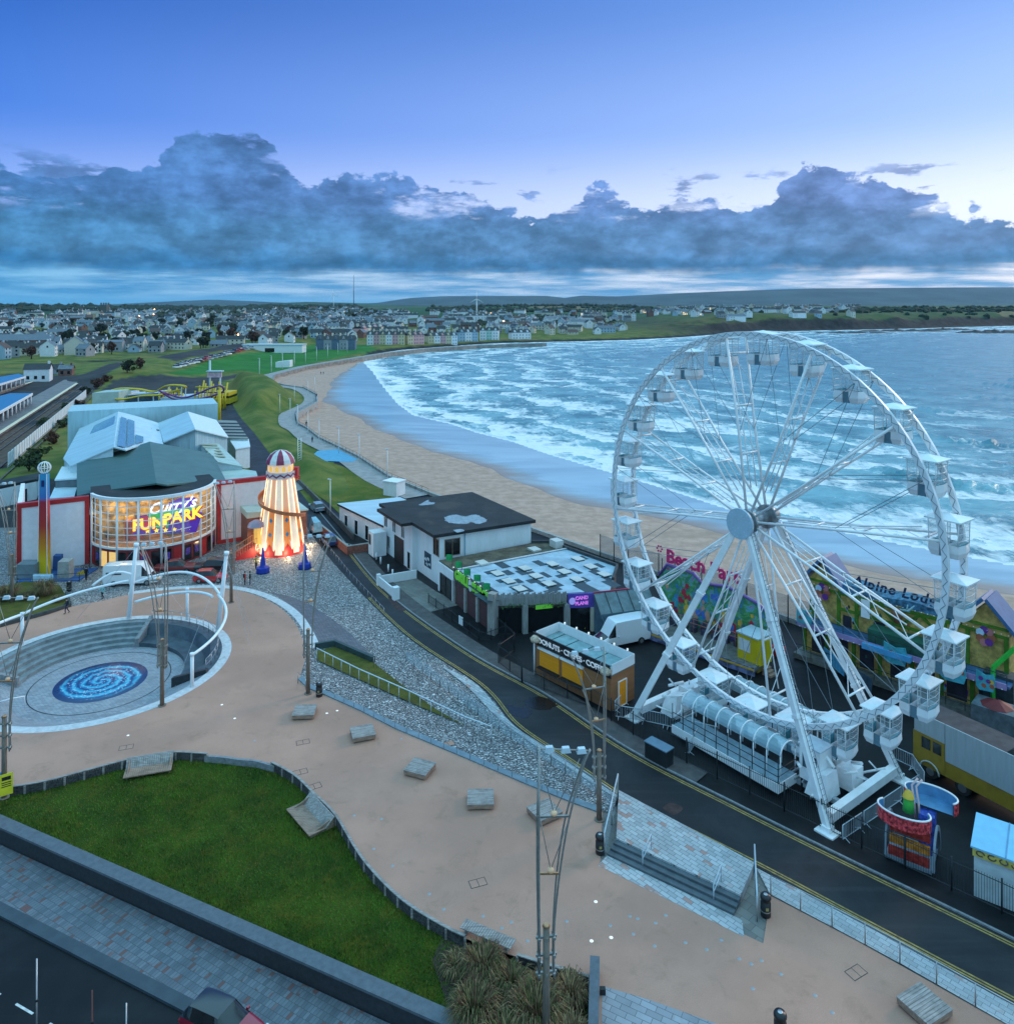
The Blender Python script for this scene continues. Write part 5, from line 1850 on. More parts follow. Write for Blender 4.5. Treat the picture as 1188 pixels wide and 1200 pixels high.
skirt('white_shed_wall',[(268,514,4.6),(291.5,514,4.6),(293.3,523,4.6),(276,526,4.6)],MATS['white_paint'],fun)
roof('small_white_roof',[(72.7,546.5,6.8),(96,548,6.8),(93,560,6.8),(64,562,6.8)],MATS['metal_roof_white'],fun)
skirt('small_wall',[(72.7,546.5,6.8),(96,548,6.8),(93,560,6.8),(64,562,6.8)],P('block_grey',(.16,.20,.22),.7),fun)
roof('small_white_roof',[(64,571,5.4),(90,571,5.4),(87,582,5.4),(58,584,5.4)],MATS['metal_roof_pale'],fun)
skirt('small_wall',[(64,571,5.4),(90,571,5.4),(87,582,5.4),(58,584,5.4)],MATS['block_grey'],fun)
# low wing at the right end behind the slide tower
mb = MB(FM)
mb.box((23.8,1.5,0),(8.6,11.5,4.3))
mb.build('brick_wing',P('wing_brick',(.20,.085,.065),.8,var=.2,scale=2),fun)
mb = MB(FM)
mb.hexa([(19.4,-4.4,4.302),(28.3,-4.4,4.302),(28.3,7.4,4.302),(19.4,7.4,4.302)],[(19.4,-4.4,5.2),(28.3,-4.4,4.45),(28.3,7.4,4.45),(19.4,7.4,5.2)])
mb.build('wing_roof',MATS['metal_roof_sage'],fun)
# ---- white flat roofed clubhouse
A_,B_,C_,D_ = Vector((-18.3,109.8,0)),Vector((-9.2,94.6,0)),Vector((3.8,101.4,0)),Vector((-5.3,116.6,0))
club = thing('clubhouse','white two storey building with a black flat felt roof patched in pale grey','building',B_)
cl_u = (B_ - A_).normalized()
cl_v = (C_ - B_).normalized()
HC = 6.3
mb = MB()
foot = [A_,A_ + cl_u * 10.4,A_ + cl_u * 10.4 - cl_v * -1.4,B_ + cl_v * 1.4,B_ + cl_v * 1.4,C_,D_]
ins = .45
foot = [A_ + cl_u * ins + cl_v * ins,A_ + cl_u * 10.6 + cl_v * ins,A_ + cl_u * 10.6 + cl_v * 1.2,B_ - cl_u * ins + cl_v * 1.2,C_ - cl_u * ins - cl_v * ins,D_ + cl_u * ins - cl_v * ins]
mb.prism([(p.x,p.y) for p in foot],0,HC - .12)
mb.build('wall',MATS['render_white'],club)
mb = MB()
rf = [A_,A_ + cl_u * 4.2 - cl_v * .0,A_ + cl_u * 4.2 - cl_v * 1.6,A_ + cl_u * 11.4 - cl_v * 1.6,A_ + cl_u * 11.4 + cl_v * .3,B_ + cl_v * .3,C_,D_]
rf = [A_,A_ + cl_u * 2.6,A_ + cl_u * 2.6 - cl_v * 1.3,A_ + cl_u * 11.2 - cl_v * 1.3,A_ + cl_u * 11.2 + cl_v * .2,B_ + cl_v * .2,C_,D_]
mb.prism([(p.x,p.y) for p in rf],HC - .12,HC + .28)
rfo = mb.build('roof',MATS['felt_black'],club)
P('roof_patch',(.26,.31,.35),.5,var=.2,scale=1.5,dirt=.3,dcol=(.08,.09,.1))
def blob(pts,z,name,mat,parent,jit=.0,seed=0,n=6):
 pl = spline([Vector((p.x,p.y,z)) for p in pts] + [Vector((pts[0].x,pts[0].y,z))],n)[:-1]
 rn_ = random.Random(seed)
 pl = [p + Vector((rn_.uniform(-jit,jit),rn_.uniform(-jit,jit),0)) for p in pl]
 mb = MB()
 mb.poly([(p.x,p.y) for p in pl],z)
 return mb.build(name,mat,parent)
blob([G(x,y,6.58) for x,y in [(521,606),(532,603),(545,605),(557,603),(568,608),(570,611),(560,614),(552,612),(545,614),(530,613),(523,611)]],HC + .285,'roof_patch',MATS['roof_patch'],rfo,.12,1)
blob([G(x,y,6.58) for x,y in [(490,592),(501,586),(503,588),(509,589),(507,591),(497,592)]],HC + .285,'roof_patch',MATS['roof_patch'],rfo,.1,2)
blob([G(x,y,6.58) for x,y in [(531,621),(540,620),(544,622),(536,624)]],HC + .285,'roof_patch',MATS['roof_patch'],rfo,.06,3)
# openings on the road side and the gable
def opening(parent,c,u,w,h,name='window',mat='window_dark',fr='white_paint',out=.03,cell=True):
 """framed opening: c is the middle of its foot on the wall; u runs along the wall"""
 u = Vector(u).normalized()
 n = Vector((u.y,-u.x,0))
 mb = MB()
 a = c + n * .0
 mb.hexa([a - u * w / 2 - n * .02,a + u * w / 2 - n * .02,a + u * w / 2 + n * out,a - u * w / 2 + n * out],[p + UZ * h for p in (a - u * w / 2 - n * .02,a + u * w / 2 - n * .02,a + u * w / 2 + n * out,a - u * w / 2 + n * out)])
 o = mb.build(name,MATS[mat],parent)
 if fr:
  mb = MB()
  t_ = .07
  for (x0,x1,z0,z1) in ((-w / 2 - t_,w / 2 + t_,h,h + t_),(-w / 2 - t_,w / 2 + t_,-t_,0),(-w / 2 - t_,-w / 2,0,h),(w / 2,w / 2 + t_,0,h)) + (((-.025,.025,0,h),) if cell and w > .9 else ()):
   q = [a + u * x0 - n * .02,a + u * x1 - n * .02,a + u * x1 + n * (out + .05),a + u * x0 + n * (out + .05)]
   mb.hexa([p + UZ * z0 for p in q],[p + UZ * z1 for p in q])
  mb.build('frame',MATS[fr],o)
 return o
F0 = A_ + cl_v * ins
for s_,z,w,h in ((1.6,3.6,1.0,1.5),(4.6,3.6,1.0,1.5),(7.6,3.6,1.0,1.5),(2.6,.9,1.0,1.6)):
 opening(club,F0 + cl_u * s_ + UZ * z,cl_u,w,h)
opening(club,F0 + cl_u * 6.3 + UZ * .02,cl_u,3.0,3.2,'garage_door','dark_steel','dark_steel',cell=False)
opening(club,F0 + cl_u * 9.6 + UZ * .02,cl_u,.9,2.2,'door','window_dark','white_paint')
F1 = A_ + cl_v * 1.2
opening(club,F1 + cl_u * 13.8 + UZ * 1.3,cl_u,2.0,1.9,'mural_panel','window_blue',None)
mb = MB()
for k,(dx,dz,s2) in enumerate(((-.5,.9,.5),(.2,1.1,.4),(.6,.5,.35),(-.2,.35,.4))):
 c = F1 + cl_u * (13.8 + dx) + UZ * (1.3 + dz) - cl_v * .06
 mb.add([c - cl_u * s2,c + cl_u * s2 * .7 - UZ * s2 * .5,c + cl_u * s2 * .9 + UZ * s2 * .4,c - cl_u * s2 * .2 + UZ * s2 * .6],[(0,1,2,3)])
mb.build('mural_shapes',P('mural_pale',(.55,.70,.80),.5,var=.6,scale=2),club)
# corner window
F2 = B_ - cl_u * ins
cw = B_ - cl_u * ins + cl_v * 1.2
opening(club,cw + cl_v * 1.7 + UZ * 3.6,cl_v,2.0,2.0,'window','window_dark','timber_brown')
opening(club,cw - cl_u * .95 + UZ * 3.6,cl_u,1.5,2.0,'window','window_dark','timber_brown')
mb = MB()
p = F2 + cl_v * 4.6
mb.tube([p + cl_u * .1,p + cl_u * .1 + UZ * (HC - .2)],.07,6)
mb.build('downpipe',P('pipe_blue',(.15,.32,.40),.4),club)
# entrance box with dark sign
mb = MB()
c = A_ + cl_u * 2.0 - cl_v * 1.0
mb.box((c.x,c.y,0),(2.0,1.9,3.3),0,math.atan2(cl_u.y,cl_u.x))
pc_ = mb.build('porch',MATS['render_white'],club)
mb = MB()
q = c - cl_v * .98 + UZ * 1.5 - cl_u * .3
mb.hexa([q - cl_u * .35,q + cl_u * .35,q + cl_u * .35 - cl_v * .04,q - cl_u * .35 - cl_v * .04],[p + UZ * 1.4 for p in (q - cl_u * .35,q + cl_u * .35,q + cl_u * .35 - cl_v * .04,q - cl_u * .35 - cl_v * .04)])
mb.build('sign_panel',MATS['black_plastic'],pc_)
# low blue-roofed extension behind and its yard wall
ext = thing('annexe','low white annexe with a pale blue flat roof behind the black roofed clubhouse','building',G(412,600))
ea = [Q(411,581,3.4),Q(447,609,3.4),Q(470,586,3.4),Q(456,574,3.4)]
ea = [Vector((-26.5,121.5,0)),A_ + cl_u * .3 + cl_v * .6,D_ - cl_v * 5 - cl_u * .5,D_ - cl_v * 6 - cl_u * 13.5]
mb = MB()
mb.prism([(p.x,p.y) for p in ea],0,3.2)
mb.build('wall',MATS['render_white'],ext)
c_ = sum(ea,Vector()) / 4
mb = MB()
mb.prism([((p.x - c_.x) * 1.05 + c_.x,(p.y - c_.y) * 1.05 + c_.y) for p in ea],3.2,3.5,0,1)
mb.build('roof',[MATS['slate'],MATS['metal_roof_blue']],ext)
eu = (ea[1] - ea[0]).normalized()
en = Vector((eu.y,-eu.x,0))
for s_ in (2.5,6.0,9.5):
 opening(ext,ea[0] + eu * s_ + UZ * .1,eu,1.0,2.1,'door','window_dark','white_paint',cell=False)
mb = MB()
pth = [A_ - cl_v * .2 + cl_u * .2,A_ - cl_v * 4.6 + cl_u * .2,A_ - cl_v * 4.6 - cl_u * 14]
mb.wall(pth,0,1.15,.25)
o = mb.build('brick_wall',MATS['brick_red'])
k = MB()
k.wall(pth,1.15,1.25,.32)
k.build('coping',MATS['concrete'],o)
tag(o,'low red brick wall with pale coping beside the lane and white annexe','wall')
# kiosk hut beyond
hut = thing('beach_hut','small white box hut behind the annexe by the promenade railing','hut',G(462,575))
mb = MB()
hp = [Q(448,571,2.4),Q(465,571,2.4),Q(470,568,2.4),Q(455,566,2.4)]
hc = G(462,580)
mb.box((hc.x,hc.y,0),(3.0,2.6,2.6),0,R(-30))
mb.build('wall',MATS['render_white'],hut)
mb = MB()
mb.box((hc.x,hc.y,2.6),(3.3,2.9,.16),0,R(-30))
mb.build('roof',MATS['white_paint'],hut)
# front yard wall of the clubhouse
fy = thing('yard_wall','low white wall around the small terrace in front of the clubhouse corner','wall',G(515,690))
pth = [B_ + cl_u * .2 - cl_v * 0.2 - cl_u * 4.5,B_ - cl_u * 4.3 - cl_v * 5.2,B_ + cl_u * 1.2 - cl_v * 5.2]
mb = MB()
mb.wall(pth,0,1.1,.22)
mb.build('wall',MATS['render_white'],fy)
mb = MB()
mb.box((pth[2].x,pth[2].y,0),(.7,.7,1.5),0,R(-58))
mb.build('pillar',MATS['render_white'],fy)
mb = MB()
mb.box((pth[1].x,pth[1].y,0),(.45,.45,1.35),0,R(-58))
mb.build('pillar',MATS['render_white'],fy)
mb = MB()
mb.add([p + UZ * .03 for p in (pth[0],pth[1],pth[2],B_ + cl_u * 1.2)],[(0,1,2,3)])
struct(mb.build('terrace',MATS['concrete_flags']))
mb = MB()
q0 = B_ + cl_u * 1.2
mb.add([p + UZ * .02 for p in (q0,pth[2],pth[2] + cl_u * 5.5 + cl_v * .6,q0 + cl_u * 5.0 + cl_v * 1.0)],[(0,1,2,3)])
struct(mb.build('terrace',MATS['concrete_flags']))
mb = MB()
A2 = offset_line(road_r[10:46],.16)
B2 = offset_line(road_r[10:46],1.9)
for p in A2 + B2:
 p.z = .085
mb.strip(B2,A2)
struct(mb.build('pavement',P('pave_dark',(.085,.075,.075),.75,var=.25,scale=1.2,dirt=.3)))
mb = MB()
A2 = offset_line(road_r[46:72],.16)
B2 = offset_line(road_r[46:72],1.0)
for p in A2 + B2:
 p.z = .085
mb.strip(B2,A2)
struct(mb.build('pavement',MATS['asphalt_dark']))
for i,(px,py) in enumerate([(436,651),(441,656),(446,661),(455,670),(460,676)]):
 p = G(px,py)
 mb = MB()
 mb.tube([p,p + UZ * .95],.11,8)
 o = mb.build('bollard',MATS['white_paint'])
 tag(o,'short white bollard on the pavement before the clubhouse','bollard','white bollards before the clubhouse')
# ---- low arcade building with green letters and patched roof
P('roof_felt_blue',(.33,.44,.52),.55,var=.18,scale=.7,dirt=.35,dcol=(.12,.17,.21))
P('roof_felt_dark',(.032,.055,.070),.6,var=.2,scale=1.0)
P('roof_moss',(.085,.078,.055),.9,var=.45,scale=.9,dirt=.5,dcol=(.05,.03,.025))
low = thing('arcade_shops','low flat roofed seafront shops with green letters, timber posts and a patched blue roof','shops',G(580,742))
LH = 3.6
c0 = Vector((-8.3,94.2,0))
c1 = Vector((-1.4,81.9,0))
c2 = Vector((3.2,83.1,0))
c3 = Vector((11.3,84.4,0))
c4 = Vector((13.2,92.0,0))
c5 = Vector((5.6,101.2,0))
c6 = Vector((3.2,101.0,0))
lp = [c0,c1,c2,c3,c4,c5,c6]
mb = MB()
cc_ = sum(lp,Vector()) / 7
mb.prism([((p.x - cc_.x) * .985 + cc_.x,(p.y - cc_.y) * .985 + cc_.y) for p in lp],0,LH - .2)
mb.build('wall',P('shop_wall',(.10,.095,.09),.8,var=.3,scale=1),low)
# split the roof: mossy back strip and blue felt
m0,m1_ = c0.lerp(c1,.30),c5.lerp(c4,.28)
mb = MB()
mb.prism([(p.x,p.y) for p in (c0,m0,m1_,c5,c6)],LH - .2,LH + .05)
mb.build('mossy_roof',MATS['roof_moss'],low)
mb = MB()
mb.prism([(p.x,p.y) for p in (m0,c1,c2,c3,c4,m1_)],LH - .2,LH)
br_ = mb.build('blue_roof',MATS['roof_felt_blue'],low)
mb = MB()
mb.wall([(p.x,p.y) for p in (c6 + Vector((0,.1,0)),c5,c4,c3.lerp(c4,.4))],LH,LH + .35,.3)
mb.build('parapet',P('parapet_dark',(.05,.055,.06),.8,var=.3),low)
mb = MB()
mb.wall([(p.x,p.y) for p in (m0,m1_)],LH + .05,LH + .17,.22)
mb.build('roof_kerb',MATS['kerb_pale'],low)
# dark repairs and roof lights
lights_px = [(581,669),(612,683),(628,672),(609,703 - 14),(645,661 - 1),(658,668),(671,661),(676,677),(643,683),(606,694),(614,665),(690,663 - 10),(708,670)]
rl = [(583,671),(596,680),(609,689),(628,674),(643,683),(647,660),(661,669),(676,678),(692,663),(708,672),(677,654),(615,665)]
rn = random.Random(9)
for i,(px,py) in enumerate(rl):
 p = G(px,py,LH + .2)
 ang = math.atan2((c1 - c0).y,(c1 - c0).x) + .03
 mb = MB()
 for (dx,dy,sx_,sy_) in ((-.9,.1,1.5,1.9),(.9,-.6,1.3,1.2),(.1,1.2,1.8,1.0)):
  if rn.random() < .68:
   d = Vector((math.cos(ang),math.sin(ang),0)) * (dx + rn.uniform(-.4,.4)) + Vector((-math.sin(ang),math.cos(ang),0)) * (dy + rn.uniform(-.4,.4))
   mb.box((p.x + d.x,p.y + d.y,LH + .003 + .002 * rn.random()),(sx_ * rn.uniform(.7,1.3),sy_ * rn.uniform(.6,1.2),.004),0,ang)
 if mb.v:
  mb.build('felt_patch',MATS['roof_felt_dark'],br_)
 mb = MB()
 mb.box((p.x,p.y,LH),(1.4,1.05,.12),0,ang)
 k_ = mb.build('roof_light',MATS['granite_dark'],br_)
 mb = MB()
 mb.box((p.x,p.y,LH + .121),(1.5,1.15,.07),0,ang)
 mb.build('dome',P('rooflight_white',(.55,.54,.50),.4,var=.08),k_)
for (px,py,w_,d_) in ((566,690,3.6,2.0),(573,699,3.0,2.2),(588,662,2.4,1.2),(688,690,3.4,1.6),(650,696,2.6,1.4),(632,660,2.0,1.0),(716,684,2.2,1.2)):
 p = G(px,py,LH)
 mb = MB()
 mb.box((p.x,p.y,LH + .006),(w_,d_,.004),0,ang)
 mb.build('felt_patch',MATS['roof_felt_dark'],br_)
for px,py in ((565,661),(626,645),(652,641)):
 p = G(px,py,LH)
 mb = MB()
 mb.box((p.x,p.y,LH + .052),(1.5,1.2,.2 if px != 652 else .9),0,ang)
 mb.build('roof_light',MATS['rooflight_white'],low)
# road side front: white end, brown shutters, letters on a dark fascia
fu = (c1 - c0).normalized()
fn = Vector((fu.y,-fu.x,0))
if fn.y > 0:
 fn = -fn
FLn = (c1 - c0).length
mb = MB()
q = c0 + fn * .16
mb.hexa([q + fu * .0,q + fu * 4.4,q + fu * 4.4 - fn * .3,q - fn * .3],[p + UZ * 3.5 for p in (q + fu * .0,q + fu * 4.4,q + fu * 4.4 - fn * .3,q - fn * .3)])
mb.build('white_front',MATS['render_white'],low)
opening(low,c0 + fu * 2.3 + fn * .19 + UZ * .05,-fu if fn.dot(Vector((fu.y,-fu.x,0))) < 0 else fu,3.0,2.3,'glass_doors','window_dark','black_plastic')
for k in range(3):
 s0 = 4.9 + k * 3.0
 mb = MB()
 q = c0 + fn * .12
 a,b = q + fu * s0,q + fu * (s0 + 2.6)
 mb.hexa([a,b,b - fn * .2,a - fn * .2],[p + UZ * 2.5 for p in (a,b,b - fn * .2,a - fn * .2)])
 mb.build('shutter',P('shutter_brown',(.10,.045,.045),.6,var=.2,scale=2,streak=(.3,.3,6)),low)
 mb = MB()
 c = q + fu * (s0 - .2) + fn * .08
 mb.box((c.x,c.y,0),(.4,.3,2.7),0,math.atan2(fu.y,fu.x))
 mb.build('pillar',MATS['concrete'],low)
for s0 in (7.4,10.4):
 mb = MB()
 q = c0 + fu * (s0 + .1) + fn * .16 + UZ * .3
 for j in range(7):
  mb.box((q.x + fu.x * .16 * math.sin(j * 1.3),q.y + fu.y * .16 * math.sin(j * 1.3),q.z + j * .26),(.34 - .03 * j * (j % 2),.05,.22),0,math.atan2(fu.y,fu.x))
 mb.build('painted_figure',P('figure_cream',(.55,.45,.40),.6,var=.5,scale=3),low)
mb = MB()
a,b = c0 + fu * 4.5 + fn * .2,c1 + fn * .2
mb.hexa([a + UZ * 2.6,b + UZ * 2.6,b - fn * .25 + UZ * 2.6,a - fn * .25 + UZ * 2.6],[p + UZ * 4.1 for p in (a,b,b - fn * .25,a - fn * .25)])
mb.build('fascia',MATS['timber_dark'],low)
mb = MB()
for k in range(8):
 q = a.lerp(b,k / 7) + UZ * 4.15
 mb.lathe([(0,-.1),(.1,0),(0,.1)],(q.x,q.y,q.z),8)
mb.build('fairy_lights',P('bulb_white',(.9,.9,.85),.4,emit=.35),low)
rt = fu
mb = MB()
put_text(mb,'GRILL',a.lerp(b,.25) + fn * .10 + UZ * 3.55,rt,UZ,1.45,.06,bold=.05,shear=.1)
put_text(mb,'BURGER',a.lerp(b,.76) + fn * .10 + UZ * 3.5,rt,UZ,1.30,.06,bold=.05,shear=.1)
mb.build('green_letters',P('letter_green',(.10,.42,.04),.4,var=.1,emit=.25),low)
mb = MB()
q = a.lerp(b,.475) + fn * .12 + UZ * 3.5
mb.add([q + rt * .42 * math.cos(2 * PI * k / 20) + UZ * .68 * math.sin(2 * PI * k / 20) for k in range(20)],[tuple(range(20))])
mb.build('white_oval',MATS['white_paint'],low)
# corner post and timber front
mb = MB()
mb.box((c1.x - .1,c1.y - .25,0),(.9,.8,4.35),0,R(-30))
mb.build('corner_post',P('post_weathered',(.30,.28,.26),.8,var=.2,scale=2,streak=(4,4,.5)),low)
f2 = (c2 - c1).normalized()
n2_ = Vector((f2.y,-f2.x,0))
def board(p,q,z0,z1,name,mat,off=.3,th=.14,wob=0):
 mb = MB()
 fine = along([p,q],.22)
 for i,(s_,e_) in enumerate(zip(fine[:-1],fine[1:])):
  d = (e_ - s_) * .06
  mb.wall([s_ + d + n2_ * off,e_ - d + n2_ * off],z0,z1 + wob * math.sin(i * 2.1),th)
 return mb.build(name,mat,low)
P('board_weathered',(.25,.255,.25),.85,var=.3,scale=2,streak=(5,5,.4))
e2 = Vector((6.3,82.4,0))
board(c1,e2,3.0,4.25,'timber_fascia',MATS['board_weathered'],wob=.12)
for s_,w_ in ((.42,.55),(1.0,.55),(.70,.0)):
 if w_:
  p = c1.lerp(e2,s_) + n2_ * .3
  mb = MB()
  mb.box((p.x,p.y,0),(w_,.5,3.0),0,math.atan2(f2.y,f2.x))
  mb.build('timber_pillar',MATS['board_weathered'],low)
mb = MB()
p,q = c1.lerp(e2,.06) + n2_ * .12,c1.lerp(e2,.97) + n2_ * .12
mb.hexa([p,q,q - n2_ * .1,p - n2_ * .1],[x + UZ * 2.6 for x in (p,q,q - n2_ * .1,p - n2_ * .1)])
mb.build('dark_opening',MATS['window_dark'],low)
mb = MB()
rn = random.Random(2)
for k in range(150):
 p = c1.lerp(e2,rn.uniform(.08,.98)) + n2_ * (.42 + rn.uniform(-.05,.1)) + UZ * (3.0 + rn.uniform(-.2,.22))
 d = Vector((rn.uniform(-1,1),rn.uniform(-1,1),rn.uniform(-1,1))) * .16
 e_ = Vector((rn.uniform(-1,1),rn.uniform(-1,1),rn.uniform(-1,1))) * .12
 mb.add([p,p + d,p + d + e_,p + e_],[(0,1,2,3)],0)
mb.build('garland',P('garland_green',(.06,.14,.03),.8,var=.5,scale=6),low)
p = c1.lerp(e2,.68) + n2_ * .45 + UZ * 2.62
mb = MB()
mb.hexa([p - f2 * .95,p + f2 * .95,p + f2 * .95 + n2_ * .06,p - f2 * .95 + n2_ * .06],[x + UZ * .42 for x in (p - f2 * .95,p + f2 * .95,p + f2 * .95 + n2_ * .06,p - f2 * .95 + n2_ * .06)])
mb.build('green_board',MATS['letter_green'],low)
# parasols on the roof edge
for i,(px,py) in enumerate([(530,654),(541,662),(551,671),(563,678),(574,688)]):
 p = G(px,py,4.6)
 o = thing('green_flag','small green banner on a thin pole above the green letters','flag',(p.x,p.y,LH),0,'green banners on the roof edge')
 mb = MB()
 mb.tube([(p.x,p.y,LH),(p.x,p.y,5.0)],.03,5)
 mb.build('pole',MATS['dark_steel'],o)
 mb = MB()
 mb.wall([(p.x + .03,p.y),(p.x - .35,p.y + .12),(p.x - .75,p.y + .05)],4.25,5.0,.02)
 mb.build('cloth',P('flag_green',(.02,.33,.10),.7,var=.2),o)
# sweet shop unit with purple sign
e3 = Vector((9.2,82.7,0))
mb = MB()
p,q = e2.lerp(e3,.05) + n2_ * .35,e3 + n2_ * .35
mb.hexa([p + UZ * 2.55,q + UZ * 2.55,q - n2_ * .2 + UZ * 2.55,p - n2_ * .2 + UZ * 2.55],[x + UZ * 4.05 for x in (p,q,q - n2_ * .2,p - n2_ * .2)])
sb = mb.build('purple_sign',P('sign_violet',(.06,.05,.30),.45,emit=.10),low)
mb = MB()
mid_ = p.lerp(q,.58)
put_text(mb,'CANDY',mid_ + n2_ * .06 + UZ * 3.62,f2,UZ,.50,.03,bold=.02)
put_text(mb,'PLANET',mid_ + n2_ * .06 + UZ * 3.05,f2,UZ,.50,.03,bold=.02)
mb.build('lettering',P('letter_pink',(.72,.20,.75),.4,emit=.35),sb)
mb = MB()
cpt = p.lerp(q,.16) + n2_ * .05 + UZ * 3.3
mb.add([cpt + f2 * .38 * math.cos(2 * PI * k / 18) + UZ * .38 * math.sin(2 * PI * k / 18) for k in range(18)],[tuple(range(18))])
mb.build('emblem',P('letter_lilac',(.45,.42,.85),.4,emit=.2),sb)
for s_ in (.04,.98):
 mb = MB()
 x = e2.lerp(e3,s_) + n2_ * .25
 mb.box((x.x,x.y,0),(.45,.4,2.55),0,math.atan2(f2.y,f2.x))
 mb.build('pillar',MATS['render_cream'],low)
mb = MB()
p,q = e2.lerp(e3,.1) + n2_ * .12,e2.lerp(e3,.93) + n2_ * .12
mb.hexa([p,q,q - n2_ * .1,p - n2_ * .1],[x + UZ * 2.55 for x in (p,q,q - n2_ * .1,p - n2_ * .1)])
mb.build('dark_opening',MATS['window_dark'],low)
# tarpaulin lean-to
e4 = Vector((15.5,84.6,0))
lt = thing('lean_to','grey tarpaulin lean-to with red edge against the patched roof shops','shelter',(e3.x + 3,e3.y - 1,0))
P('tarp',(.10,.155,.175),.5,var=.25,scale=1.2,dirt=.3,dcol=(.05,.06,.06))
a,b = e3 + n2_ * .2 + UZ * 4.0,e4 + n2_ * .2 + UZ * 4.0
c,d = e4 + n2_ * 2.3 + UZ * 2.5,e3 + n2_ * 2.3 + UZ * 2.5
mb = MB()
mb.add([a,b,c,d],[(0,3,2,1)])
mb.build('sloping_cover',MATS['tarp'],lt)
mb = MB()
mb.add([d,c,c - UZ * 2.5,d - UZ * 2.5,a,a - UZ * 4,b,b - UZ * 4],[(0,3,2,1),(4,5,3,0),(1,2,7,6)])
mb.build('side_sheet',P('tarp_blue',(.07,.13,.17),.5,var=.3,scale=1),lt)
for k in range(6):
 mb = MB()
 mb.bar(a.lerp(b,k / 5) + UZ * .04,d.lerp(c,k / 5) + UZ * .04,.07,.05)
 mb.build('seam_batten',MATS['dark_steel'],lt)
mb = MB()
mb.bar(a + UZ * .03,b + UZ * .03,.16,.12)
mb.build('red_edge',P('tarp_red',(.34,.03,.07),.6),lt)
mb = MB()
for k in range(4):
 p = d.lerp(c,(k + .1) / 4) + n2_ * .04
 q = d.lerp(c,(k + .9) / 4) + n2_ * .04
 pts = [p.lerp(q,j / 8) - UZ * (.15 + 1.0 * math.sin(PI * j / 8)) for j in range(9)]
 pts2 = [x - UZ * .18 for x in pts]
 mb.strip(pts,pts2)
mb.build('loose_fold',P('tarp_fold',(.16,.26,.32),.5),lt)
# yellow covered machine at the shop door
p = G(677,737)
o = thing('covered_machine','yellow plastic wrapped machine standing at the dark sweet shop door','covered machine',p)
mb = MB()
mb.hexa([(p.x - .75,p.y - .5,.15),(p.x + .75,p.y - .4,.15),(p.x + .7,p.y + .5,.15),(p.x - .7,p.y + .5,.15)],[(p.x - .7,p.y - .45,2.2),(p.x + .72,p.y - .38,2.25),(p.x + .66,p.y + .45,2.2),(p.x - .68,p.y + .45,2.15)])
mb.build('cover',P('cover_yellow',(.55,.42,.03),.45,var=.35,scale=3,bump=.6),o)
mb = MB()
for dx in (-.55,.55):
 for dy in (-.35,.35):
  mb.box((p.x + dx,p.y + dy,0),(.12,.12,.15))
mb.build('feet',MATS['rubber'],o)
# ---- doughnut kiosk
KO = Vector((2.7,72.6,0))
KU = Vector((.674,-.739,0)).normalized()
KM = frame(KO,KU)
KL,KD,KH = 9.2,3.2,3.1
ks = thing('food_kiosk','brown food kiosk with orange shutters and a doughnuts crepes coffee sign','kiosk',KO)
mb = MB(KM)
mb.box((KL / 2,KD / 2,.15),(KL,KD,KH - .15))
mb.build('wall',P('kiosk_brown',(.30,.125,.05),.6,var=.1,scale=.8,streak=(.3,.3,3)),ks)
mb = MB(KM)
mb.box((KL / 2,KD / 2,KH),(KL - .1,KD - .1,.12))
mb.build('roof',P('kiosk_roof',(.24,.38,.40),.5,var=.15,dirt=.25,dcol=(.12,.18,.18)),ks)
for k in range(5):
 mb = MB(KM)
 mb.box((.9 + k * 1.8,KD / 2,KH + .121),(.06,KD - .3,.03))
 mb.build('roof_seam',MATS['dark_steel'],ks)
for u in (1.85,4.75):
 o = MB(KM)
 o.box((u,-.04,1.15),(2.5,.08,1.55))
 so_ = o.build('shutter',P('kiosk_orange',(.88,.30,.012),.45,var=.08,streak=(.2,.2,8)),ks)
 o = MB(KM)
 o.box((u,-.13,2.72),(2.75,.26,.16))
 o.build('shutter_box',MATS['white_paint'],so_)
 o = MB(KM)
 o.box((u,-.22,1.0),(2.6,.45,.07))
 o.build('counter',MATS['dark_steel'],so_)
mb = MB(KM)
mb.hexa([(-.05,-.10,KH - .15),(KL + .05,-.10,KH - .15),(KL + .05,.02,KH - .15),(-.05,.02,KH - .15)],[(-.05,-.30,KH + 1.05),(KL + .05,-.30,KH + 1.05),(KL + .05,-.18,KH + 1.05),(-.05,-.18,KH + 1.05)])
sg = mb.build('sign_board',MATS['black_plastic'],ks)
mb = MB()
u_,n_ = KU,Vector((KU.y,-KU.x,0))
upv = (UZ * 1.2 + n_ * .2).normalized()
put_text(mb,'DONUTS · CREPES · COFFEE',KM @ Vector((KL / 2 + .15,-.26,KH + .44)),u_,upv,.74,.02,bold=.015,sp=.9)
mb.build('lettering',P('letter_white',(.85,.86,.88),.5,emit=.1),sg)
for u in (.35,KL - .3):
 mb = MB(KM)
 mb.lathe([(0,0),(.5,.05),(.55,.3),(.3,.55),(0,.6)],(u,-.3,KH - .1 + .35),12)
 mb.build('painted_cup',P('cup_cream',(.5,.38,.28),.6,var=.4,scale=4),sg)
mb = MB(KM)
mb.wall([(KL,.1),(KL,KD),(0,KD),(0,.1)],KH + .12,KH + 1.0,.06)
mb.build('white_parapet',MATS['white_paint'],ks)
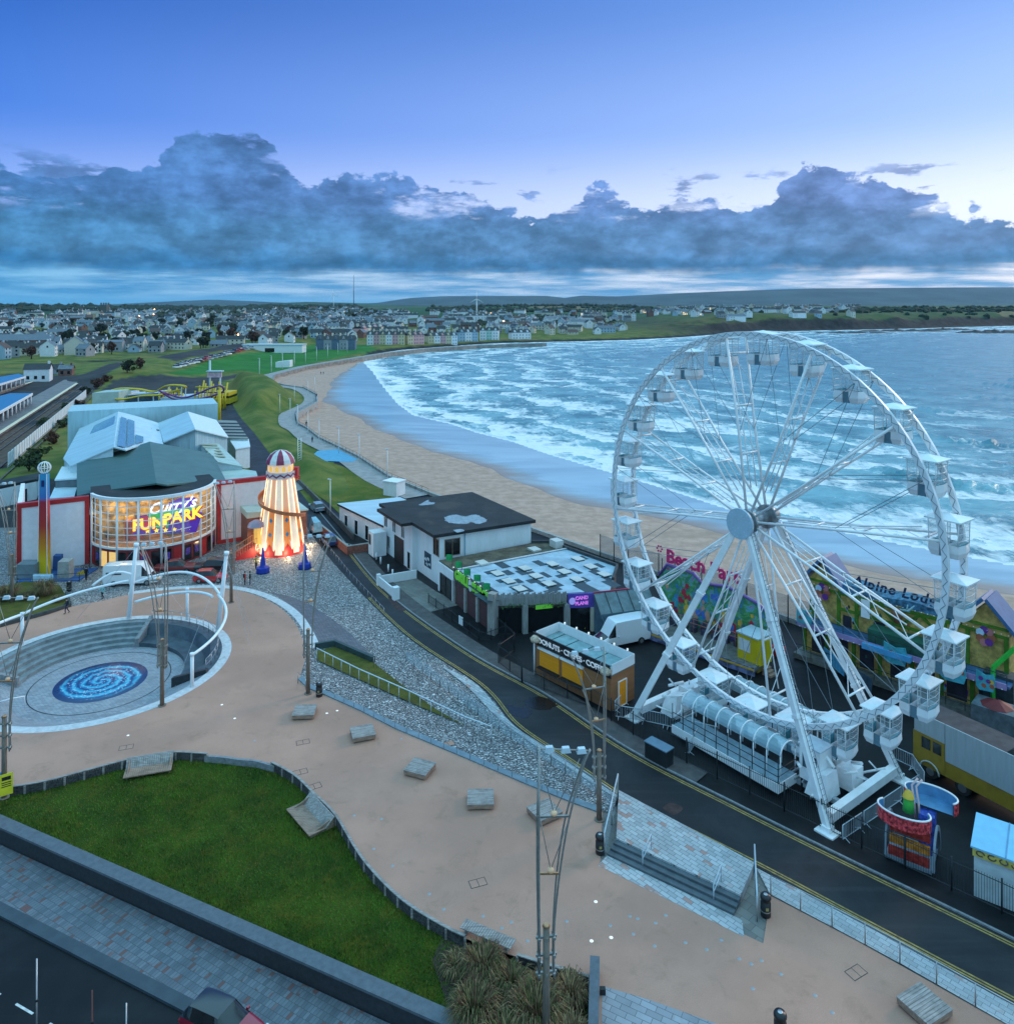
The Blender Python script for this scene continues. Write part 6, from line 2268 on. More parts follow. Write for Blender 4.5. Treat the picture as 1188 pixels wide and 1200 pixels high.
for k in range(6):
 mb = MB(KM)
 mb.lathe([(0,0),(.09,.03),(.09,.2),(0,.24)],(KL * (k + .5) / 6,KD,KH + 1.0),8)
 mb.build('bulb',MATS['bulb_white'],ks)
opening(ks,KM @ Vector((KL + .01,1.5,.2)),KM.to_3x3() @ Vector((0,1,0)),1.0,2.1,'door','kiosk_orange','white_paint',cell=False)
mb = MB(KM)
mb.tube([(-.05,-.12,0),(-.05,-.12,KH + .9)],.08,8)
mb.build('corner_post',MATS['white_paint'],ks)
# ------------------------------------------------------------------ ferris wheel
WD = Vector((.598,-.80,0)).normalized()
WN = Vector((-WD.y,WD.x,0))
WO = Vector((18.8,60.0,0)) + WN * 1.25
WM = frame(WO,WD)
HZ,WR,GAP = 18.05,14.67,1.25
wheel = thing('ferris_wheel','tall white ferris wheel with lattice spokes, A frame legs and a pale blue hub disc','ferris wheel',WO)
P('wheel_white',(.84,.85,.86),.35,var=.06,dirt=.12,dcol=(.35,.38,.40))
P('wheel_blue',(.38,.52,.62),.4,var=.06)
P('cable',(.20,.23,.26),.5,.3)
def wp(t_,r,y):
 return (r * math.cos(t_),y,HZ + r * math.sin(t_))
for y in (-GAP,GAP):
 mb = MB(WM)
 n = 96
 vs,fs = [],[]
 for k in range(n):
  t_ = 2 * PI * k / n
  for r,yy in ((WR - .20,y - .12),(WR + .20,y - .12),(WR + .20,y + .12),(WR - .20,y + .12)):
   vs.append(wp(t_,r,yy))
 for k in range(n):
  for j in range(4):
   fs.append((k * 4 + j,k * 4 + (j + 1) % 4,((k + 1) % n) * 4 + (j + 1) % 4,((k + 1) % n) * 4 + j))
 mb.add(vs,fs)
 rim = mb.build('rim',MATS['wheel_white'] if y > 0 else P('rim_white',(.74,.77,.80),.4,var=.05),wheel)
 mb = MB(WM)
 mb.tube([wp(2 * PI * k / 240,WR + (.13 if k % 2 else -.13),y - .124) for k in range(240)],.025,4,closed=True)
 mb.build('rim_lattice',P('rim_dark',(.16,.20,.24),.4),rim)
TS = [R(8) + 2 * PI * k / 12 for k in range(12)]
for t_ in TS:
 mb = MB(WM)
 for s_ in (-1,1):
  mb.tube([wp(t_,WR - .15,s_ * GAP),wp(t_,7.0,s_ * 1.05),wp(t_,.75,s_ * 1.25)],.10,6)
  mb.tube([wp(t_ + .035,12.6,s_ * .45),wp(t_,6.5,s_ * .40),wp(t_,2.5,s_ * .35)],.05,5)
 for r,w_ in ((13.2,1.2),(9.0,1.1),(5.2,.95)):
  mb.tube([wp(t_,r,-w_),wp(t_,r,w_)],.075,6)
 for r0,r1 in ((13.2,11.1),(11.1,9.0),(9.0,7.0),(7.0,5.2)):
  w0 = 1.05 if r0 > 8 else .95
  mb.tube([wp(t_,r0,-w0),wp(t_,r1,w0)],.03,4)
 mb.build('spoke',MATS['wheel_white'],wheel)
for k in range(12):
 t_ = TS[k] + PI / 12
 mb = MB(WM)
 for s_ in (-1,1):
  mb.tube([wp(t_,WR - .2,s_ * GAP),wp(TS[k],7.0,s_ * .9)],.022,4)
  mb.tube([wp(t_,WR - .2,s_ * GAP),wp(TS[(k + 1) % 12],7.0,s_ * .9)],.022,4)
 mb.build('tie_rod',MATS['cable'],wheel)
mb = MB(WM)
mb.tube([(0,-2.1,HZ),(0,2.3,HZ)],.55,16)
mb.tube([(0,-1.45,HZ),(0,-1.1,HZ)],.95,20)
mb.tube([(0,1.1,HZ),(0,1.45,HZ)],.95,20)
mb.build('axle',P('hub_dark',(.28,.31,.33),.4,.5,var=.4),wheel)
mb = MB(WM)
mb.tube([(0,-2.35,HZ),(0,-2.1,HZ)],1.18,32)
hd = mb.build('hub_disc',MATS['wheel_blue'],wheel)
mb = MB(WM)
for r in (.35,.7,1.0):
 for k in range(int(r * 22)):
  a = 2 * PI * k / int(r * 22)
  mb.tube([(r * math.cos(a),-2.353,HZ + r * math.sin(a)),(r * math.cos(a),-2.36,HZ + r * math.sin(a))],.05,6)
mb.build('lamp_dots',P('dot_pale',(.45,.58,.70),.4),hd)
FX,FY = 8.75,4.75
for sy_ in (-1,1):
 for sx_ in (-1,1):
  mb = MB(WM)
  a,b = Vector((.55 * sx_,2.0 * sy_,HZ - .5)),Vector((FX * sx_,FY * sy_,.35))
  mb.bar(a,b,.42,.5)
  for q in (.33,.66):
   c = a.lerp(b,q)
   mb.bar(c - (b - a).normalized() * .12,c + (b - a).normalized() * .12,.58,.62)
  lg = mb.build('leg',MATS['wheel_white'],wheel)
  if sx_ > 0:
   mb = MB(WM)
   off = Vector((.36,-.1 * sy_,0))
   d = (b - a).normalized()
   for w_ in (-.2,.2):
    mb.tube([a + off + Vector((0,w_,0)),b + off + Vector((0,w_,0))],.025,4)
   L_ = (b - a).length
   for k in range(int(L_ / .32)):
    c = a + d * k * .32 + off
    mb.tube([c - Vector((0,.2,0)),c + Vector((0,.2,0))],.018,4)
   mb.build('ladder',MATS['cable'],lg)
  mb = MB(WM)
  mb.box((FX * sx_,FY * sy_,.0),(1.3,1.1,.12))
  mb.box((FX * sx_,FY * sy_,.12),(.6,.6,.35))
  mb.build('foot_plate',MATS['wheel_white'],wheel)
for sx_ in (-1,1):
 mb = MB(WM)
 mb.bar((FX * sx_ - .2 * sx_,-FY + .5,.75),(FX * sx_ - .2 * sx_,FY - .3,.75),.55,.62)
 mb.build('base_beam',MATS['wheel_white'],wheel)
for y in (-1.9,1.9):
 mb = MB(WM)
 mb.bar((-FX + .3,y,.45),(FX - .3,y,.45),.35,.35)
 mb.build('base_beam',P('base_grey',(.34,.38,.41),.5,var=.2),wheel)
# lower drive clusters and folding frames at both ends
rn = random.Random(11)
for sx_ in (-1,1):
 mb = MB(WM)
 bx = 6.7 * sx_
 mb.hexa([(bx - .8,-2.9,.5),(bx + .8,-2.9,.5),(bx + .8,-1.0,.5),(bx - .8,-1.0,.5)],[(bx - .5,-2.6,1.9),(bx + .7,-2.6,2.3),(bx + .7,-1.3,2.3),(bx - .5,-1.3,1.9)])
 for k in range(16):
  a = Vector((bx + rn.uniform(-1.3,1.3),rn.uniform(-3.3,2.6),rn.uniform(.3,2.4)))
  b = a + Vector((rn.uniform(-1.2,1.2),rn.uniform(-1.6,1.6),rn.uniform(-.8,1.2)))
  b.z = max(.2,b.z)
  mb.tube([a,b],rn.uniform(.05,.13),6)
 mb.box((bx + .6 * sx_,.6,.4),(1.2,1.5,1.4))
 mb.build('drive_frame',MATS['wheel_white'],wheel)
for k in range(2):
 mb = MB(WM)
 x = 4.2 + k * 0 if k else -7.6
 for j in range(5):
  mb.bar((x + j * .6,-2.4,.7 + .05 * j),(x + j * .6,2.4,.7 + .05 * j),.1,.12)
 mb.build('floor_frame',MATS['base_grey'],wheel)
# boarding decks with glazed tunnels
deckm = P('deck_blue',(.20,.30,.36),.5,var=.15,dirt=.25,dcol=(.08,.1,.12))
for (x0,x1,y0,y1,z,nm) in ((-5.0,4.7,-4.25,-2.05,.95,'boarding_deck'),(-4.2,5.6,1.75,3.4,.95,'exit_deck')):
 mb = MB(WM)
 mb.box(((x0 + x1) / 2,(y0 + y1) / 2,z - .10),(x1 - x0,y1 - y0,.10))
 dk = mb.build(nm,deckm,wheel)
 mb = MB(WM)
 mb.box(((x0 + x1) / 2,y0 - .03,z - .62),(x1 - x0 + .1,.06,.66))
 mb.box((x1 + .03,(y0 + y1) / 2,z - .62),(.06,y1 - y0,.66))
 mb.build('white_fascia',MATS['wheel_white'],dk)
 mb = MB(WM)
 mb.box(((x0 + x1) / 2,(y0 + y1) / 2,0),(x1 - x0 - .8,y1 - y0 - .6,z - .11))
 mb.build('support',MATS['dark_steel'],dk)
 yc,rr_ = (y0 + y1) / 2 + (.55 if y0 < 0 else 0),.92
 nh = 9
 for k in range(nh):
  x = x0 + .3 + (x1 - x0 - .6) * k / (nh - 1)
  mb = MB(WM)
  mb.tube([(x,yc + rr_ * math.cos(a),2.55 + rr_ * .85 * math.sin(a)) for a in [PI * j / 10 for j in range(11)]],.055,6)
  mb.tube([(x,yc - rr_,z),(x,yc - rr_,2.55)],.045,5)
  mb.tube([(x,yc + rr_,z),(x,yc + rr_,2.55)],.045,5)
  mb.build('hoop',MATS['white_steel'],dk)
 mb = MB(WM)
 A_ = []
 for j in range(11):
  a = PI * j / 10
  A_.append([(x,yc + (rr_ - .03) * math.cos(a),2.55 + (rr_ - .03) * .85 * math.sin(a)) for x in (x0 + .3,x1 - .3)])
 for p,q in zip(A_[:-1],A_[1:]):
  mb.add([p[0],p[1],q[1],q[0]],[(0,1,2,3)],0,True)
 mb.build('tunnel_glazing',MATS['canopy_glass'],dk)
 mb = MB(WM)
 for zz in (z + .55,z + 1.05):
  mb.tube([(x0,y0,zz),(x1,y0,zz),(x1,y1,zz)],.03,5)
 for k in range(10):
  x = x0 + (x1 - x0) * k / 9
  mb.tube([(x,y0,z),(x,y0,z + 1.75 if y0 < 0 else z + 1.05)],.035,5)
 mb.build('deck_railing',MATS['dark_steel'],dk)
# operator hut
hut = thing('operator_hut','white operator cabin on a raised stand behind the front right wheel leg','cabin',WM @ Vector((6.0,-1.2,0)))
mb = MB(WM)
mb.box((5.9,-1.5,1.0),(1.6,1.5,2.4))
mb.build('body',MATS['wheel_white'],hut)
mb = MB(WM)
mb.box((5.9,-1.5,3.4),(1.75,1.65,.1))
mb.build('roof',MATS['pale_steel'],hut)
mb = MB(WM)
mb.box((5.9,-2.262,1.9),(1.1,.02,1.0))
mb.build('window',MATS['window_blue'],hut)
mb = MB(WM)
for x in (5.2,6.6):
 for y in (-2.1,-.9):
  mb.box((x,y,0),(.12,.12,1.0))
mb.build('stand',MATS['dark_steel'],hut)
# cabins
def cabin():
 o = thing('wheel_cabin','x','wheel cabin',(0,0,0),0,'cabins of the ferris wheel')
 mb = MB()
 a,b,z = 1.12,.98,-.06
 mb.add([(-a,-b,z),(a,-b,z),(a,b,z),(-a,b,z),(-a,-b,z + .08),(a,-b,z + .08),(a,b,z + .08),(-a,b,z + .08),(0,0,z + .36)],
   [(3,2,1,0),(0,1,5,4),(1,2,6,5),(2,3,7,6),(3,0,4,7),(4,5,8),(5,6,8),(6,7,8),(7,4,8)])
 mb.build('roof',P('cabin_roof',(.76,.82,.84),.4,var=.06,dirt=.12,dcol=(.4,.42,.42)),o)
 for s_ in (-1,1):
  mb = MB()
  lo = [(.30,-.70),(.80,-.66),(.86,0),(.80,.66),(.30,.70)]
  hi_ = [(.24,-.84),(.90,-.80),(1.02,0),(.90,.80),(.24,.84)]
  md = [(.24,-.86),(.92,-.82),(1.04,0),(.92,.82),(.24,.86)]
  L3 = [(lo,-2.42),(md,-2.05),(md,-1.98),(hi_,-1.55)]
  vs,fs = [],[]
  for ring_,z in L3:
   vs += [(x * s_,y,z) for x,y in ring_]
  for j in range(3):
   for k in range(5):
    l = (k + 1) % 5
    f = (j * 5 + k,j * 5 + l,j * 5 + 5 + l,j * 5 + 5 + k)
    fs.append(f if s_ > 0 else f[::-1])
  fs.append(tuple(range(5))[::-1] if s_ > 0 else tuple(range(5)))
  mb.add(vs,fs)
  tb = mb.build('tub',MATS['white_steel'],o)
  mb = MB()
  mb.box((.62 * s_,0,-2.12),(.5,1.3,.06))
  mb.box((.86 * s_,0,-2.1),(.08,1.3,.6))
  mb.build('seat',P('seat_teal',(.10,.34,.40),.6),tb)
  mb = MB()
  for y in (-.8,.8):
   mb.tube([(.88 * s_,y,-1.6),(.92 * s_,y * 1.05,-.06)],.032,5)
   mb.tube([(.28 * s_,y,-1.6),(.28 * s_,y * 1.05,-.06)],.026,5)
  for z in (-1.25,-.8,-.4):
   mb.tube([(.28 * s_,-.83,z),(.90 * s_,-.81,z),(1.0 * s_,0,z),(.90 * s_,.81,z),(.28 * s_,.83,z)],.013,4)
  mb.build('posts',MATS['white_steel'],o)
  mb = MB()
  mb.add([(.28 * s_,-.82,-1.56),(.90 * s_,-.79,-1.56),(1.0 * s_,0,-1.56),(.90 * s_,.79,-1.56),(.28 * s_,.82,-1.56),
    (.28 * s_,-.84,-.08),(.92 * s_,-.82,-.08),(1.0 * s_,0,-.08),(.92 * s_,.82,-.08),(.28 * s_,.84,-.08)],
    [(0,1,6,5),(1,2,7,6),(2,3,8,7),(3,4,9,8)])
  mb.build('glazing',MATS['cabin_glass'],o)
 mb = MB()
 mb.box((0,0,-2.40),(.56,1.3,.06))
 mb.box((0,-.72,-2.36),(.46,.04,.75))
 mb.box((0,.72,-2.36),(.46,.04,.75))
 mb.build('door',P('cabin_door',(.12,.22,.28),.4,var=.2),o)
 mb = MB()
 mb.tube([(0,-1.2,0),(0,1.2,0)],.07,6)
 mb.build('hanger',MATS['hub_dark'],o)
 return o
cb = cabin()
ctree = {o_.name: kids(o_) for o_ in [cb] + kids(cb)}
for o_ in list(kids(cb)):
 for q in kids(o_):
  ctree[q.name] = []
hours = ['twelve','one','two','three','four','five','six','seven','eight','nine','ten','eleven']
for k in range(24):
 t_ = PI / 2 - 2 * PI * k / 24 + R(-2.0)
 p = WM @ Vector(wp(t_,WR,0))
 o = cb if k == 0 else dup(cb,tree=ctree)
 o.location = p
 o.rotation_euler = (0,0,math.atan2(WD.y,WD.x))
 h_ = hours[(k // 2) % 12]
 o['label'] = 'white glazed wheel cabin at the %s position of the rim' % ((h_ + " o'clock") if k % 2 == 0 else ('half past ' + h_))
# crowd barriers round the wheel
def barrier():
 o = thing('crowd_barrier','x','barrier',(0,0,0),0,'steel crowd barriers')
 mb = MB()
 mb.tube([(-1.1,0,.18),(-1.1,0,1.1),(1.1,0,1.1),(1.1,0,.18)],.03,6,closed=True)
 mb.build('frame',MATS['pale_steel'],o)
 mb = MB()
 for k in range(1,16):
  x = -1.1 + 2.2 * k / 16
  mb.tube([(x,0,.18),(x,0,1.1)],.012,4)
 mb.build('bars',MATS['pale_steel'],o)
 for x in (-.85,.85):
  mb = MB()
  mb.tube([(x,-.35,.02),(x,0,.2),(x,.35,.02)],.025,5)
  mb.build('foot',MATS['pale_steel'],o)
 return o
br = barrier()
btree = {br.name: kids(br)}
for q in kids(br):
 btree[q.name] = []
bset = []
def brun(pts,where):
 L_ = along([Vector(p) for p in pts],2.3)
 n = len(L_) - 1
 nm = ['first','second','third','fourth','fifth','sixth','seventh','eighth']
 for i,(a,b) in enumerate(zip(L_[:-1],L_[1:])):
  bset.append(((a + b) / 2,math.atan2((b - a).y,(b - a).x),'%s grey crowd barrier %s' % (nm[i],where)))
brun([G(722,842),G(762,848),G(840,868)],'of the run before the front left wheel foot')
brun([G(719,838),G(735,822)],'beside the kiosk end of the wheel yard')
brun([G(986,988),G(1030,958),G(1078,925)],'of the slanting run right of the wheel')
brun([G(1082,921),G(1068,900),G(1040,888)],'behind the rear right wheel foot')
brun([G(806,888),G(818,868)],'standing askew before the boarding deck')
for i,(p,a,lab) in enumerate(bset):
 o = br if i == 0 else dup(br,tree=btree)
 o.location = (p.x,p.y,.004)
 o.rotation_euler = (0,0,a)
 o['label'] = lab
# dark box behind the fence
mb = MB()
p = G(772,893)
o = thing('generator_box','dark steel box with a pale top behind the roadside fence','generator',p)
mb.box((p.x,p.y,.1),(2.0,.9,1.2),0,R(-48))
mb.build('body',MATS['dark_steel'],o)
mb = MB()
mb.box((p.x,p.y,1.3),(2.1,1.0,.08),0,R(-48))
mb.build('lid',P('lid_blue',(.12,.20,.27),.5),o)
# ------------------------------------------------------------------ beach party ride
BA,BB = Vector((16.6,83.6,0)),Vector((25.6,74.9,0))
BU = (BB - BA).normalized()
BM = frame(BA,BU)
BL = (BB - BA).length
bp = thing('fairground_ride','fairground ride with a painted beach backdrop and pink letters on top','ride',BA)
# painted backdrop: blocks of jungle green, sky, sea and bathers
m,t,b = base_mat('ride_mural')
tc = nd(t,'TexCoord').outputs['Object']
nA = nd(t,'TexNoise',{0: tc,2: .8,3: 8.0,4: .68,8: .8}).outputs[0]
nB = nd(t,'TexVoronoi',{0: tc,2: 2.8},feature='F1').outputs[1]
cr = nd(t,'ValToRGB',{0: mrange(t,nA,.3,.7,0,1,False)})
cr.color_ramp.interpolation = 'EASE'
e = cr.color_ramp.elements
e[0].position,e[0].color = 0,(.03,.05,.25,1)
e[1].position,e[1].color = 1,(.30,.06,.30,1)
for p_,c_ in ((.25,(.05,.22,.45)),(.42,(.04,.20,.07)),(.58,(.10,.34,.10)),(.72,(.09,.35,.55)),(.85,(.45,.10,.12))):
 q = e.new(p_)
 q.color = (*c_,1)
bs = nd(t,'SeparateXYZ',{0: tc})
low_ = mrange(t,bs.outputs[2],3.4,2.4)
hs = nd(t,'HueSaturation',{0: .5,1: 1.3,2: .35,4: nB})
c = mixc(t,mth(t,'MULTIPLY',low_,.75),cr.outputs[0],hs.outputs[0])
t.links.new(c,b.inputs['Base Color'])
b.inputs['Roughness'].default_value = .45
MATS['mural'] = m
mb = MB(BM)
outl = [(0,.9),(0,5.6),(1.0,7.0),(4.2,6.8),(5.2,6.0),(8.0,6.4),(BL - 1.2,5.6),(BL,4.8),(BL,.9)]
n = len(outl)
mb.add([(x,0,z) for x,z in outl] + [(x,.3,z) for x,z in outl],[tuple(range(n)),tuple(range(2 * n - 1,n - 1,-1))] + [(i,i + n,(i + 1) % n + n,(i + 1) % n) for i in range(n)])
bk = mb.build('backdrop',MATS['mural'],bp)
mb = MB(BM)
mb.tube([(x,-.1,z) for x,z in outl[1:-1]],.16,6)
mb.build('purple_edge',P('ride_purple',(.20,.10,.32),.5),bk)
rk = random.Random(31)
RC_ = [P('ride_yellow',(.65,.40,.04),.5),P('ride_blue',(.06,.16,.50),.5),P('ride_redd',(.45,.03,.05),.5),P('ride_skin',(.55,.30,.20),.5),P('ride_teal',(.03,.30,.36),.5)]
for q in range(46):
 x,z = rk.uniform(.6,BL - .7),rk.choice((rk.uniform(1.6,3.6),rk.uniform(2.0,3.2),rk.uniform(3.4,5.4)))
 s_ = rk.uniform(.16,.40)
 n_ = rk.choice((5,7,9))
 vs = [(x + s_ * math.cos(2 * PI * k / n_) * rk.uniform(.6,1.2),-.03 - .001 * q,z + s_ * 1.3 * math.sin(2 * PI * k / n_) * rk.uniform(.7,1.2)) for k in range(n_)]
 mb = MB(BM)
 mb.add(vs + [(a,-.002,c_) for a,_,c_ in vs],[tuple(range(n_))] + [(k,k + n_,(k + 1) % n_ + n_,(k + 1) % n_) for k in range(n_)])
 mb.build('painted_figure',RC_[rk.randrange(5)],bk)
mb = MB()
put_text(mb,'Beach Party',BM @ Vector((5.6,-.15,7.75)),BU + UZ * -.03,UZ,1.95,.08,bold=.06)
for k in range(6):
 a = 2 * PI * k / 6
 c_ = BM @ Vector((.1 + .3 * math.cos(a),-.15,8.5 + .3 * math.sin(a)))
 mb.lathe([(0,-.14),(.14,0),(0,.14)],c_,8)
mb.build('lettering',P('letter_magenta',(.38,.02,.12),.4,emit=.10),bp)
mb = MB(BM)
for x in (.2,2.5,5,7.5,10,BL - .2):
 mb.tube([(x,.2,0),(x,.2,7.4)],.06,6)
mb.build('back_props',MATS['dark_steel'],bp)
mb = MB(BM)
mb.box((BL / 2,-1.9,.5),(BL + .6,3.6,.4))
pl = mb.build('platform',P('ride_deck',(.13,.13,.12),.6,var=.3,scale=2),bp)
mb = MB(BM)
mb.box((BL / 2,-3.75,.1),(BL + .6,.1,.8))
mb.build('front_panel',P('ride_panel',(.14,.16,.30),.5,var=.7,scale=1.6),pl)
mb = MB(BM)
mb.box((BL / 2,-3.82,.62),(BL + .6,.06,.16))
mb.build('yellow_strip',MATS['ride_yellow'],pl)
mb = MB(BM)
for zz in (1.3,1.75):
 mb.tube([(0,-.9,zz + .6),(BL,-.9,zz + .6)],.04,5)
for k in range(9):
 mb.tube([(BL * k / 8,-.9,.9),(BL * k / 8,-.9,2.35)],.035,5)
mb.build('rider_rail',P('ride_rail',(.40,.16,.12),.5),pl)
for k in range(10):
 mb = MB(BM)
 x = .9 + k * (BL - 1.6) / 9
 mb.box((x,-.55,.9),(.6,.5,.5))
 mb.hexa([(x - .3,-.42,1.4),(x + .3,-.42,1.4),(x + .3,-.3,1.4),(x - .3,-.3,1.4)],[(x - .25,-.35,2.2),(x + .25,-.35,2.2),(x + .25,-.25,2.2),(x - .25,-.25,2.2)])
 mb.build('seat',P('ride_seat',(.05,.05,.08),.5),pl)
# yellow pay booth
p = G(884,782)
pb_ = thing('pay_booth','yellow pay booth with a pale roof and wooden steps below the painted ride','booth',p)
PM_ = frame(Vector((p.x,p.y,0)),WD)
P('booth_yellow',(.62,.46,.01),.45,var=.06)
mb = MB(PM_)
mb.box((0,0,.7),(2.3,2.2,2.6))
bo = mb.build('body',MATS['booth_yellow'],pb_)
mb = MB(PM_)
mb.box((0,0,3.3),(2.5,2.4,.12))
mb.build('roof',MATS['metal_roof_blue'],pb_)
mb = MB(PM_)
mb.box((0,0,.1),(2.1,2.0,.6))
mb.build('skirt',P('booth_ochre',(.30,.20,.04),.6,var=.2),pb_)
mb = MB(PM_)
mb.box((-.35,-1.115,1.75),(1.3,.03,1.15))
mb.build('shutter',P('booth_pale',(.62,.66,.66),.4),bo)
mb = MB(PM_)
for (x0,x1,z0,z1) in ((1.16,1.175,.9,2.9),):
 mb.box((1.16,-.2,.85),(.02,.85,2.0))
mb.build('door',P('booth_door',(.48,.36,.02),.5),bo)
mb = MB(PM_)
for k in range(3):
 mb.box((1.5 + k * .3,-.2,0),(.3,1.0,.6 - k * .2))
mb.build('steps',MATS['timber_brown'],pb_)
p2 = G(912,768)
mb = MB()
mb.box((p2.x,p2.y,0),(1.2,.8,.9),0,R(-40))
o = mb.build('red_crate',MATS['fun_red'])
tag(o,'red crate on the asphalt to the right of the yellow pay booth','crate')
# ------------------------------------------------------------------ alpine fun house
AA,AB = Vector((29.6,76.8,0)),Vector((41.9,63.9,0))
AU = (AB - AA).normalized()
AMx = frame(AA,AU)
AL = (AB - AA).length
al = thing('fun_house','yellow and green timbered fun house with blue gables and dark script letters','fun house',AA)
P('lodge_yellow',(.44,.30,.08),.6,var=.35,scale=2,dirt=.6,dcol=(.14,.08,.02))
P('lodge_green',(.06,.16,.008),.55,var=.25,scale=2)
P('lodge_blue',(.04,.12,.26),.5,var=.12)
P('lodge_dark',(.02,.018,.03),.6,var=.4)
P('lodge_pale',(.45,.62,.75),.5)
P('lodge_deepgreen',(.02,.10,.07),.5,var=.2)
def ab(x0,x1,y0,y1,z0,z1,mat,name,par=None):
 mb = MB(AMx)
 mb.box(((x0 + x1) / 2,(y0 + y1) / 2,z0),(x1 - x0,y1 - y0,z1 - z0))
 return mb.build(name,MATS[mat],par or al)
w1 = ab(0,AL,0,3.0,0.6,3.6,'lodge_yellow','lower_wall')
w2 = ab(.3,AL - .3,.9,3.0,3.6,7.0,'lodge_yellow','upper_wall')
ab(-.3,AL + .3,-1.5,3.1,.1,.6,'ride_deck','platform')
bal = ab(-.2,AL + .2,-1.2,.9,3.42,3.62,'lodge_blue','balcony')
mb = MB(AMx)
mb.box((AL / 2,-1.26,3.3),(AL,.12,.5))
mb.build('scalloped_trim',P('trim_lilac',(.32,.24,.46),.5),bal)
mb = MB(AMx)
mb.box((8.5,-1.5,3.25),(4.2,.5,.5))
mb.build('blue_sill',P('sill_blue',(.08,.32,.58),.45),bal)
for x in (.2,2.4,5.0,7.4,10.2,12.6,15.0,AL - .2):
 ab(x - .16,x + .16,-.12,0.02,.6,3.4,'lodge_green','timber_post',w1)
for x in (.5,3.2,4.9,12.6,14.4,AL - .5):
 ab(x - .16,x + .16,.76,.92,3.62,7.0,'lodge_green','timber_post',w2)
ab(.3,AL - .3,.74,.90,6.7,7.05,'lodge_green','timber_beam',w2)
ab(3.2,AL - 3.4,.75,.91,5.2,5.45,'lodge_green','timber_beam',w2)
for (x0,z0,x1,z1) in ((5.0,5.4,6.9,6.8),(8.6,5.4,6.9,6.8),(8.8,5.4,10.6,6.8),(12.4,5.4,10.6,6.8)):
 mb = MB(AMx)
 mb.bar((x0,.82,z0),(x1,.82,z1),.16,.22)
 mb.build('brace',MATS['lodge_green'],w2)
for x,w_,z0,z1,yy,par in ((1.6,1.4,.7,2.9,-.03,w1),(3.7,1.5,.7,2.9,-.03,w1),(6.2,1.3,.7,2.9,-.03,w1),(9.0,1.4,.7,2.9,-.03,w1),(11.4,1.3,.7,2.9,-.03,w1),(13.8,1.6,.7,2.9,-.03,w1),(16.2,1.4,.7,2.9,-.03,w1),
       (4.0,.8,3.7,4.8,.86,w2),(7.0,1.0,3.7,5.1,.86,w2),(11.6,1.0,3.7,5.1,.86,w2),(13.4,.9,3.7,5.0,.86,w2)):
 ab(x - w_ / 2,x + w_ / 2,yy,yy + .06,z0,z1,'lodge_dark','opening',par)
ab(6.6,11.4,-.9,.7,3.63,4.9,'lodge_deepgreen','dark_green_box')
# painted boards on the balcony
for i,(x,z,w_,h_) in enumerate(((.9,4.0,1.6,1.3),(9.3,2.9,2.0,1.5),(14.0,3.0,2.0,1.3),(16.4,3.1,1.4,1.3))):
 mb = MB(AMx)
 pts = [(x - w_ / 2,z),(x - w_ * .3,z - .25),(x + w_ * .4,z - .15),(x + w_ / 2,z + h_ * .5),(x + w_ * .42,z + h_),(x,z + h_ * .85),(x - w_ * .5,z + h_ * 1.05)]
 n = len(pts)
 mb.add([(a,-1.62,c_) for a,c_ in pts] + [(a,-1.52,c_) for a,c_ in pts],[tuple(range(n)),tuple(range(2 * n - 1,n - 1,-1))] + [(k,k + n,(k + 1) % n + n,(k + 1) % n) for k in range(n)])
 o = mb.build('painted_board',P('board_teal',(.06,.34,.42),.45,var=.25,scale=2),al)
 mb = MB(AMx)
 for j in range(5):
  cx,cz,s_ = x + random.Random(i * 7 + j).uniform(-.45,.45) * w_ * .8,z + h_ * random.Random(i * 9 + j).uniform(.15,.8),.2
  mb.add([(cx + s_ * math.cos(2 * PI * k / 6),-1.63,cz + s_ * math.sin(2 * PI * k / 6)) for k in range(6)],[tuple(range(6))],j % 3)
 mb.build('painted_shapes',[P('paint_violet',(.14,.03,.22),.5),P('paint_rust',(.35,.10,.05),.5),MATS['ride_yellow']],o)
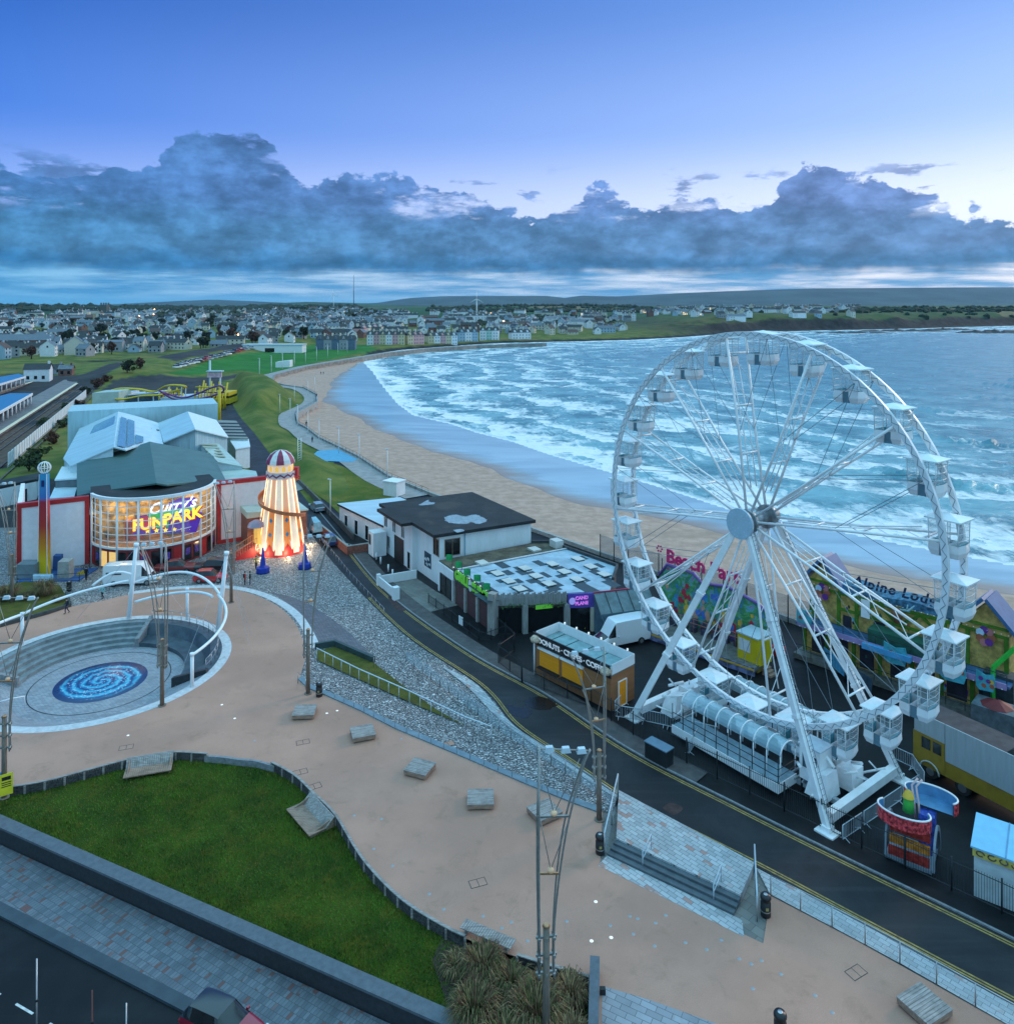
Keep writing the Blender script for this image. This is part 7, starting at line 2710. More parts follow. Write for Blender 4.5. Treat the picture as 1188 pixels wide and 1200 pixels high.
# gables at both ends
for x0,x1 in ((.0,3.4),(AL - 4.0,AL)):
 mb = MB(AMx)
 xm = (x0 + x1) / 2
 pts = [(x0 + .2,7.0),(x1 - .2,7.0),(x1 - .2,7.4),(xm,9.4),(x0 + .2,7.4)]
 n = 5
 mb.add([(a,.7,c_) for a,c_ in pts] + [(a,2.9,c_) for a,c_ in pts],[tuple(range(n)),tuple(range(2 * n - 1,n - 1,-1))] + [(k,k + n,(k + 1) % n + n,(k + 1) % n) for k in range(n)])
 g_ = mb.build('gable',MATS['lodge_yellow'],al)
 mb = MB(AMx)
 for sx_,xe in ((-1,x0 - .4),(1,x1 + .4)):
  a,b2 = Vector((xm,1.7,9.75)),Vector((xe,1.7,7.05))
  d = (b2 - a).normalized()
  up = Vector((-d.z,0,d.x)) * (.28 if d.x < 0 else -.28)
  q = [a + Vector((0,-1.5,0)),b2 + Vector((0,-1.5,0)),b2 + Vector((0,1.5,0)),a + Vector((0,1.5,0))]
  mb.hexa(q,[v + up * -1 for v in q])
 mb.build('blue_roof',MATS['lodge_blue'],g_)
 mb = MB(AMx)
 mb.bar((x0 + .3,.62,7.55),(x1 - .3,.62,7.55),.16,.2)
 mb.build('green_tie',MATS['lodge_green'],g_)
 mb = MB(AMx)
 for j in range(7):
  a = 2 * PI * j / 7
  cx,cz,s_ = xm + .45 * math.cos(a),6.6 + .55 * math.sin(a),.34
  mb.add([(cx + s_ * math.cos(2 * PI * k / 7),.60 - .01 * j,cz + s_ * math.sin(2 * PI * k / 7)) for k in range(7)],[tuple(range(7))],j % 4)
 mb.build('painted_crest',[MATS['paint_rust'],P('paint_pink',(.45,.16,.16),.5),MATS['paint_violet'],MATS['lodge_pale']],g_)
# wavy roof edge with letters above
mb = MB(AMx)
A_,B2 = [],[]
for k in range(61):
 x = 3.5 + (AL - 7.7) * k / 60
 A_.append((x,.72,7.05 + .12 * abs(math.sin(k * .55))))
 B2.append((x,.72,7.75 + .12 * math.sin(k * .2)))
mb.strip(A_,B2)
mb.strip(B2,[(a,2.0,c_ + .4) for a,b_,c_ in B2])
mb.build('shingle_edge',P('shingle_blue',(.05,.16,.26),.5,var=.6,scale=2.4),al)
mb = MB()
put_text(mb,'Alpine Lodge',AMx @ Vector((AL / 2 - .3,.6,8.5)),AU,UZ,1.3,.05,shear=.25,bold=.03,sp=1.15)
mb.build('lettering',P('letter_navy',(.015,.025,.07),.5),al)
rk = random.Random(5)
for z,y in ((3.35,-1.36),(7.15,.62)):
 for k in range(34):
  mb = MB(AMx)
  x = .3 + (AL - .6) * k / 33
  mb.lathe([(0,-.06),(.07,0),(0,.06)],(x,y,z),6)
  mb.build('bulb',MATS['white_paint'],al)
for q in range(40):
 up_ = rk.random() < .5
 x,z,s_ = rk.uniform(3.6,AL - 4.2) if up_ else rk.uniform(.6,AL - .6),rk.uniform(3.9,6.5) if up_ else rk.uniform(.9,3.1),rk.uniform(.10,.26)
 n_ = rk.choice((4,6,8))
 mb = MB(AMx)
 mb.add([(x + s_ * math.cos(2 * PI * k / n_) * rk.uniform(.6,1.2),(.885 if up_ else -.012) - .0008 * q,z + s_ * 1.4 * math.sin(2 * PI * k / n_)) for k in range(n_)],[tuple(range(n_))])
 mb.build('painted_detail',[MATS['paint_rust'],MATS['lodge_green'],MATS['lodge_dark'],MATS['paint_violet'],MATS['board_teal'],MATS['lodge_deepgreen']][rk.randrange(6)],w2 if up_ else w1)
# mounted stag head
st = MB(AMx)
st.lathe([(0,-.7),(.30,-.55),(.42,-.1),(.5,.35),(.3,.75),(0,.85)],(8.8,.3,6.3),12)
hd_ = st.build('stag_head',P('stag_brown',(.18,.075,.035),.7,var=.3),al)
st = MB(AMx)
for s_ in (-1,1):
 st.tube([(8.8 + .2 * s_,.3,7.0),(8.8 + 1.0 * s_,.3,7.1),(8.8 + 1.45 * s_,.3,7.7)],[.10,.14,.05],6)
 st.tube([(8.8 + .8 * s_,.3,7.05),(8.8 + .9 * s_,.3,7.65)],[.10,.04],6)
st.build('antlers',P('antler_blue',(.25,.42,.46),.6),hd_)
ab(5.4,6.2,.62,.72,5.2,6.9,'white_paint','white_panel',w2)
railing('balcony_rail',[AMx @ Vector((AL * k / 12,-1.2,3.62)) for k in range(13)],.9,'',post=.03,rail=.035,mids=(.45,),mat=MATS['dark_steel'],parent=bal)
railing('platform_rail',[AMx @ Vector((AL * k / 12,-1.5,.6)) for k in range(13)],1.0,'',post=.03,rail=.035,mids=(.5,),mat=MATS['dark_steel'],parent=al)
# queue screens of the fun house in the yard
for i,(a,b,lab) in enumerate(((G(965,778),G(990,800),'blue painted queue screen at the left of the fun house platform'),(G(992,800),G(1022,818),'dark glass queue screen before the fun house platform'))):
 o = thing('queue_screen',lab,'screen',a)
 mb = MB()
 mb.wall([a,b],.5 if i == 0 else .2,1.7,.08)
 mb.build('panel',P('screen_blue',(.08,.32,.50),.45,var=.3,scale=2) if i == 0 else MATS['window_blue'],o)
 mb = MB()
 for q in (a,b):
  mb.tube([q,q + UZ * 1.75],.06,6)
 mb.build('post',MATS['dark_steel'],o)
# green lifting arm and low machines at the far right
p = G(1172,842)
o = thing('lifting_machine','bright green lifting arm machine at the right end of the fun house','machine',p)
mb = MB()
mb.box((p.x,p.y,.3),(2.2,1.6,3.6),0,R(-45))
mb.build('body',P('machine_dark',(.03,.05,.06),.5,var=.4),o)
mb = MB()
q = Vector((p.x - 1.0,p.y - .6,4.6))
mb.bar(q,q + Vector((1.6,-.4,1.8)),.25,.3)
mb.bar((q.x,q.y,.3),q,.25,.25)
mb.build('arm',P('machine_green',(.03,.42,.05),.4),o)
# roofed stall behind the trailer
p = G(1180,880)
o = thing('canopy_stall','dark stall with a red canopy at the right edge beyond the trailer','stall',p)
mb = MB()
mb.box((p.x + .6,p.y + 2.2,0),(3.2,2.2,2.4),0,R(-45))
mb.build('body',P('stall_grey',(.10,.13,.15),.5,var=.3),o)
mb = MB()
mb.lathe([(1.2,0),(.1,.5)],(p.x + .6,p.y + 2.2,2.42),8,sm=False)
mb.build('canopy',P('canopy_red',(.14,.012,.015),.6,var=.2),o)
# ------------------------------------------------------------------ lorry with white box body
TU = Vector((.52,-.854,0)).normalized()
TO = Vector((30.6,57.6,0))
TMx = frame(TO,TU)          # y of this frame points to the sea
tk = thing('show_lorry','long fairground lorry with mustard yellow chassis and white box sides','lorry',TO)
def tb_(x0,x1,y0,y1,z0,z1,mat,name,par=None):
 mb = MB(TMx)
 mb.box(((x0 + x1) / 2,(y0 + y1) / 2,z0),(x1 - x0,y1 - y0,z1 - z0))
 return mb.build(name,MATS[mat],par or tk)
P('lorry_yellow',(.30,.19,.02),.5,var=.15,dirt=.3)
P('lorry_white',(.34,.40,.42),.5,var=.08,streak=(3,3,.3),dirt=.15,dcol=(.25,.28,.3))
P('lorry_roof',(.045,.04,.045),.7,var=.3)
tb_(0.0,16.5,.05,2.45,.75,1.9,'lorry_yellow','chassis')
cabn = tb_(-.15,2.2,.0,2.5,.9,3.1,'lorry_yellow','cab')
tb_(.5,1.15,-.03,.0,2.1,2.9,'window_dark','side_window',cabn)
tb_(1.35,1.95,-.03,.0,2.1,2.9,'window_dark','side_window',cabn)
mb = MB(TMx)
mb.box((-.17,1.25,2.0),(.05,2.1,1.0))
mb.build('windscreen',MATS['window_dark'],cabn)
bx = tb_(2.25,16.5,-.02,.06,1.9,4.55,'lorry_white','box_side')
tb_(-.05,2.2,-.02,.06,3.12,4.55,'lorry_white','box_side')
tb_(-.05,16.5,2.44,2.5,1.9,4.4,'lorry_white','box_side')
tb_(-.05,.03,.06,2.44,3.12,4.5,'lorry_white','box_end')
tb_(.03,6.3,.06,2.44,4.40,4.52,'lorry_roof','roof')
tb_(6.3,16.4,.06,2.44,3.3,3.42,'pale_steel','load_bed')
tb_(7.2,8.0,.4,2.1,3.42,3.9,'lorry_roof','load_box')
tb_(10.0,14.0,1.0,2.2,3.42,3.8,'lodge_pale','load_cover')
def wheel_part(M_,x,y,r,w,par,n=18):
 mb = MB(M_)
 mb.tube([(x,y - w / 2,r),(x,y + w / 2,r)],r,n)
 ty = mb.build('wheel',MATS['rubber'],par)
 mb = MB(M_)
 mb.tube([(x,y - w / 2 - .012,r),(x,y + w / 2 + .012,r)],r * .58,12)
 mb.build('rim',MATS['tyre_rim'],ty)
 return ty
for x in (1.1,3.4,10.6,12.0,15.2):
 for y in (.22,2.28):
  wheel_part(TMx,x,y,.52,.32,tk)
mb = MB(TMx)
mb.tube([(1.1 + .72 * math.cos(a),-.06,.55 + .72 * math.sin(a)) for a in [PI * k / 10 for k in range(11)]],.06,5)
mb.build('wheel_arch',P('arch_pale',(.45,.48,.45),.5),tk)
# ------------------------------------------------------------------ children's rocking ride
p = G(1068,1003)
KR = frame(Vector((p.x,p.y,0)),Vector((.80,-.60,0)))
kr = thing('rocking_ride','small red and yellow rocking ride with two curved painted tubs','ride',p)
P('kr_red',(.42,.04,.03),.4,var=.5,scale=3)
P('kr_orange',(.55,.20,.03),.4,var=.4,scale=3)
P('kr_blue',(.10,.26,.45),.45,var=.15)
P('kr_mixed',(.55,.05,.06),.4,var=.9,scale=5)
mb = MB(KR)
mb.box((0,0,.05),(2.6,2.4,.25))
mb.build('base',P('kr_grey',(.22,.27,.32),.5),kr)
for x in (-1.35,1.35):
 mb = MB(KR)
 A_ = [(x,1.35 * math.cos(a),.3 + 2.1 * math.sin(a)) for a in [PI * k / 12 for k in range(13)]]
 B2 = [(x,1.1 * math.cos(a),.3 + 1.8 * math.sin(a)) for a in [PI * k / 12 for k in range(13)]]
 mb.strip(A_,B2)
 mb.strip([(a[0] + .12,a[1],a[2]) for a in B2],[(a[0] + .12,a[1],a[2]) for a in A_])
 mb.strip([(a[0] + .12,a[1],a[2]) for a in A_],A_)
 mb.build('arch',MATS['kr_grey'],kr)
for k in range(3):
 mb = MB(KR)
 mb.box((0,-1.05 + .25 * k,.32 + .62 * k),(2.3,.18,.52))
 mb.build('front_board',MATS['kr_red'] if k != 1 else MATS['kr_orange'],kr)
for (cx,cy,z0,a0) in ((-.35,-.55,2.3,0),(.9,1.3,2.9,180)):
 n = 20
 out_,in_ = [],[]
 for k in range(n + 1):
  a = R(a0 + 150 + 240 * k / n)
  rx,ry = (1.55,.95)
  out_.append((cx + rx * math.cos(a),cy + ry * math.sin(a)))
  in_.append((cx + (rx - .09) * math.cos(a),cy + (ry - .09) * math.sin(a)))
 mb = MB(KR)
 mb.strip([(x,y,z0) for x,y in out_],[(x,y,z0 + .75) for x,y in out_])
 tbq = mb.build('tub',MATS['kr_mixed'],kr)
 mb = MB(KR)
 mb.strip([(x,y,z0 + .75) for x,y in in_],[(x,y,z0) for x,y in in_])
 mb.poly([KR @ Vector((x,y,z0 + .05)) and (x,y) for x,y in in_],z0 + .05)
 mb.build('lining',MATS['kr_blue'],tbq)
 mb = MB(KR)
 mb.tube([(x * .5 + x2 * .5,y * .5 + y2 * .5,z0 + .78) for (x,y),(x2,y2) in zip(out_,in_)],.06,6)
 mb.build('white_edge',MATS['white_paint'],tbq)
mb = MB(KR)
mb.lathe([(.0,0),(.34,.1),(.30,.7),(.22,1.0),(0,1.15)],(-.2,.1,2.6),12)
mb.build('figure',[P('kr_green',(.05,.38,.05),.5)],kr)
mb = MB(KR)
mb.lathe([(.36,0),(.2,.35),(0,.5)],(-.2,.1,3.6),12)
mb.build('cap',MATS['ride_yellow'],kr)
mb = MB(KR)
mb.tube([(.15,.35,2.3),(.1,.3,3.3),(-.1,.7,4.1),(.2,1.0,4.5)],.07,6)
mb.tube([(.4,.35,2.3),(.35,.3,3.3),(.15,.7,4.1),(.45,1.0,4.5)],.07,6)
mb.build('swing_arm',P('kr_pink',(.65,.45,.45),.5),kr)
mb = MB(KR)
mb.box((.8,.7,.3),(.9,.9,2.4))
mb.build('drive_column',P('kr_cobalt',(.05,.10,.45),.45,var=.6,scale=4),kr)
# ------------------------------------------------------------------ white stall with sky blue roof
SO = G(1141,1050)
SMx = frame(Vector((SO.x,SO.y,0)),Vector((.80,-.6,0)))
sw = thing('side_stall','white sided stall with a sky blue panelled roof and yellow scroll trim','stall',SO)
mb = MB(SMx)
mb.box((2.6,1.3,0),(5.2,2.6,2.5))
mb.build('wall',P('stall_white',(.50,.56,.58),.5,var=.1),sw)
mb = MB(SMx)
mb.hexa([(-.15,-.25,2.95),(5.4,-.25,2.95),(5.4,2.8,3.3),(-.15,2.8,3.3)],[(-.15,-.25,3.05),(5.4,-.25,3.05),(5.4,2.8,3.42),(-.15,2.8,3.42)])
rf_ = mb.build('roof',P('stall_blue',(.20,.50,.70),.35,var=.06),sw)
for x in (1.6,3.2,4.6):
 mb = MB(SMx)
 mb.hexa([(x - .03,-.25,3.07),(x + .03,-.25,3.07),(x + .03,2.8,3.44),(x - .03,2.8,3.44)],[(x - .03,-.25,3.09),(x + .03,-.25,3.09),(x + .03,2.8,3.46),(x - .03,2.8,3.46)])
 mb.build('roof_seam',MATS['kr_blue'],rf_)
mb = MB(SMx)
mb.box((2.6,-.12,2.5),(5.3,.2,.5))
tr_ = mb.build('trim',P('stall_yellow',(.55,.42,.10),.5,var=.2),sw)
mb = MB(SMx)
for k in range(9):
 mb.tube([(.35 + k * .58 + .2 * math.cos(a),-.235,2.75 + .14 * math.sin(a)) for a in [1.7 * PI * j / 9 + k for j in range(10)]],.035,5)
mb.build('scrollwork',MATS['timber_dark'],tr_)
# ------------------------------------------------------------------ roadside fence of the yard
def bar_fence(pts,label,h=1.8,step=.14,every=2.6,mat='dark_steel'):
 o = thing('bar_fence',label,'fence',pts[0])
 fine = along(pts,step)
 mb = MB()
 for p in fine:
  mb.tube([p + UZ * .12,p + UZ * h],.014,4,caps=False)
 mb.build('bars',MATS[mat],o)
 for z in (.2,h - .15):
  mb = MB()
  mb.tube([p + UZ * z for p in along(pts,1.3)],.03,4)
  mb.build('rail',MATS[mat],o)
 for p in along(pts,every):
  mb = MB()
  mb.tube([p,p + UZ * (h + .12)],.05,6)
  mb.build('post',MATS[mat],o)
 return o
FN = offset_line(road_r,1.75)
i0 = min(range(len(FN)),key=lambda i: (FN[i] - Vector((6.5,66.0,0))).length)
bar_fence(FN[i0:],'long black bar fence along the road before the wheel yard',1.9)
bar_fence([G(502,707),G(566,754),G(592,744)],'black fence round the terrace of the low shops',1.1,.16,2.0)
bar_fence([G(584,778),G(611,799)],'black bar gate section left of the kiosk',1.9)
bar_fence([G(580,741),G(604,763),G(586,776)],'open black gate by the timber corner post',1.9)
bar_fence([G(612,800),FN[i0]],'dark fence section directly before the kiosk counter',1.6)
mb = MB()
p = G(548,741)
sp_ = G(540,735)
mb.box((sp_.x,sp_.y,.25),(.75,.05,.9),0,R(-52))
o = mb.build('notice_board',MATS['white_paint'])
tag(o,'small white notice fixed to the black terrace fence','sign')
# seaward mesh fence behind the rides
fenc = along([Vector((WEND.x,WEND.y,0)) + Vector((.625,-.78,0)) * k - RN * .6 for k in (44,122)],2.6)
o = thing('mesh_fence','tall pale mesh fence on dark posts between the rides and the beach','fence',fenc[0])
for p in fenc:
 mb = MB()
 mb.tube([p,p + UZ * 3.2],.07,6)
 mb.build('post',MATS['dark_steel'],o)
mb = MB()
for a,b in zip(fenc[:-1],fenc[1:]):
 mb.wall([a,b],.3,3.1,.02)
mb.build('mesh',glassm('mesh_panel',(.30,.33,.35),.30,.7),o)
mb = MB()
wl = [Vector((p[0],p[1],0)) for p in seawall[8:]]
mb.wall(wl,-3.2,.55,.5)
o = mb.build('sea_wall',MATS['concrete'])
tag(o,'long concrete sea wall between promenade and beach','sea wall')
mb = MB()
mb.wall([Vector((p[0],p[1],0)) for p in seawall[:9]],-3.2,.5,.6)
o = mb.build('sea_wall',P('sea_wall_far',(.24,.22,.20),.85,var=.25,scale=.3))
tag(o,'curving stone sea wall of the far bay below the playing field','sea wall')
# ------------------------------------------------------------------ striped slide tower
HC_ = Vector((-32.3,109.6,0))
HM = Matrix.Translation(HC_)
hs_ = thing('helter_skelter','lit white and orange striped helter skelter slide tower with a red and white dome','helter skelter',HC_)
P('hs_cream',(.80,.70,.56),.5,var=.08,emit=.26,ecol=(1,.58,.28))  # emission put in so the panels glow warm, though they are no lamps
P('hs_orange',(.62,.20,.06),.5,var=.12,emit=.22,ecol=(1,.36,.08))  # same painted glow in the orange panels
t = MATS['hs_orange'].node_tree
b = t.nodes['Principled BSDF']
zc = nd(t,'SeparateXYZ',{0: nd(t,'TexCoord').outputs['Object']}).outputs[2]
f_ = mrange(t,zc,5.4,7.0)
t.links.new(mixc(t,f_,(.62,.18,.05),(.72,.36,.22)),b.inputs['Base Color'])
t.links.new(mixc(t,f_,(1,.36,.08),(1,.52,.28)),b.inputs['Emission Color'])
P('hs_red',(.45,.03,.03),.45,var=.1,emit=.06)
P('hs_bulb',(1,.85,.65),.4,emit=1.3,ecol=(1,.70,.38))
P('hs_blue',(.07,.28,.45),.45)
P('hs_pale',(.70,.58,.58),.5)
P('hs_plum',(.28,.03,.08),.45)
def cone_r(z):
 return 3.3 * (1 - z / 10.6) + 1.78 * z / 10.6
NS = 32
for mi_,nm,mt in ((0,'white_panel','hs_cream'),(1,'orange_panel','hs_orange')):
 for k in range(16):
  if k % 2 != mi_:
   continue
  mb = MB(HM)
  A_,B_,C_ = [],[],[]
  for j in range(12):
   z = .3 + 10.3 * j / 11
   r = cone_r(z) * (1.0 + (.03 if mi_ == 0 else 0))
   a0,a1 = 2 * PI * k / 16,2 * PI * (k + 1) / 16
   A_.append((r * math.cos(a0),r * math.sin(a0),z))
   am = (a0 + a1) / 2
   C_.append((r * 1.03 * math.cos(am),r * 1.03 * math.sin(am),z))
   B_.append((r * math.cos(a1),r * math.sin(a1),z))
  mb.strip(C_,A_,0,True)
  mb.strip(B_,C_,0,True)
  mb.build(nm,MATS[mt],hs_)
for k in range(16):
 a = 2 * PI * k / 16
 mb = MB(HM)
 mb.tube([(cone_r(z) * 1.035 * math.cos(a),cone_r(z) * 1.035 * math.sin(a),z) for z in (.9,4,7,10.3)],.045,5)
 mb.build('light_strip',MATS['hs_bulb'],hs_)
mb = MB(HM)
zz = []
for k in range(33):
 a = 2 * PI * k / 32
 zz.append((a,1.75 if k % 2 else .75))
mb.strip([(3.42 * math.cos(a),3.42 * math.sin(a),0) for a,_ in zz],[((3.40 - .12 * z) * math.cos(a),(3.40 - .12 * z) * math.sin(a),z) for a,z in zz])
mb.build('zigzag_skirt',MATS['hs_red'],hs_)
mb = MB(HM)
mb.strip([(3.30 * math.cos(a),3.30 * math.sin(a),.02) for a,_ in zz],[((3.30 - .125 * (z + 1.0)) * math.cos(a),(3.30 - .125 * (z + 1.0)) * math.sin(a),z + 1.0) for a,z in zz])
mb.build('white_zigzag',MATS['hs_pale'],hs_)
for k in range(16):
 a = 2 * PI * (k + .5) / 16
 for z in (3.0,4.9):
  if k % 2:
   mb = MB(HM)
   r = cone_r(z) * 1.06
   c = Vector((r * math.cos(a),r * math.sin(a),z))
   tx = Vector((-math.sin(a),math.cos(a),0))
   mb.add([c - tx * .28,c - UZ * .38,c + tx * .28,c + UZ * .38],[(0,1,2,3)])
   mb.build('blue_diamond',MATS['hs_blue'],hs_)
# gallery, lantern and dome
mb = MB(HM)
mb.lathe([(1.5,10.4),(2.0,10.5),(2.0,11.3),(1.85,11.3),(1.85,10.6),(0,10.6)],n=24,sm=False)
mb.build('gallery',MATS['hs_pale'],hs_)
mb = MB(HM)
zz = [(2 * PI * k / 24,10.95 if k % 2 else 10.6) for k in range(25)]
mb.strip([(2.03 * math.cos(a),2.03 * math.sin(a),z) for a,z in zz],[(2.03 * math.cos(a),2.03 * math.sin(a),z + .22) for a,z in zz])
mb.build('plum_zigzag',MATS['hs_plum'],hs_)
mb = MB(HM)
mb.lathe([(1.75,11.3),(1.75,12.5)],n=24)
mb.build('lantern',MATS['hs_cream'],hs_)
for k in range(12):
 a = 2 * PI * k / 12
 mb = MB(HM)
 c = Vector((1.78 * math.cos(a),1.78 * math.sin(a),11.75))
 tx = Vector((-math.sin(a),math.cos(a),0))
 mb.add([c - tx * .26 - UZ * .3,c + tx * .26 - UZ * .3,c + tx * .26 + UZ * .25,c + UZ * .48,c - tx * .26 + UZ * .25],[(0,1,2,3,4)])
 mb.build('arch_window',P('hs_gold',(.55,.32,.05),.5,emit=.4,ecol=(1,.6,.15)),hs_)
for k in range(12):
 mb = MB(HM)
 a0,a1 = 2 * PI * k / 12,2 * PI * (k + 1) / 12
 prof = [(2.05,12.45),(1.9,13.0),(1.45,13.7),(.8,14.15),(.05,14.35)]
 mb.strip([(r * math.cos(a1),r * math.sin(a1),z) for r,z in prof],[(r * math.cos(a0),r * math.sin(a0),z) for r,z in prof])
 mb.build('dome_panel',MATS['hs_plum'] if k % 2 else P('hs_white',(.72,.68,.66),.5),hs_)
# spiral chute
mb = MB(HM)
Ao,Ai,At = [],[],[]
for k in range(61):
 q = k / 60
 z = 9.9 - 7.9 * q
 a = R(20) + 2 * PI * 1.45 * q
 r = cone_r(z) + .05
 for L_,rr_,dz in ((Ai,r,.0),(Ao,r + .75,0),(At,r + .78,.5)):
  L_.append((rr_ * math.cos(a),rr_ * math.sin(a),z + dz))
mb.strip(Ao,Ai)
mb.strip(At,Ao)
mb.strip([(x * .985,y * .985,z) for x,y,z in Ao],[(x * .985,y * .985,z) for x,y,z in At])
mb.build('spiral_slide',P('hs_slide',(.48,.16,.07),.45,var=.2),hs_)
mb = MB(HM)
mb.tube(At,.05,5)
mb.build('slide_rail',P('hs_rail',(.55,.22,.10),.4,emit=.12),hs_)
mb = MB(HM)
mb.box((1.9,.7,10.2),(.9,.9,1.5))
mb.build('slide_box',MATS['hs_red'],hs_)
# entrance and stair
ea_ = R(218)
ed = Vector((math.cos(ea_),math.sin(ea_),0))
et = Vector((-ed.y,ed.x,0))
mb = MB()
c = HC_ + ed * 3.1
mb.hexa([c - et * .7 + UZ * 1.6,c + et * .7 + UZ * 1.6,c + et * .7 + ed * .5 + UZ * 1.6,c - et * .7 + ed * .5 + UZ * 1.6],[p + UZ * 2.4 for p in (c - et * .7,c + et * .7,c + et * .7 + ed * .5,c - et * .7 + ed * .5)] and [p + UZ * 4.0 for p in (c - et * .7,c + et * .7,c + et * .7 + ed * .5,c - et * .7 + ed * .5)])
mb.build('doorway',MATS['hs_gold'],hs_)
mb = MB()
mb.lathe([(1.25,0),(1.0,.5),(.4,.85),(0,.9)],c + ed * .4 + UZ * 4.0,12)
mb.build('door_canopy',P('hs_mauve',(.36,.26,.32),.5),hs_)
for k in range(8):
 mb = MB()
 p = c + ed * (.8 + k * .42)
 mb.hexa([p - et * .8,p + et * .8,p + et * .8 + ed * .42,p - et * .8 + ed * .42],[q + UZ * (1.6 - k * .2) for q in (p - et * .8,p + et * .8,p + et * .8 + ed * .42,p - et * .8 + ed * .42)])
 mb.build('stair_tread',MATS['hs_red'],hs_)
for s_ in (-1,1):
 mb = MB()
 a,b = c + ed * .6 + et * .85 * s_ + UZ * 2.6,c + ed * 4.2 + et * .85 * s_ + UZ * .95
 mb.tube([a,b],.05,5)
 for k in range(12):
  p = a.lerp(b,k / 11)
  mb.tube([p,p - UZ * .9],.03,4)
 mb.build('stair_rail',MATS['hs_rail'],hs_)
for a in (200,250,300,345,30):
 li = bpy.data.lights.new('tower_light','POINT')
 li.energy = 110
 li.color = (1,.72,.42)
 li.shadow_soft_size = .25
 lo_ = bpy.data.objects.new('tower_light',li)
 COL.objects.link(lo_)
 lo_.location = HC_ + Vector((4.3 * math.cos(R(a)),4.3 * math.sin(R(a)),.5))
 mb = MB()
 mb.lathe([(0,0),(.14,.02),(.16,.2),(0,.26)],(lo_.location.x,lo_.location.y,0),10)
 mb.build('floodlight',MATS['hs_bulb'],hs_)
for i,(px,py) in enumerate(((308,671),(357,666))):
 p = G(px,py)
 o = thing('blue_cone','tall blue cone on a block %s' % ('left, in front of the slide tower' if i == 0 else 'right, beside the road end of the slide tower'),'cone',p,0,'blue cones by the slide tower')
 mb = MB()
 mb.lathe([(.85,0),(.85,.7),(.5,.75),(.38,1.0),(.10,3.2),(0,3.3)],p,8,sm=False)
 mb.build('body',P('cone_blue',(.015,.04,.33),.4,var=.1),o)
 mb = MB()
 mb.lathe([(.88,.0),(.90,.12)],p,8,sm=False)
 mb.build('base_edge',P('cone_navy',(.01,.02,.12),.4),o)
# ------------------------------------------------------------------ high striker
p = G(52,675)
sk = thing('high_striker','tall high striker tower fading from blue through red to yellow with a white ring ball','high striker',p)
m,t,b = base_mat('striker_paint')
zc = nd(t,'SeparateXYZ',{0: nd(t,'TexCoord').outputs['Object']}).outputs[2]
cr = nd(t,'ValToRGB',{0: mth(t,'DIVIDE',zc,13.0)})
e = cr.color_ramp.elements
e[0].position,e[0].color = .12,(.70,.48,.01,1)
e[1].position,e[1].color = .99,(.04,.30,.55,1)
for p_,c_ in ((.3,(.62,.22,.01)),(.5,(.45,.03,.02)),(.74,(.40,.02,.04)),(.78,(.05,.16,.48))):
 q = e.new(p_)
 q.color = (*c_,1)
t.links.new(cr.outputs[0],b.inputs['Base Color'])
b.inputs['Roughness'].default_value = .4
MATS['striker'] = m
mb = MB()
mb.hexa([(p.x - .62,p.y - .4,.2),(p.x + .62,p.y - .4,.2),(p.x + .62,p.y + .4,.2),(p.x - .62,p.y + .4,.2)],[(p.x - .48,p.y - .3,13.2),(p.x + .48,p.y - .3,13.2),(p.x + .48,p.y + .3,13.2),(p.x - .48,p.y + .3,13.2)])
tw = mb.build('tower',m,sk)
mb = MB()
for s_ in (-1,1):
 mb.bar((p.x + .6 * s_,p.y - .42,.2),(p.x + .47 * s_,p.y - .32,13.2),.06,.06)
mb.build('white_edges',MATS['white_paint'],tw)
mb = MB()
mb.box((p.x,p.y - .36,11.6),(.35,.06,.8))
mb.build('dark_mark',P('striker_navy',(.01,.02,.12),.5),tw)
mb = MB()
bc = Vector((p.x,p.y,14.0))
for k in range(6):
 a = PI * k / 6
 mb.tube([bc + Vector((.75 * math.cos(j) * math.cos(a),.75 * math.cos(j) * math.sin(a),.75 * math.sin(j))) for j in [2 * PI * q / 20 for q in range(20)]],.045,5,closed=True)
mb.tube([bc + Vector((.75 * math.cos(j),.75 * math.sin(j),0)) for j in [2 * PI * q / 20 for q in range(20)]],.05,5,closed=True)
mb.build('ring_ball',MATS['white_steel'],sk)
mb = MB()
for s_ in (-1,1):
 mb.bar((p.x + 1.1 * s_,p.y - .5,.15),(p.x + .5 * s_,p.y - .2,1.7),.12,.12)
mb.build('strut',MATS['ride_yellow'],sk)
mb = MB()
b0,b1 = G(19,683),G(93,681)
mb.hexa([b0,b1,b1 + Vector((0,4.5,0)),b0 + Vector((0,4.5,0))],[q + UZ * .14 for q in (b0,b1,b1 + Vector((0,4.5,0)),b0 + Vector((0,4.5,0)))])
mb.build('blue_base',P('striker_base',(.03,.10,.28),.5),sk)
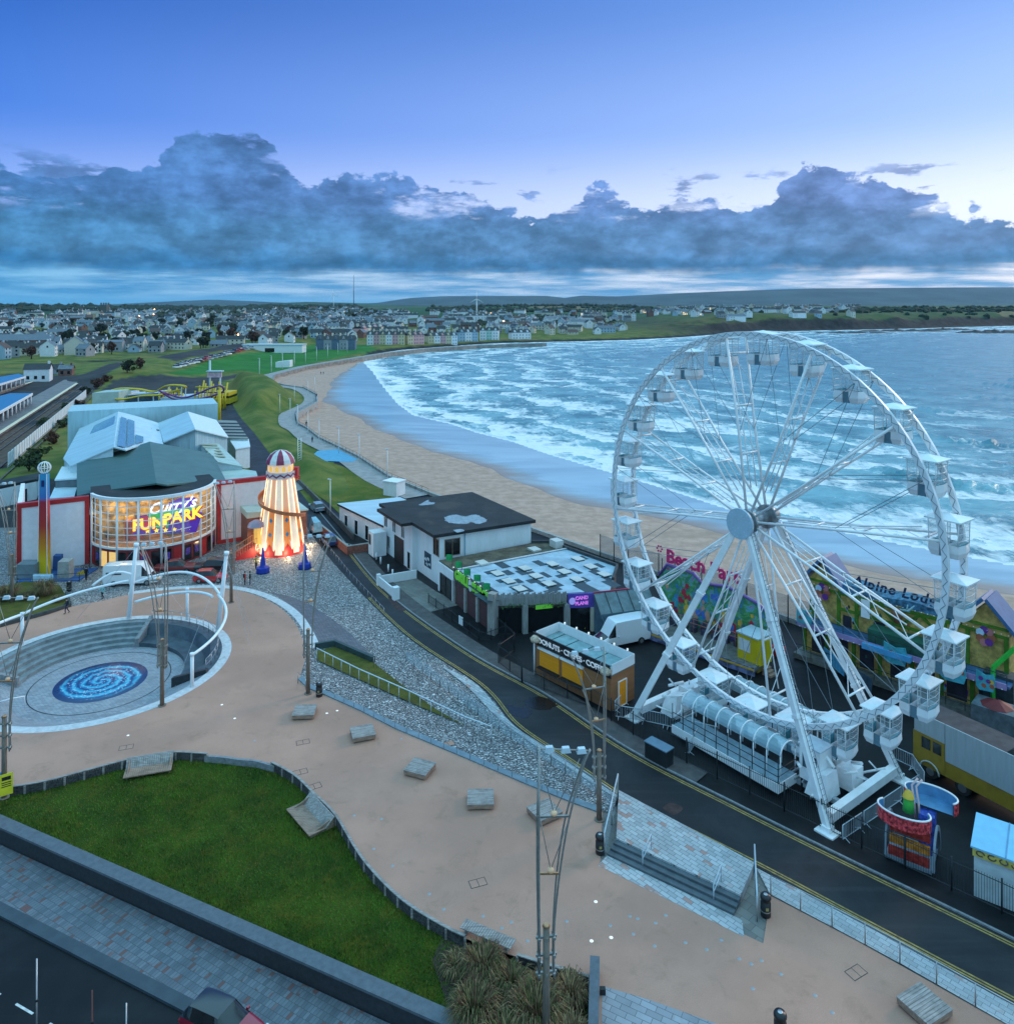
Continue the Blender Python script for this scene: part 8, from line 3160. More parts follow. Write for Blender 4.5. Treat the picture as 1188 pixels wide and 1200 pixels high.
for nm,px,py,sx_,sy_,h_,mt,lab in (('cabinet',77,678,1.5,1.2,2.3,'concrete','pale grey cabinet at the right of the high striker'),('covered_unit',34,677,2.4,1.5,1.9,'block_grey','grey covered unit at the left of the high striker'),
           ('sign_plinth',50,682,2.6,.3,.8,'lodge_pale','low pale sign plinth in front of the high striker'),('blue_locker',68,669,1.1,.6,2.0,'striker_base','dark blue locker behind the pale cabinet')):
 q = G(px,py)
 mb = MB()
 mb.hexa([(q.x - sx_ / 2,q.y - sy_ / 2,.145),(q.x + sx_ / 2,q.y - sy_ / 2,.145),(q.x + sx_ / 2,q.y + sy_ / 2,.145),(q.x - sx_ / 2,q.y + sy_ / 2,.145)],
   [(q.x - sx_ / 2 + .06,q.y - sy_ / 2 + .05,h_),(q.x + sx_ / 2 - .06,q.y - sy_ / 2 + .05,h_),(q.x + sx_ / 2 - .06,q.y + sy_ / 2,h_ + .15),(q.x - sx_ / 2 + .06,q.y + sy_ / 2,h_ + .15)])
 tag(mb.build(nm,MATS[mt]),lab,nm.replace('_',' '))
railing('fence_rail',[G(20,684),G(38,684),G(60,684),G(93,682),G(98,674),G(105,667)],1.1,'dark post and rail fence round the high striker',mat=MATS['dark_steel'],mids=(.55,))
mb = MB()
q = G(95,675)
mb.hexa([(q.x - .5,q.y - .2,0),(q.x + .5,q.y + .1,0),(q.x + .5,q.y + .2,0),(q.x - .5,q.y - .1,0)],[(q.x - .4,q.y - .15,.55),(q.x + .6,q.y + .15,.8),(q.x + .6,q.y + .2,.8),(q.x - .4,q.y - .1,.55)])
tag(mb.build('wet_floor_board',MATS['ride_yellow']),'small yellow folded board on the cobbles right of the high striker','sign')
# ------------------------------------------------------------------ vehicles
def car_paint(name,col):
 return P('car_' + name,col,.28,var=.02,coat=.8,spec=.5)
def car(name,label,p,rz,L_,Wd,stations,col,group=None,cat='car',roofcol=None,wb=(.2,.8),wr=.32,simple=False):
 """stations: (x fraction from the tail, sill z, belt z, roof z, half width at belt, half width at roof)"""
 o = thing(name,label,cat,p,rz,group)
 body,glass,top = MB(),MB(),MB()
 rows = []
 S0,stations = stations,[]
 for i in range(len(S0) - 1):
  a,b,c,d = S0[max(0,i - 1)],S0[i],S0[i + 1],S0[min(len(S0) - 1,i + 2)]
  for k in range(4):
   s = k / 4
   q = []
   for e0,e1,e2,e3 in zip(a,b,c,d):
    v = e1 + (e2 - e1) * s
    w = .5 * (2 * e1 + (e2 - e0) * s + (2 * e0 - 5 * e1 + 4 * e2 - e3) * s * s + (3 * e1 - e0 - 3 * e2 + e3) * s ** 3)
    q.append(.5 * v + .5 * w)
   q[0] = b[0] + (c[0] - b[0]) * s
   stations.append(tuple(q))
 stations.append(S0[-1])
 for (fx,zs,zb,zr,wb_,wt) in stations:
  x = (fx - .5) * L_
  rows.append([(x,-wb_ * .94,zs),(x,-wb_,(zs + zb) * .5),(x,-wb_ * .97,zb),(x,-wt,zr),(x,-wt * .7,zr + (.04 if zr > zb + .1 else .02)),(x,wt * .7,zr + (.04 if zr > zb + .1 else .02)),(x,wt,zr),(x,wb_ * .97,zb),(x,wb_,(zs + zb) * .5),(x,wb_ * .94,zs)])
 for i,(a,b) in enumerate(zip(rows[:-1],rows[1:])):
  g0,g1 = S0[i // 4],S0[i // 4 + 1]
  ha,hb = g0[3] - g0[2] > .1,g1[3] - g1[2] > .1
  for j in range(9):
   tgt = body
   if j in (2,6) and (ha or hb) and name != 'van':
    tgt = glass
   if j in (3,4,5):
    tgt = top if (ha and hb) else (glass if (ha or hb) else body)
   if name == 'van' and j in (2,6) and i // 4 == len(S0) - 4:
    tgt = glass
   tgt.add([a[j],b[j],b[j + 1],a[j + 1]],[(3,2,1,0)],0,True)
 for r_ in (rows[0],rows[-1]):
  n = len(r_)
  body.add(r_,[tuple(range(n)) if r_ is rows[-1] else tuple(range(n))[::-1]])
 for b_,nm,mt in ((body,'body',col),(glass,'windows',MATS['window_dark']),(top,'roof',roofcol or col)):
  q = b_.build(nm,mt,o,loc=True)
  bm = bmesh.new()
  bm.from_mesh(q.data)
  bmesh.ops.remove_doubles(bm,verts=bm.verts,dist=.002)
  bm.to_mesh(q.data)
  bm.free()
 if simple:
  return o
 for f in wb:
  for s_ in (-1,1):
   mb = MB()
   x,y = (f - .5) * L_,s_ * (Wd / 2 - .10)
   mb.tube([(x,y - .12,wr),(x,y + .12,wr)],wr,16)
   w_ = mb.build('wheel',MATS['rubber'],o,loc=True)
   mb = MB()
   mb.tube([(x,y - .13,wr),(x,y + .13,wr)],wr * .6,10)
   mb.build('rim',MATS['tyre_rim'],w_,loc=True)
 for nm,x,mt in (('headlight',L_ / 2 - .06,'bulb_white'),('tail_light',-L_ / 2 + .04,'fun_red')):
  for s_ in (-1,1):
   mb = MB()
   mb.box((x,s_ * (Wd / 2 - .28),stations[0][2] * .72 if nm == 'tail_light' else .62),(.12,.34,.16))
   mb.build(nm,P('lens_clear',(.6,.62,.65),.15) if mt == 'bulb_white' else MATS[mt],o,loc=True)
 for s_ in (-1,1):
  mb = MB()
  mb.box((L_ * .16,s_ * (Wd / 2 + .06),stations[2][2] - .02),(.12,.16,.12))
  mb.build('mirror',col,o,loc=True)
 return o
HATCH = [(0,.35,.80,.82,.74,.60),(.02,.28,.92,.95,.82,.62),(.12,.24,.95,1.42,.85,.60),(.35,.22,.94,1.49,.87,.62),(.55,.22,.92,1.46,.87,.61),(.72,.22,.90,.93,.86,.70),(.93,.26,.74,.76,.80,.62),(1,.34,.60,.62,.66,.5)]
SUV = [(0,.42,.95,.97,.80,.66),(.02,.36,1.08,1.12,.90,.70),(.06,.34,1.10,1.68,.92,.68),(.4,.32,1.08,1.76,.93,.70),(.58,.32,1.06,1.72,.93,.69),(.73,.32,1.04,1.07,.92,.74),(.95,.36,.92,.94,.86,.68),(1,.44,.72,.74,.74,.58)]
PICK = [(0,.5,1.0,1.02,.86,.84),(.30,.45,1.05,1.07,.92,.84),(.34,.45,1.06,1.62,.92,.68),(.5,.45,1.06,1.72,.92,.70),(.6,.45,1.05,1.70,.92,.70),(.74,.45,1.04,1.06,.92,.76),(.97,.48,.94,.96,.86,.7),(1,.52,.8,.82,.8,.66)]
VAN = [(0,.42,1.2,2.45,.92,.86),(.02,.36,1.2,2.58,.98,.88),(.4,.34,1.2,2.62,.99,.90),(.66,.34,1.2,2.60,.99,.89),(.70,.34,1.2,2.48,.99,.84),(.84,.34,1.18,1.30,.98,.80),(.97,.38,.92,.96,.90,.72),(1,.46,.72,.76,.78,.62)]
cw = car_paint('white',(.74,.76,.78))
v1_ = car('van','white high roofed delivery van parked side on before the glazed arcade bow',G(156,684),R(6),6.6,2.0,VAN,cw,cat='van',wr=.36)
mb = MB(Matrix.Translation(v1_.location) @ Matrix.Rotation(R(6),4,'Z'))
mb.box((-1.7,-1.0,1.5),(1.3,.012,.16))
mb.box((-2.7,-1.0,1.45),(.35,.012,.35))
mb.build('dark_logo',MATS['black_plastic'],v1_)
a_ = math.atan2((G(699,758) - G(757,746)).y,(G(699,758) - G(757,746)).x)
car('van','white van with blue tinted windscreen beside the tarpaulin lean to',G(728,754),a_,6.0,2.0,VAN,cw,cat='van',wr=.36)
car('car','small bright red hatchback before the black car at the arcade',G(247,681),R(4),4.0,1.7,HATCH,car_paint('red',(.50,.012,.015)))
car('pickup','dark red pickup parked close to the glazed arcade bow',G(206,671),R(10),5.1,1.85,PICK,car_paint('maroon',(.20,.015,.015)),cat='pickup',wr=.38)
car('car','large black estate car between the red hatchback and arcade wall',G(249,670),R(176),5.2,1.9,SUV,car_paint('black',(.012,.013,.016)),wr=.38)
car('car','silver blue hatchback on the lane beyond the slide tower',G(371,598),R(122),4.2,1.75,HATCH,car_paint('silver',(.26,.34,.40)))
car('car','dark blue car with open tailgate on the road by the slide tower',G(385,637),R(118),4.5,1.8,HATCH,car_paint('navy',(.02,.05,.14)))
p = G(370,625)
o = thing('covered_trailer','pale blue covered trailer beside the dark blue car on the lane','trailer',p)
mb = MB()
tm = frame(Vector((p.x,p.y,0)),Vector((-.5,.86,0)))
mb = MB(tm)
mb.hexa([(-1.2,-.8,.5),(1.2,-.8,.5),(1.2,.8,.5),(-1.2,.8,.5)],[(-1.0,-.5,1.9),(1.0,-.3,2.3),(1.0,.4,2.3),(-1.0,.6,1.9)])
mb.build('cover',P('cover_paleblue',(.25,.45,.55),.5,var=.2),o)
for s_ in (-1,1):
 mb = MB(tm)
 mb.tube([(0,.75 * s_ - .08,.3),(0,.75 * s_ + .08,.3)],.3,12)
 mb.build('wheel',MATS['rubber'],o)
car('car','dark red car with a black roof on the lower road by the kerb',G(262,1199,-.6).xy.to_3d() + Vector((0,0,LZ - .14)),math.atan2(lw_d.y,lw_d.x) + R(1),4.3,1.8,HATCH,car_paint('crimson',(.30,.010,.03)),roofcol=car_paint('black',(.012,.013,.016)))
for i,(px,y0,lab) in enumerate(((43,1124,'thin grey pole on the lower road, leftmost of the three'),(108,1161,'thin brown pole on the lower road, middle of the three'),(148,1176,'short thin grey pole on the lower road, right of the brown one'))):
 q = G(px,1290,-1.3)
 mb = MB()
 mb.tube([(q.x,q.y,-1.3),(q.x,q.y,zat(y0,q.y))],[.05,.03],8)
 o = mb.build('pole',MATS['steel'] if i != 1 else P('pole_rust',(.16,.05,.04),.6))
 k_ = MB()
 for z in (.35,.7):
  zz = -1.3 + (zat(y0,q.y) + 1.3) * z
  k_.tube([(q.x,q.y,zz),(q.x,q.y,zz + .1)],.07,8)
 k_.build('collar',MATS['dark_steel'],o)
 tag(o,lab,'pole')
# ------------------------------------------------------------------ people
def person_mesh(stride):
 me_ = bpy.data.meshes.new('person')
 s = stride
 J = [((0,0,.93),.13),((0,0,1.12),.12),((0,0,1.36),.135),((0,0,1.47),.06),((.015,0,1.60),.085),((.015,0,1.70),.07),
   ((0,.10,.88),.095),((.13 * s,.10,.48),.068),((.16 * s - .05 * s,.10,.07),.05),((.25 * s + .06,.10,.035),.04),
   ((0,-.10,.88),.095),((-.06 * s,-.10,.48),.068),((-.30 * s,-.10,.09),.05),((-.18 * s + .05,-.10,.035),.04),
   ((0,.20,1.38),.062),((-.08 * s,.25,1.12),.05),((.04 - .12 * s,.25,.88),.036),((.05 - .1 * s,.25,.80),.032),
   ((0,-.20,1.38),.062),((.10 * s,-.25,1.12),.05),((.06 + .22 * s,-.25,.92),.036),((.09 + .22 * s,-.25,.84),.032)]
 E_ = [(0,1),(1,2),(2,3),(3,4),(4,5),(0,6),(6,7),(7,8),(8,9),(0,10),(10,11),(11,12),(12,13),(2,14),(14,15),(15,16),(16,17),(2,18),(18,19),(19,20),(20,21)]
 me_.from_pydata([j[0] for j in J],E_,[])
 ob = bpy.data.objects.new('person',me_)
 COL.objects.link(ob)
 ob.modifiers.new('skin','SKIN')
 for v,j in zip(me_.skin_vertices[0].data,J):
  v.radius = (j[1],j[1])
 me_.skin_vertices[0].data[0].use_root = True
 sm_ = ob.modifiers.new('sub','SUBSURF')
 sm_.levels = 1
 sm_.render_levels = 1
 dg = bpy.context.evaluated_depsgraph_get()
 r_ = bpy.data.meshes.new_from_object(ob.evaluated_get(dg))
 bpy.data.objects.remove(ob)
 return r_
P('skin_tone',(.50,.30,.22),.6)
P('hair_dark',(.03,.022,.018),.7)
pm = [person_mesh(1.0),person_mesh(.15)]
def person(px,py,rz,jacket,legs,label,pose=0,group=None,z=.005,bag=None):
 me_ = pm[pose].copy()
 me_.materials.clear()
 for m_ in (jacket,legs,MATS['skin_tone'],MATS['black_plastic']):
  me_.materials.append(m_)
 for q in me_.polygons:
  zc,yc = q.center.z,abs(q.center.y)
  q.material_index = 2 if (zc > 1.46 or (zc < .87 and yc > .20)) else (0 if zc > .86 else (1 if zc > .10 else 3))
  q.use_smooth = True
 o = bpy.data.objects.new('person',me_)
 COL.objects.link(o)
 o.location = G(px,py,z)
 o.rotation_euler = (0,0,R(rz))
 tag(o,label,'person',group)
 mb = MB()
 mb.lathe([(.0,.13),(.07,.115),(.098,.05),(.10,-.02),(.085,-.06)],(-.005,0,1.655),12)
 mb.build('hair',MATS['hair_dark'],o,loc=True)
 if bag:
  mb = MB()
  mb.box((-.14,0,1.02),(.16,.30,.40))
  mb.build('backpack',bag,o,loc=True)
 return o
def cloth(n_,c_):
 return P('cloth_' + n_,c_,.85,var=.2,scale=6)
nv,bk_,jn = cloth('navy',(.015,.025,.06)),cloth('black',(.012,.012,.014)),cloth('denim',(.05,.08,.14))
person(78,719,205,nv,nv,'person in a dark coat striding left across the tan plaza behind the pool',0,bag=bk_)
person(120,702,250,cloth('aqua',(.20,.50,.52)),bk_,'person in a pale aqua jacket walking near the white van',0,bag=bk_)
person(101,680,80,bk_,bk_,'person in black standing beside the small yellow board',1)
person(287,686,20,cloth('red',(.42,.03,.03)),bk_,'person in a red jacket standing by the slide stairs',1,bag=bk_)
person(293,686,200,bk_,jn,'person in a dark jacket standing next to the one in red',1)
person(300,667,90,cloth('olive',(.30,.24,.05)),bk_,'person in an olive top crossing the cobbles beside the left blue cone',0)
person(366,628,30,cloth('pink',(.60,.42,.40)),jn,'person in a pale pink top beside the covered trailer',1)
person(359,545,100,bk_,bk_,'person in black on the path below the grass bank',0)
person(359,500,130,bk_,jn,'person walking on the promenade near the far bend',0)
person(366,519,130,nv,bk_,'person walking on the promenade above the blue surface',0)
person(371,466,150,bk_,bk_,'person at the far bend of the promenade',1)
person(376,439,60,nv,bk_,'left person of the pair far off on the dry beach',0,z=-2.2)
person(379,439,60,bk_,jn,'right person of the pair far off on the dry beach',0,z=-2.2)
# promenade railings and lamp posts
pr = along([Vector((p_[0],p_[1],.12)) for p_ in seawall[10:22]],2.5)
railing('promenade_railing',[p_ - Vector((.3,.2,0)) for p_ in pr],1.1,'long dark railing along the beach side of the promenade',mids=(.4,.75),mat=MATS['dark_steel'],post=.03,rail=.03)
def lamp_post(hgt):
 o = thing('lamp_post','x','street lamp',(0,0,0),0,'white promenade lamp posts')
 mb = MB()
 mb.tube([(0,0,0),(0,0,hgt)],[.10,.06],8)
 mb.build('pole',MATS['white_paint'],o)
 mb = MB()
 mb.box((.25,0,hgt),(.8,.22,.12))
 mb.build('lamp_head',MATS['pale_steel'],o)
 return o
lpst = lamp_post(6.0)
lp_tree = {lpst.name: kids(lpst)}
for q in kids(lpst):
 lp_tree[q.name] = []
LPX = [(454,562,'behind the white annexe'),(421,541,'at the near end of the blue surface'),(397,531,'at the far corner of the blue surface'),(374,520,'where the promenade bends'),(361,508,'along the promenade curve'),(349,499,'near the inner promenade bend'),(340,490,'at the inner promenade bend'),
  (328,484,'below the grass bank'),(345,471,'on the upper promenade curve'),(361,464,'near the far bend'),(369,459,'at the far bend'),(304,441,'at the corner of the playing field'),(318,437,'near the playing field corner'),(331,433,'beside the playing field'),(345,429,'halfway along the playing field'),
  (358,426,'past the middle of the playing field'),(371,423,'far along the playing field'),(384,420,'toward the end of the field'),(396,417,'near the end of the field'),(407,414,'at the end of the field'),(387,605,'on the grass beside the low dark wall')]
for i,(px,py,lab) in enumerate(LPX):
 o = lpst if i == 0 else dup(lpst,tree=lp_tree)
 o.location = G(px,py,.1)
 o.rotation_euler = (0,0,R(140))
 o['label'] = 'white lamp post ' + lab
 if i > 10 and i < 20:
  o.scale = (1.6,1.6,1.45)
p = G(351,548)
mb = MB()
for s_ in (-.35,.35):
 mb.tube([(p.x + s_,p.y,0),(p.x + s_,p.y,6.4)],.07,6)
for k in range(12):
 mb.tube([(p.x - .35,p.y,.5 + k * .5),(p.x + .35,p.y,.8 + k * .5 if k < 11 else 6.0)],.04,4)
o = mb.build('lattice_mast',MATS['white_paint'])
tag(o,'white lattice mast beside the path at the foot of the grass bank','mast')
# ------------------------------------------------------------------ roller coaster behind the arcade
rc = thing('roller_coaster','yellow roller coaster with looping low track and trestle tower behind the arcade','roller coaster',G(190,470))
P('coaster_yellow',(.62,.44,.02),.45,var=.08)
trk = [(118,464,3),(135,456,5),(160,456,5),(180,459,4),(195,452,6.5),(212,452,7),(216,455,6),(200,459,4.5),(185,463,4),(165,464,3.5),(140,468,2.5)]
tp2 = spline([Q(*q) for q in [(187,458,7),(198,462,5),(214,466,3.5),(230,462,5),(246,455,8),(258,452,9),(262,458,7),(248,464,5),(228,468,3),(205,468,3),(187,458,7)]],5)
mb = MB()
mb.tube(tp2,.3,6)
mb.build('rail',P('coaster_violet',(.16,.06,.24),.5),rc)
tp = spline([Q(*q) for q in trk + trk[:1]],6)
mb = MB()
mb.tube(tp,.28,6)
mb.build('rail',MATS['coaster_yellow'],rc)
mb = MB()
mb.tube([q + Vector((0,1.3,0)) for q in tp],.28,6)
mb.build('rail',MATS['coaster_yellow'],rc)
for q in tp[::5]:
 mb = MB()
 mb.tube([(q.x,q.y + .6,0),(q.x,q.y + .6,q.z)],.18,6)
 mb.build('support',MATS['pale_steel'],rc)
for x0,x1,yb,yt in ((187,212,474,455),(229,264,479,447)):
 a,b = G(x0,yb,0),G(x1,yb,0)
 n = int((x1 - x0) / 2.3)
 zt = zat(yt,a.y)
 for k in range(n + 1):
  q = a.lerp(b,k / n)
  mb = MB()
  mb.tube([q,(q.x,q.y + 2 * (k % 3),zt * (.66 + .34 * ((k * 7) % 5) / 4))],.26,6)
  mb.build('trestle_post',MATS['coaster_yellow'],rc)
 for z in (.35,.6,.8):
  mb = MB()
  mb.tube([a + UZ * zt * z,b + UZ * zt * z],.22,5)
  mb.build('trestle_beam',MATS['coaster_yellow'] if z != .6 else P('coaster_violet',(.16,.06,.24),.5),rc)
mb = MB()
q = G(257,495,0)
mb.tube([q,(q.x,q.y,9.5)],.45,6)
mb.build('yellow_post',MATS['coaster_yellow'],rc)
p = G(252,474)
o = thing('ride_tower','slim pale ride tower with a pink sign panel above the yellow trestle','tower',p)
mb = MB()
for dx in (-1.8,1.8):
 mb.tube([(p.x + dx,p.y,0),(p.x + dx,p.y,12 if dx > 0 else 15.5)],.35,8)
mb.build('legs',MATS['pale_steel'],o)
mb = MB()
mb.box((p.x,p.y - .4,9.6),(5.0,.6,1.7))
mb.build('sign_panel',P('sign_pinkwhite',(.62,.42,.50),.5,var=.3,scale=1),o)
mb = MB()
mb.box((p.x,p.y,11.6),(5.4,2.5,.3))
mb.build('top_deck',MATS['pale_steel'],o)
p = G(263,473)
o = thing('double_deck_bus','yellow and black double deck bus at the end of the grass bank','bus',p)
mb = MB()
mb.box((p.x,p.y,.5),(6.2,8.5,1.9))
mb.box((p.x,p.y,3.2),(6.0,8.3,1.2))
mb.build('body',MATS['coaster_yellow'],o)
mb = MB()
mb.box((p.x,p.y,2.4),(6.05,8.4,.8))
mb.build('windows',MATS['window_dark'],o)
mb = MB()
for dx in (-2.6,2.6):
 for dy in (-2.5,2.5):
  mb.box((p.x + dx,p.y + dy,0),(.5,1.1,1.0))
mb.build('wheels',MATS['rubber'],o)
for i,(x0,y0,x1,y1,h,mt,nm,lab) in enumerate(((150,474,187,471,3.2,'window_blue','ride_shed','dark blue ride shed behind the sage roof'),(108,478,139,476,4.8,'metal_roof_sage','flat_shed','sage green flat shed behind the pale blue clad block'),
              (188,476,232,473,2.6,'lodge_pale','ride_stall','pale blue ride stall under the yellow trestle'),(116,468,150,466,1.6,'white_paint','low_wall','low white wall at the edge of the coaster yard'))):
 a,b = G(x0,y0),G(x1,y1)
 mb = MB()
 mb.hexa([a,b,b + Vector((0,9,0)),a + Vector((0,9,0))],[q + UZ * h for q in (a,b,b + Vector((0,9,0)),a + Vector((0,9,0)))])
 o = mb.build(nm,MATS[mt])
 k_ = MB()
 k_.hexa([a + UZ * h,b + UZ * h,b + Vector((0,9,h)),a + Vector((0,9,h))],[q + UZ * (h + .25) for q in (a,b,b + Vector((0,9,0)),a + Vector((0,9,0)))])
 k_.build('roof',MATS['metal_roof_sage'] if i == 1 else MATS['pale_steel'],o)
 tag(o,lab,nm.replace('_',' '))
# ------------------------------------------------------------------ far shore: town, station, headland
GH = np.array(hh_).reshape(nr,ncol)
def hz(x,y):
 """height of the ground sheet"""
 i = int(np.clip(np.searchsorted(ys,y) - 1,0,nr - 2))
 j = int(np.clip((x / y + 1.05) / 2.1 * (ncol - 1),0,ncol - 2))
 f = (y - ys[i]) / (ys[i + 1] - ys[i])
 g_ = (x / y + 1.05) / 2.1 * (ncol - 1) - j
 return float((GH[i,j] * (1 - g_) + GH[i,j + 1] * g_) * (1 - f) + (GH[i + 1,j] * (1 - g_) + GH[i + 1,j + 1] * g_) * f)
def GT(px,py):
 """where a sight line meets the ground sheet"""
 z = 0.0
 for _ in range(14):
  p = G(px,py,z)
  if not (20 < p.y < 8500):
   break
  z = .5 * z + .5 * hz(p.x,p.y)
 p = G(px,py,z)
 return Vector((p.x,p.y,hz(p.x,p.y) if 20 < p.y < 8500 else z))
HWALL = [P('house_white',(.72,.73,.75),.8,var=.08),P('house_cream',(.60,.56,.47),.8,var=.1),P('house_grey',(.30,.31,.33),.8,var=.15),P('house_brick',(.20,.10,.08),.85,var=.25,scale=.8),P('house_blue',(.34,.46,.56),.8,var=.1)]
HROOF = [MATS['slate'],P('slate_light',(.13,.15,.18),.55,var=.25),P('tile_brown',(.10,.06,.05),.7,var=.3)]
P('lit_window',(1,.7,.35),.5,emit=2.2,ecol=(1,.58,.22))
def house_mesh(mb,L_,D_,e,r,wn,chim=1,T=None,mats=(0,1,2)):
 """gabled house: walls 0, roof 1, windows 2"""
 old = mb.M
 mb.M = T if T is not None else old
 a,b = L_ / 2,D_ / 2
 mb.add([(-a,-b,-2),(a,-b,-2),(a,b,-2),(-a,b,-2),(-a,-b,e),(a,-b,e),(a,b,e),(-a,b,e),(-a,0,e + r),(a,0,e + r)],
   [(0,1,5,4),(2,3,7,6),(1,2,6,9,5),(3,0,4,8,7)],mats[0])
 o_ = .35
 mb.add([(-a - o_,-b - o_,e - .2),(a + o_,-b - o_,e - .2),(a + o_,0,e + r + .12),(-a - o_,0,e + r + .12),(-a - o_,b + o_,e - .2),(a + o_,b + o_,e - .2)],[(0,1,2,3),(3,2,5,4)],mats[1])
 for k in range(chim):
  x = -a + .7 + k * (L_ - 1.4) / max(1,chim - 1) if chim > 1 else a - .8
  mb.box((x,0,e + r - .6),(.9,.8,1.7),mats[0])
 for (x,z) in wn:
  for s_ in (-1,1):
   mb.add([(x - .55,s_ * (b + .03),z),(x + .55,s_ * (b + .03),z),(x + .55,s_ * (b + .03),z + 1.3),(x - .55,s_ * (b + .03),z + 1.3)],[(0,1,2,3)],mats[2])
 for s_ in (-1,1):
  mb.add([(s_ * (a + .03),-.5,e - 1.4),(s_ * (a + .03),.5,e - 1.4),(s_ * (a + .03),.5,e),(s_ * (a + .03),-.5,e)],[(0,1,2,3)],mats[2])
 mb.M = old
KINDS = [('gabled house',9,7.5,5.2,3.0,[(-3,.9),(0,.9),(3,.9),(-3,3.5),(3,3.5)],1),('long terrace row',22,7.5,5.6,2.8,[(x,z) for x in (-9,-5.5,-2,2,5.5,9) for z in (.9,3.7)],4),
   ('low bungalow',13,8,2.8,2.9,[(-4,1),(-1,1),(3.5,1)],1),('tall narrow house',7.5,9,7.4,3.4,[(x,z) for x in (-2,2) for z in (.9,3.6,6.0)],2)]
VAR = {}
def house_data(k,w,r):
 if (k,w,r) not in VAR:
  mb = MB()
  _,L_,D_,e,rr,wn,ch = KINDS[k]
  house_mesh(mb,L_,D_,e,rr,wn,ch)
  o = mb.build('house',[HWALL[w],HROOF[r],MATS['window_dark']])
  VAR[(k,w,r)] = o.data
  bpy.data.objects.remove(o)
 return VAR[(k,w,r)]
COLN = ['white','cream','grey','brick','pale blue']
RFN = ['dark slate','pale slate','brown tiled']
SEAPX = np.array(coast)
def ok_house(p,px,py):
 if not -4500 < p.x < 4500:
  return False
 d,_ = coast_dist(np.array([[p.x,p.y]]))
 if d[0] > -26:
  return False
 if p.y < 560 and inside_px(px,py,[(95,480),(95,428),(160,415),(240,409),(330,396),(432,388),(445,410),(300,480)]):
  return False
 return True
def inside_px(x,y,pl_):
 c = False
 for i in range(len(pl_)):
  (x1,y1),(x2,y2) = pl_[i - 1],pl_[i]
  if (y1 > y) != (y2 > y) and x < (x2 - x1) * (y - y1) / (y2 - y1) + x1:
   c = not c
 return c
rn = random.Random(21)
ZONES = [(230,0,425,388,425,.9,'in the town left of the railway'),(270,-60,400,368,388,.9,'in the town behind the railway bank'),(200,290,470,366,388,.8,'on the slope behind the playing field'),(190,440,735,366,392,.9,'behind the far shore of the bay'),
   (130,735,1010,361.5,371,.8,'on the headland'),(120,-60,420,363,370,.9,'on the skyline of the town')]
cells = {}
cand = []
for n_,x0,x1,y0,y1,w_,where in ZONES:
 for _ in range(n_):
  px,py = rn.uniform(x0,x1),rn.uniform(y0,y1)
  if 'left of the railway' in where and (py - 388) > 37 - (px / 425) * 26:
   continue
  p = GT(px,py)
  if not ok_house(p,px,py):
   continue
  key = (int(p.x / 15),int(p.y / 15))
  if key in cells:
   continue
  cells[key] = 1
  cand.append((p.y,p,rn.choice((0,0,0,1,1,2,3)),rn.choices(range(5),(46,20,14,10,10))[0],rn.choices(range(3),(55,30,15))[0],R(rn.choice((12,18,-70,100,35,-20,78)) + rn.uniform(-6,6)),where))
cand.sort(key=lambda q: q[0])
NIND = 270
for yy,p,k,w,r,a,where in cand[:NIND]:
 o = bpy.data.objects.new('house',house_data(k,w,r))
 COL.objects.link(o)
 o.location = p
 o.rotation_euler = (0,0,a)
 tag(o,'%s %s with %s roof %s' % (COLN[w],KINDS[k][0],RFN[r],where),'house','%s %s houses %s' % (COLN[w],RFN[r],where))
mb = MB()
HM_ = HWALL + HROOF + [MATS['window_dark'],MATS['lit_window']]
for yy,p,k,w,r,a,where in cand[NIND:]:
 _,L_,D_,e,rr,wn,ch = KINDS[k]
 house_mesh(mb,L_ * 1.15,D_ * 1.15,e * 1.1,rr * 1.1,wn[:4],ch,Matrix.Translation(p) @ Matrix.Rotation(a,4,'Z'),(w,5 + r,8 if rn.random() < .94 else 9))
o = mb.build('distant_town',HM_)
struct(o,'stuff')
